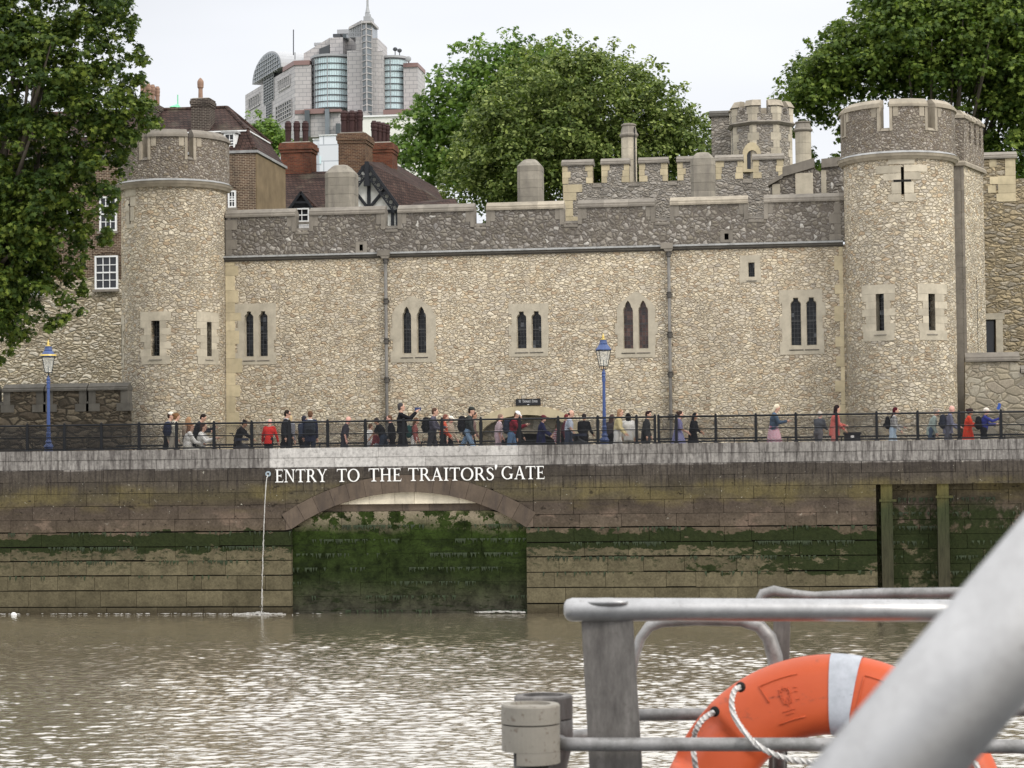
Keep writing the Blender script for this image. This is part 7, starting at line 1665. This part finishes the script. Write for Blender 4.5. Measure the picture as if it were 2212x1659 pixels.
PP(2541, 1618, 68.6, 'person with swept dark hair in a charcoal coat near the railing gap', 0, (.04, .04, .042), K, (.025, .013, .013), 'quiff', 'l', ((6, 5, 15), (-6, 5, 15)), coat=.3, lean=6, turn=-5)
PP(2668, 1618, 68.7, 'woman with dark tied hair in a blue flowered dress', 0, (.18, .17, .30), (.2, .2, .34), (.04, .025, .02), 'bun', 'l', ((15, 5, 40), (10, 5, 55)), skirt=.35, sleeve=.6)
PP(2727, 1634, 69.3, 'person in a long black hooded garment', -20, K, K, K, 'long', 'm', ((10, 5, 50), (15, 5, 60)), skirt=.75, coat=.2)
p = PP(3045, 1590, 68.6, 'woman with a blonde bob, denim jacket and pink striped skirt reading a phone', 0, (.075, .11, .16), WH, (.62, .54, .40), 'bob', 'l', ((28, 4, 72), (30, 4, 70)), skirt=.5, headp=24, lean=4, botmat=stripes('striped_skirt', (.42, .05, .14), (.75, .70, .70), 13, True))
hA = p['T'](p['hands'][0][0].lerp(p['hands'][1][0], .5) + V3(.06, 0, .02)); t = thing('phone', hA, 'small dark phone in the hands of the blonde woman', 'phone'); mb = MB(); mb.bar((hA.x - .05, hA.y, hA.z - .03), (hA.x + .09, hA.y, hA.z + .045), .012, .075); mb.build('phone_body', M['black'], t)
PP(3221, 1624, 69.5, 'person in a dark grey anorak resting against the low wall', 60, (.085, .09, .10), (.12, .115, .12), (.4, .36, .3), 'short', 'p', ((20, 5, 60), (20, 5, 60)), lean=10)
p = PP(3284, 1594, 68.5, 'woman with long black hair in a coral cardigan', 15, (.62, .16, .13), (.6, .2, .17), (.02, .013, .014), 'long', 'l', ((25, 5, 50), (10, 5, 35)), coat=.2)
p = PP(3513, 1603, 68.6, 'woman with long dark red hair in a black and white striped jumper', 0, K, (.42, .52, .62), (.055, .008, .012), 'long', 'l', ((15, 5, 60), (5, 5, 40)), lean=7, topmat=stripes('striped_jumper', (.03, .03, .035), (.6, .58, .55), 22)); backpack(p, K, 'black shoulder bag of the woman in the striped jumper', .8, -.22, 'shoulder_bag')
PP(3665, 1606, 68.7, 'grey haired person in a pale mint anorak', 0, (.34, .40, .36), (.07, .10, .15), (.25, .22, .18), 'short', 'l', ((0, 8, 20), (-5, 8, 20)), lean=14, coat=.15)
p = PP(3731, 1596, 68.4, 'close cropped pink headed man in a blue grey jacket', 0, (.17, .17, .23), (.1, .1, .12), (0, 0, 0), 'bald', 'p', ((20, 5, 45), (10, 5, 40)), lean=9, coat=.15); backpack(p, (.03, .035, .05), 'dark backpack on the man in the blue grey jacket')
PP(3809, 1616, 68.9, 'woman with dark hair in a vivid orange red dress', 0, (.80, .07, .03), (.8, .07, .03), (.03, .015, .015), 'bun', 'm', ((30, 5, 80), (20, 5, 60)), skirt=.6, cap=(.03, .02, .02))
p = PP(3872, 1612, 68.5, 'person in a royal blue jacket and cream cap holding a small flag', 0, (.04, .05, .26), K, (.5, .45, .38), 'short', 'l', ((30, 5, 60), (62, 5, 50)), cap=(.68, .6, .52), collar=NV); backpack(p, K, 'black backpack on the person in the royal blue jacket')
h0 = p['T'](p['hands'][1][0]); h1 = U(3300 / 1.8228 + 1908 * .3314 / 1.8228, (1550 + 108 * .3314) / 1.8228, h0.y)
t = thing('hand_flag', h0, 'small blue pennant on a thin white stick', 'flag'); mb = MB(); mb.tube([h0 + Vector((-.02, 0, -.1)), h1], .007, 6); mb.build('stick', M['white'], t)
mb = MB(); a = h1; mb.prism([(a.x, a.z), (a.x + .07, a.z - .04), (a.x + .05, a.z - .16), (a.x + .0, a.z - .22), (a.x - .07, a.z - .19)], a.y - .012, a.y - .004); mb.build('cloth', cloth((.05, .10, .34)), t)
# benches, pushchairs and boxes
def bench(px, Y, w, label):
    x = UX(px, Y, 960); t = thing('bench', (x, Y, ZG), label, 'bench', 'plain black benches on the wharf')
    mb = MB(); 
    for k in range(4): mb.box(x - w / 2, x + w / 2, Y - .2 + k * .11, Y - .11 + k * .11, ZG + .40, ZG + .44)
    mb.build('seat', M['bench'], t)
    for sx in (-1, 1): mb = MB(); a = x + sx * (w / 2 - .12); mb.box(a - .03, a + .03, Y - .18, Y - .12, ZG, ZG + .398); mb.box(a - .03, a + .03, Y + .14, Y + .2, ZG, ZG + .398); mb.box(a - .03, a + .03, Y - .119, Y + .139, ZG + .34, ZG + .398); mb.build('leg', M['bench'], t)
bench(417, 68.75, 1.7, 'black bench under the two seated women in white')
bench(1100, 69.9, 1.4, 'black bench below the low arch, seen through the mesh')
def pushchair(sx, Y, label):
    x = UX(sx / 1.8228, Y, 950); t = thing('pushchair', (x, Y, ZG), label, 'pushchair', 'black pushchairs'); z = ZG
    mb = MB(); mb.limb((x - .12, Y, z + .55), .17, (x + .16, Y, z + .45), .14); mb.limb((x - .2, Y - .1, z + .75), .10, (x - .2, Y + .1, z + .75), .10); mb.build('seat_shell', M['black'], t, remesh=.025)
    mb = MB(); mb.cyl(x - .05, Y, R(-80), R(60), z + .78, z + .86, .1, .26); mb.build('hood', cloth((.035, .04, .06)), t)
    mb = MB(); mb.box(x - .28, x + .22, Y - .2, Y + .2, z + .22, z + .36); mb.build('basket', cloth((.03, .03, .035)), t)
    mb = MB(); mb.tube([(x + .32, Y, z + .12), (x - .1, Y, z + .6), (x - .42, Y, z + 1.02)], .014, 6); mb.tube([(x - .3, Y, z + .12), (x + .1, Y, z + .6)], .014, 6); mb.tube([(x - .42, Y - .2, z + 1.02), (x - .42, Y + .2, z + 1.02)], .018, 6); mb.build('frame', M['fence'], t)
    for dx in (-.3, .32):
        for dy in (-.2, .2): mb = MB(); mb.tube([(x + dx + .09 * math.cos(w), Y + dy, z + .12 + .09 * math.sin(w)) for w in np.linspace(0, 6.28, 15)[:-1]], .025, 6, closed=True); mb.build('wheel', M['black'], t)
pushchair(962, 68.0, 'black pushchair below the curly haired person'); pushchair(2291, 67.9, 'black pushchair left of the blue lamp post')
x = UX(3356 / 1.8228, 69.0, 945); z = ZG; t = thing('storage_box', (x, 69, z), 'black lidded box with a small white label, right of the coral cardigan', 'box')
zt = UZ(1702 / 1.8228, 69, 1840); mb = MB(); mb.box(x - .25, x + .25, 68.8, 69.2, z, zt - .06); mb.build('box_body', M['black'], t); mb = MB(); mb.box(x - .28, x + .28, 68.77, 69.23, zt - .058, zt); mb.build('lid', M['black'], t); mb = MB(); mb.box(x - .05, x + .05, 68.79, 68.798, zt - .18, zt - .10); mb.build('paper_tag', M['white'], t)

# ------------------------------------------------------------------ foreground: boat rail, lifebuoy, leaning handrail
g = G('galvanised_grey_paint', .5, .4, .45); n = g.noise(14, 6, rough=.75); n2 = g.noise(90, 3)
c = g.mix(g.mr(n, .35, .65), (.15, .145, .135), (.32, .31, .30)); c = g.mix(g.mr(n2, .62, .72, 0, .5), c, (.12, .11, .10)); c = g.mix(g.mr(g.noise(5, 5), .6, .75, 0, .6), c, (.15, .145, .15))
g.bump(n2, .25, .002); M['galv'] = g.col(c)
g = G('worn_grey_post', .7, .3); n = g.noise(7, 7, g.mapv((3.0, 3.0, .8)), .75); n2 = g.noise(60, 4)
c = g.ramp(n, [(.3, (.06, .054, .05)), (.5, (.125, .115, .105)), (.7, (.21, .195, .18))]); c = g.mix(g.mr(n2, .6, .7, 0, .5), c, (.09, .08, .07)); g.bump(n2, .3, .002); M['post'] = g.col(c)
g = G('white_grey_rail_paint', .42, .5, .8); n = g.noise(20, 6, rough=.8); c = g.mix(g.mr(n, .4, .7), (.40, .395, .39), (.30, .295, .29)); c = g.mix(g.mr(g.noise(120, 2), .66, .74, 0, .5), c, (.22, .2, .19)); M['railw'] = g.col(c)
g = G('cream_cast_fitting', .7, .3); n = g.noise(9, 6, rough=.75); c = g.mix(n, (.15, .135, .11), (.31, .285, .24)); c = g.mix(g.mr(g.noise(70, 3), .60, .68, 0, .75), c, (.13, .10, .075)); g.bump(g.noise(60, 4), .3, .002); M['cast'] = g.col(c)
g = G('orange_buoy_shell', .5, .4); n = g.noise(9, 6, rough=.7); c = g.mix(n, (.48, .068, .018), (.60, .11, .032)); c = g.mix(g.mr(g.noise(11, 6, g.mapv((1, 1, 2), (3, 1, 7)), .8), .58, .72, 0, .7), c, (.13, .05, .035)); c = g.mix(g.mr(g.noise(4, 5), .5, .68, 0, .35), c, (.36, .05, .015)); g.bump(g.noise(150, 3), .12, .001); M['orange'] = g.col(c)
g = G('silver_reflective_tape', .4, .5); n = g.noise(30, 5, rough=.75); c = g.mix(g.mr(n, .35, .7), (.50, .52, .56), (.36, .38, .41)); c = g.mix(g.mr(g.noise(45, 4, g.mapv((1, 1, 1), (5, 5, 5))), .66, .70, 0, .7), c, (.12, .12, .13)); M['tape'] = g.col(c)
g = G('twisted_white_rope', .85, .2); w = g.N.new('ShaderNodeTexWave'); g.L.new(g.mapv((1, 1, 1), rot=(0, R(40), 0)), w.inputs[0]); w.inputs['Scale'].default_value = 34; g.bump(w.outputs['Fac'], 1.0, .006); M['rope'] = g.col(g.mix(w.outputs['Fac'], (.46, .44, .41), (.74, .72, .69)))
DZ = 3.05
structure('boat_deck', MB().box(-3, 5, -2, 5.6, DZ - .25, DZ), plain('boat_deck_paint', (.05, .055, .06), .7))
def F(x, y, Y): return U(x, y, Y)
Y1, Y2 = 4.72, 5.12
br = thing('boat_railing', (F(1500, 1317, Y1).x, Y1, DZ), 'grey metal boat railing with flat posts and tubular rails in the foreground', 'railing')
d = lambda w, Y: w * Y / FPX / 2
mb = MB(); a = F(1222 + 24, 1317, Y1); pts = [F(1218.5, 1318, Y1), F(1220.5, 1318, Y1), F(1225, 1317.6, Y1), F(1236, 1317, Y1), F(1500, 1317, Y1 + .05), F(1800, 1318, Y1 + .10), F(2500, 1321, Y1 + .25)]; r = d(51, Y1)
mb.tube(pts, [r * .35, r * .62, r * .86, r, r * .98, r * .96, r * .96], 24)
mb.build('top_rail', M['railw'], br, True)
mb = MB(); p_ = F(1308, 1301, Y1); mb.ell((p_.x, p_.y, p_.z), (d(100, Y1), r * .8, d(20, Y1)), 14, 8); mb.build('weld', M['railw'], br, True)
def flat(x0t, x1t, x0b, x1b, yt, Y, th_, name='post', m='post', k=3.1):
    a, b = F(x0t, yt, Y), F(x1t, yt, Y); c_, e_ = F(x0b, 1659, Y), F(x1b, 1659, Y); f_ = (a.z - DZ) / (a.z - c_.z)
    a2 = a.x + (c_.x - a.x) * f_ * .45; b2 = b.x + (e_.x - b.x) * f_ * .45
    mb = MB(); mb.prismz([(a2, Y), (b2, Y), (b2, Y + th_), (a2, Y + th_)], DZ, c_.z, top=[(c_.x, Y), (e_.x, Y), (e_.x, Y + th_), (c_.x, Y + th_)]); mb.prismz([(c_.x, Y), (e_.x, Y), (e_.x, Y + th_), (c_.x, Y + th_)], c_.z, a.z, top=[(a.x, Y), (b.x, Y), (b.x, Y + th_), (a.x, Y + th_)]); return mb.build(name, M[m], br)
flat(1255, 1366, 1273, 1387, 1328, Y1 + .012, .012)
flat(1672, 1708, 1660, 1700, 1300, Y2 + .03, .03)
# rear hoop: outer rail and the inverted U bracket
mb = MB(); rr = d(23, Y2); mb.tube([F(1645, 1330, Y2), F(1640, 1300, Y2), F(1648, 1283, Y2), F(1672, 1277, Y2), F(1710, 1283, Y2), F(1760, 1287, Y2), F(1900, 1282, Y2 - .02), F(2100, 1280, Y2 - .05), F(2500, 1276, Y2 - .1)], [rr, rr, rr, rr * 1.05, rr * .85, rr * .75, rr, rr, rr], 14); mb.build('rear_top_rail', M['galv'], br, True)
mb = MB(); rr = d(27, Y2); mb.tube([F(1366, 1465, Y2), F(1372, 1420, Y2), F(1383, 1380, Y2), F(1402, 1354, Y2), F(1430, 1342, Y2), F(1500, 1338, Y2), F(1600, 1340, Y2), F(1640, 1352, Y2), F(1662, 1378, Y2), F(1674, 1420, Y2), F(1680, 1500, Y2), F(1684, 1700, Y2)], [rr * .5, rr * .7, rr * .8, rr * .9, rr, rr, rr, rr * 1.1, rr * 1.2, rr * 1.3, rr, rr], 14); mb.build('curved_bracket', M['galv'], br, True)
mb = MB(); rr = d(27, Y2 - .1); mb.tube([F(1330, 1545, Y2 - .02), F(1530, 1543, Y2 - .02), F(1800, 1541, Y2 - .02), F(2150, 1534, Y2 - .05), F(2500, 1528, Y2 - .1)], rr, 16); mb.build('rear_middle_rail', M['galv'], br, True)
mb = MB(); rr = d(29.5, Y1 - .03); Yf = Y1 - .03; mb.tube([F(1300, 1588, Y1 + .25), F(1260, 1589, Y1 + .24), F(1226, 1593, Y1 + .18), F(1207, 1601, Y1 + .07), F(1211, 1607, Yf + .01), F(1235, 1608, Yf), F(1500, 1608, Yf), F(1800, 1608.5, Yf), F(2212, 1613, Yf), F(2600, 1618, Yf)], rr, 18); mb.build('front_middle_rail', M['galv'], br, True)
# two lobed fitting
ft = thing('rail_fitting', (F(1137, 1600, 4.6).x, 4.65, DZ), 'cream speckled two barrelled cast fitting at the left end of the railing', 'fitting')
def barrel(x0, x1, yt, yj, Y, m, name, notch=False):
    a, b = F(x0, yj, Y), F(x1, yj, Y); cx, r_ = (a.x + b.x) / 2, (b.x - a.x) / 2; zt, zj, zb_ = F(x0, yt, Y).z, a.z, F(x0, 1625, Y).z; zb2 = F(x0, 1655, Y).z; cy = Y + r_
    mb = MB(); mb.lathe(cx, cy, [(r_ * 1.0, zj + .001), (r_, zt - .004), (r_ * .96, zt), (r_ * .7, zt + .0005), (r_ * .68, zt - .006)], 40); cpn = mb.build('cap', M[m], ft, False)
    mb = MB()
    if notch:
        zn = F(x0, 1628, Y).z
        mb.cyl(cx, cy, R(-180), R(180), zn, zj - .002, r_ * .9, r_ * .99, n=40); mb.cyl(cx, cy, R(-22), R(178), zb2, zn - .0005, r_ * .86, r_ * .99, n=30)
        mb.build('barrel', M[m], ft); mb = MB(); mb.lathe(cx, cy, [(r_ * .6, DZ), (r_ * .6, zn + .01)], 24); mb.build('inner_pipe', M['pipe2'], ft, True)  # inner pipe coloured dark to paint the shade inside the notch
    else: mb.lathe(cx, cy, [(r_ * .6, DZ), (r_ * .75, zb_ - .05), (r_ * .95, zb_ + .0), (r_, zb_ + .03), (r_, zj - .002)], 32); mb.build('barrel', M[m], ft, True)
barrel(1103, 1230, 1508, 1558, 4.78, 'post', 'rear'); barrel(1074, 1202, 1527, 1569, 4.62, 'cast', 'front', True)
# lifebuoy
LBY = 4.86; ctr = F(1797, 1793, LBY); sc = LBY / FPX; RM = 286 * sc; ra, rb = 86 * sc, .060
lb = thing('lifebuoy', (ctr.x, LBY, ctr.z), 'orange ring lifebuoy with a silver band and white grab rope hanging on the boat railing', 'lifebuoy')
tilt = Matrix.Rotation(R(-8), 3, 'Z') @ Matrix.Rotation(R(-10), 3, 'X')
def LB(a, u, v):       # a: clock angle, u: outward, v: towards the viewer
    return Vector(ctr) + tilt @ Vector(((RM + u) * math.sin(a), -v, (RM + u) * math.cos(a)))
notches = [R(-58), R(32), R(122), R(212)]
def adiff(a, b): return abs((a - b + math.pi) % (2 * math.pi) - math.pi)
mb = MB(); NA, NB = 240, 26; vs = []
for i in range(NA):
    a = 2 * math.pi * i / NA; dn = min(adiff(a, q_) for q_ in notches[:1] + notches[2:]); nt = max(0, min(1, (R(12.5) - dn) / R(3.5))); nt = nt * nt * (3 - 2 * nt)
    for j in range(NB):
        w = 2 * math.pi * j / NB; cu, cv = math.cos(w), math.sin(w); e_ = .72
        u = ra * math.copysign(abs(cu) ** e_, cu); v = rb * math.copysign(abs(cv) ** .85, cv)
        if cu > .1: v *= 1 - nt * .85 * min(1, cu * 1.6)
        elif True: v *= 1 - nt * .25 * (1 + cu)
        vs.append(LB(a, u, v))
mb.add(vs, [(i * NB + j, i * NB + (j + 1) % NB, ((i + 1) % NA) * NB + (j + 1) % NB, ((i + 1) % NA) * NB + j) for i in range(NA) for j in range(NB)]); mb.build('ring', M['orange'], lb, True)
for ac, hw_ in ((R(5.0), R(5.2)), (R(94), R(6.2)), (R(184), R(6.2)), (R(274), R(6.2))):
    mb = MB(); vs = []; n = 8; NB = 36
    for i in range(n + 1):
        a = ac - hw_ + 2 * hw_ * i / n
        for j in range(NB): w = 2 * math.pi * j / NB; cu, cv = math.cos(w), math.sin(w); vs.append(LB(a, (ra + .0022) * math.copysign(abs(cu) ** .72, cu), (rb + .0022) * math.copysign(abs(cv) ** .85, cv)))
    mb.add(vs, [(i * NB + j, i * NB + (j + 1) % NB, (i + 1) * NB + (j + 1) % NB, (i + 1) * NB + j) for i in range(n) for j in range(NB)]); mb.build('reflective_band', M['tape'], lb, True)
# embossed maker panel: frame and worn raised marks
def surf(a, f_, up=.0015):
    cu = f_; cv = math.sqrt(max(0, 1 - abs(cu) ** 2)); return LB(a, ra * math.copysign(abs(cu) ** .72, cu), (rb) * abs(cv) ** .85 + up)
mb = MB()
def line(mb, pts, r_=.0016):
    out = []
    for (a0, f0), (a1, f1) in zip(pts, pts[1:]): out += [surf(R(a0 + (a1 - a0) * t), f0 + (f1 - f0) * t) for t in np.linspace(0, 1, 6)]
    mb.tube(out, r_, 5)
line(mb, [(-26, .02), (-27, .42), (-12, .42)]); line(mb, [(-26, -.42), (-12, -.42)]); line(mb, [(13, .42), (22, .42)]); line(mb, [(13, .42), (13, -.3)])
line(mb, [(-18.5 + 2.2 * math.cos(w), .05 + .12 * math.sin(w)) for w in np.linspace(0, 6.28, 10)], .0012)
for k in range(8): w = k * .785; line(mb, [(-18.5 + 1.1 * math.cos(w), .05 + .06 * math.sin(w)), (-18.5 + 2.9 * math.cos(w), .05 + .16 * math.sin(w))], .001)
for k, (a0, a1, f_) in enumerate(((-14.5, -13, .12), (-14.5, -13, .05), (-14.5, -13, -.03), (-24, -23, .08), (-22, -16, -.18), (-21, -17, -.26))): line(mb, [(a0, f_), (a1, f_)], .001)
mb.build('embossed_panel', M['orange'], lb, True)
def rope(pts, r_=.0062):
    n = 8; P_ = [Vector(p) for p in pts]; out = []
    for i in range(len(P_) - 1):
        p0, p1, p2, p3 = P_[max(i - 1, 0)], P_[i], P_[i + 1], P_[min(i + 2, len(P_) - 1)]
        for k in range(n):
            t = k / n; out.append(.5 * ((2 * p1) + (p2 - p0) * t + (2 * p0 - 5 * p1 + 4 * p2 - p3) * t * t + (3 * p1 - p0 - 3 * p2 + p3) * t ** 3))
    out.append(P_[-1]); mb = MB()
    for ph in (0, 2.094, 4.189):      # three laid strands
        L = 0; st = []
        for i, q_ in enumerate(out):
            if i: L += (out[i] - out[i - 1]).length
            tn = (out[min(i + 1, len(out) - 1)] - out[max(i - 1, 0)]).normalized(); a_ = tn.cross(Vector((0, 1, 0))).normalized(); b_ = tn.cross(a_); w = ph + L * 190
            st.append(q_ + (a_ * math.cos(w) + b_ * math.sin(w)) * r_ * .48)
        # resample finely so the strands twist smoothly
        mb.tube(st, r_ * .62, 6)
    return mb
def dens(pts, m=5):
    P_ = [Vector(p) for p in pts]; out = []
    for a_, b_ in zip(P_, P_[1:]): out += [a_.lerp(b_, k / m) for k in range(m)]
    return out + [P_[-1]]
Yr = LBY - .085
rope([F(1600, 1484, Yr + .05), F(1588, 1490, Yr), F(1581, 1512, Yr - .03), F(1584, 1540, Yr - .05), F(1600, 1570, Yr - .08), F(1628, 1603, Yr - .13), F(1662, 1625, Yr - .14), F(1705, 1640, Yr - .12), F(1745, 1646, Yr - .10), F(1800, 1648, Yr - .08), F(1860, 1640, Yr - .06), F(1900, 1640, Yr)]).build('grab_rope', M['rope'], lb)
rope([F(1543, 1538, Yr + .05), F(1532, 1544, Yr + .01), F(1515, 1558, Yr - .02), F(1503, 1578, Yr - .02), F(1498, 1602, Yr + .06), F(1499, 1630, Yr - .02), F(1503, 1660, Yr - .02), F(1512, 1720, Yr), F(1540, 1800, Yr)]).build('grab_rope', M['rope'], lb)
rope([F(2105, 1648, Yr + .03), F(2112, 1660, Yr - .02), F(2120, 1720, Yr - .01)]).build('grab_rope', M['rope'], lb)
for (x, y) in ((1600, 1484), (1544, 1537), (2105, 1648)): mb = MB(); p_ = F(x, y, Yr + .045); mb.ell(p_, (.011, .012, .012), 10, 6); mb.build('rope_hole', M['void'], lb, True)
# leaning handrail close to the camera
hr_ = thing('handrail', (.2, 1.12, DZ), 'thick pale grey blurred handrail slanting across the lower right corner', 'handrail')
Yh = 1.12; a = U(2640, 816, Yh); b = U(1919, 1659, Yh); dd = (b - a).normalized(); foot = b + dd * ((b.z - DZ) / -dd.z)
mb = MB(); mb.tube([a, b, foot], d(255, Yh), 36); mb.build('handrail_tube', M['railw'], hr_, True)
mb = MB(); mb.lathe(foot.x, foot.y, [(.06, DZ), (.06, DZ + .01), (.035, DZ + .012), (.03, DZ + .06)], 20); mb.build('base_flange', M['galv'], hr_)
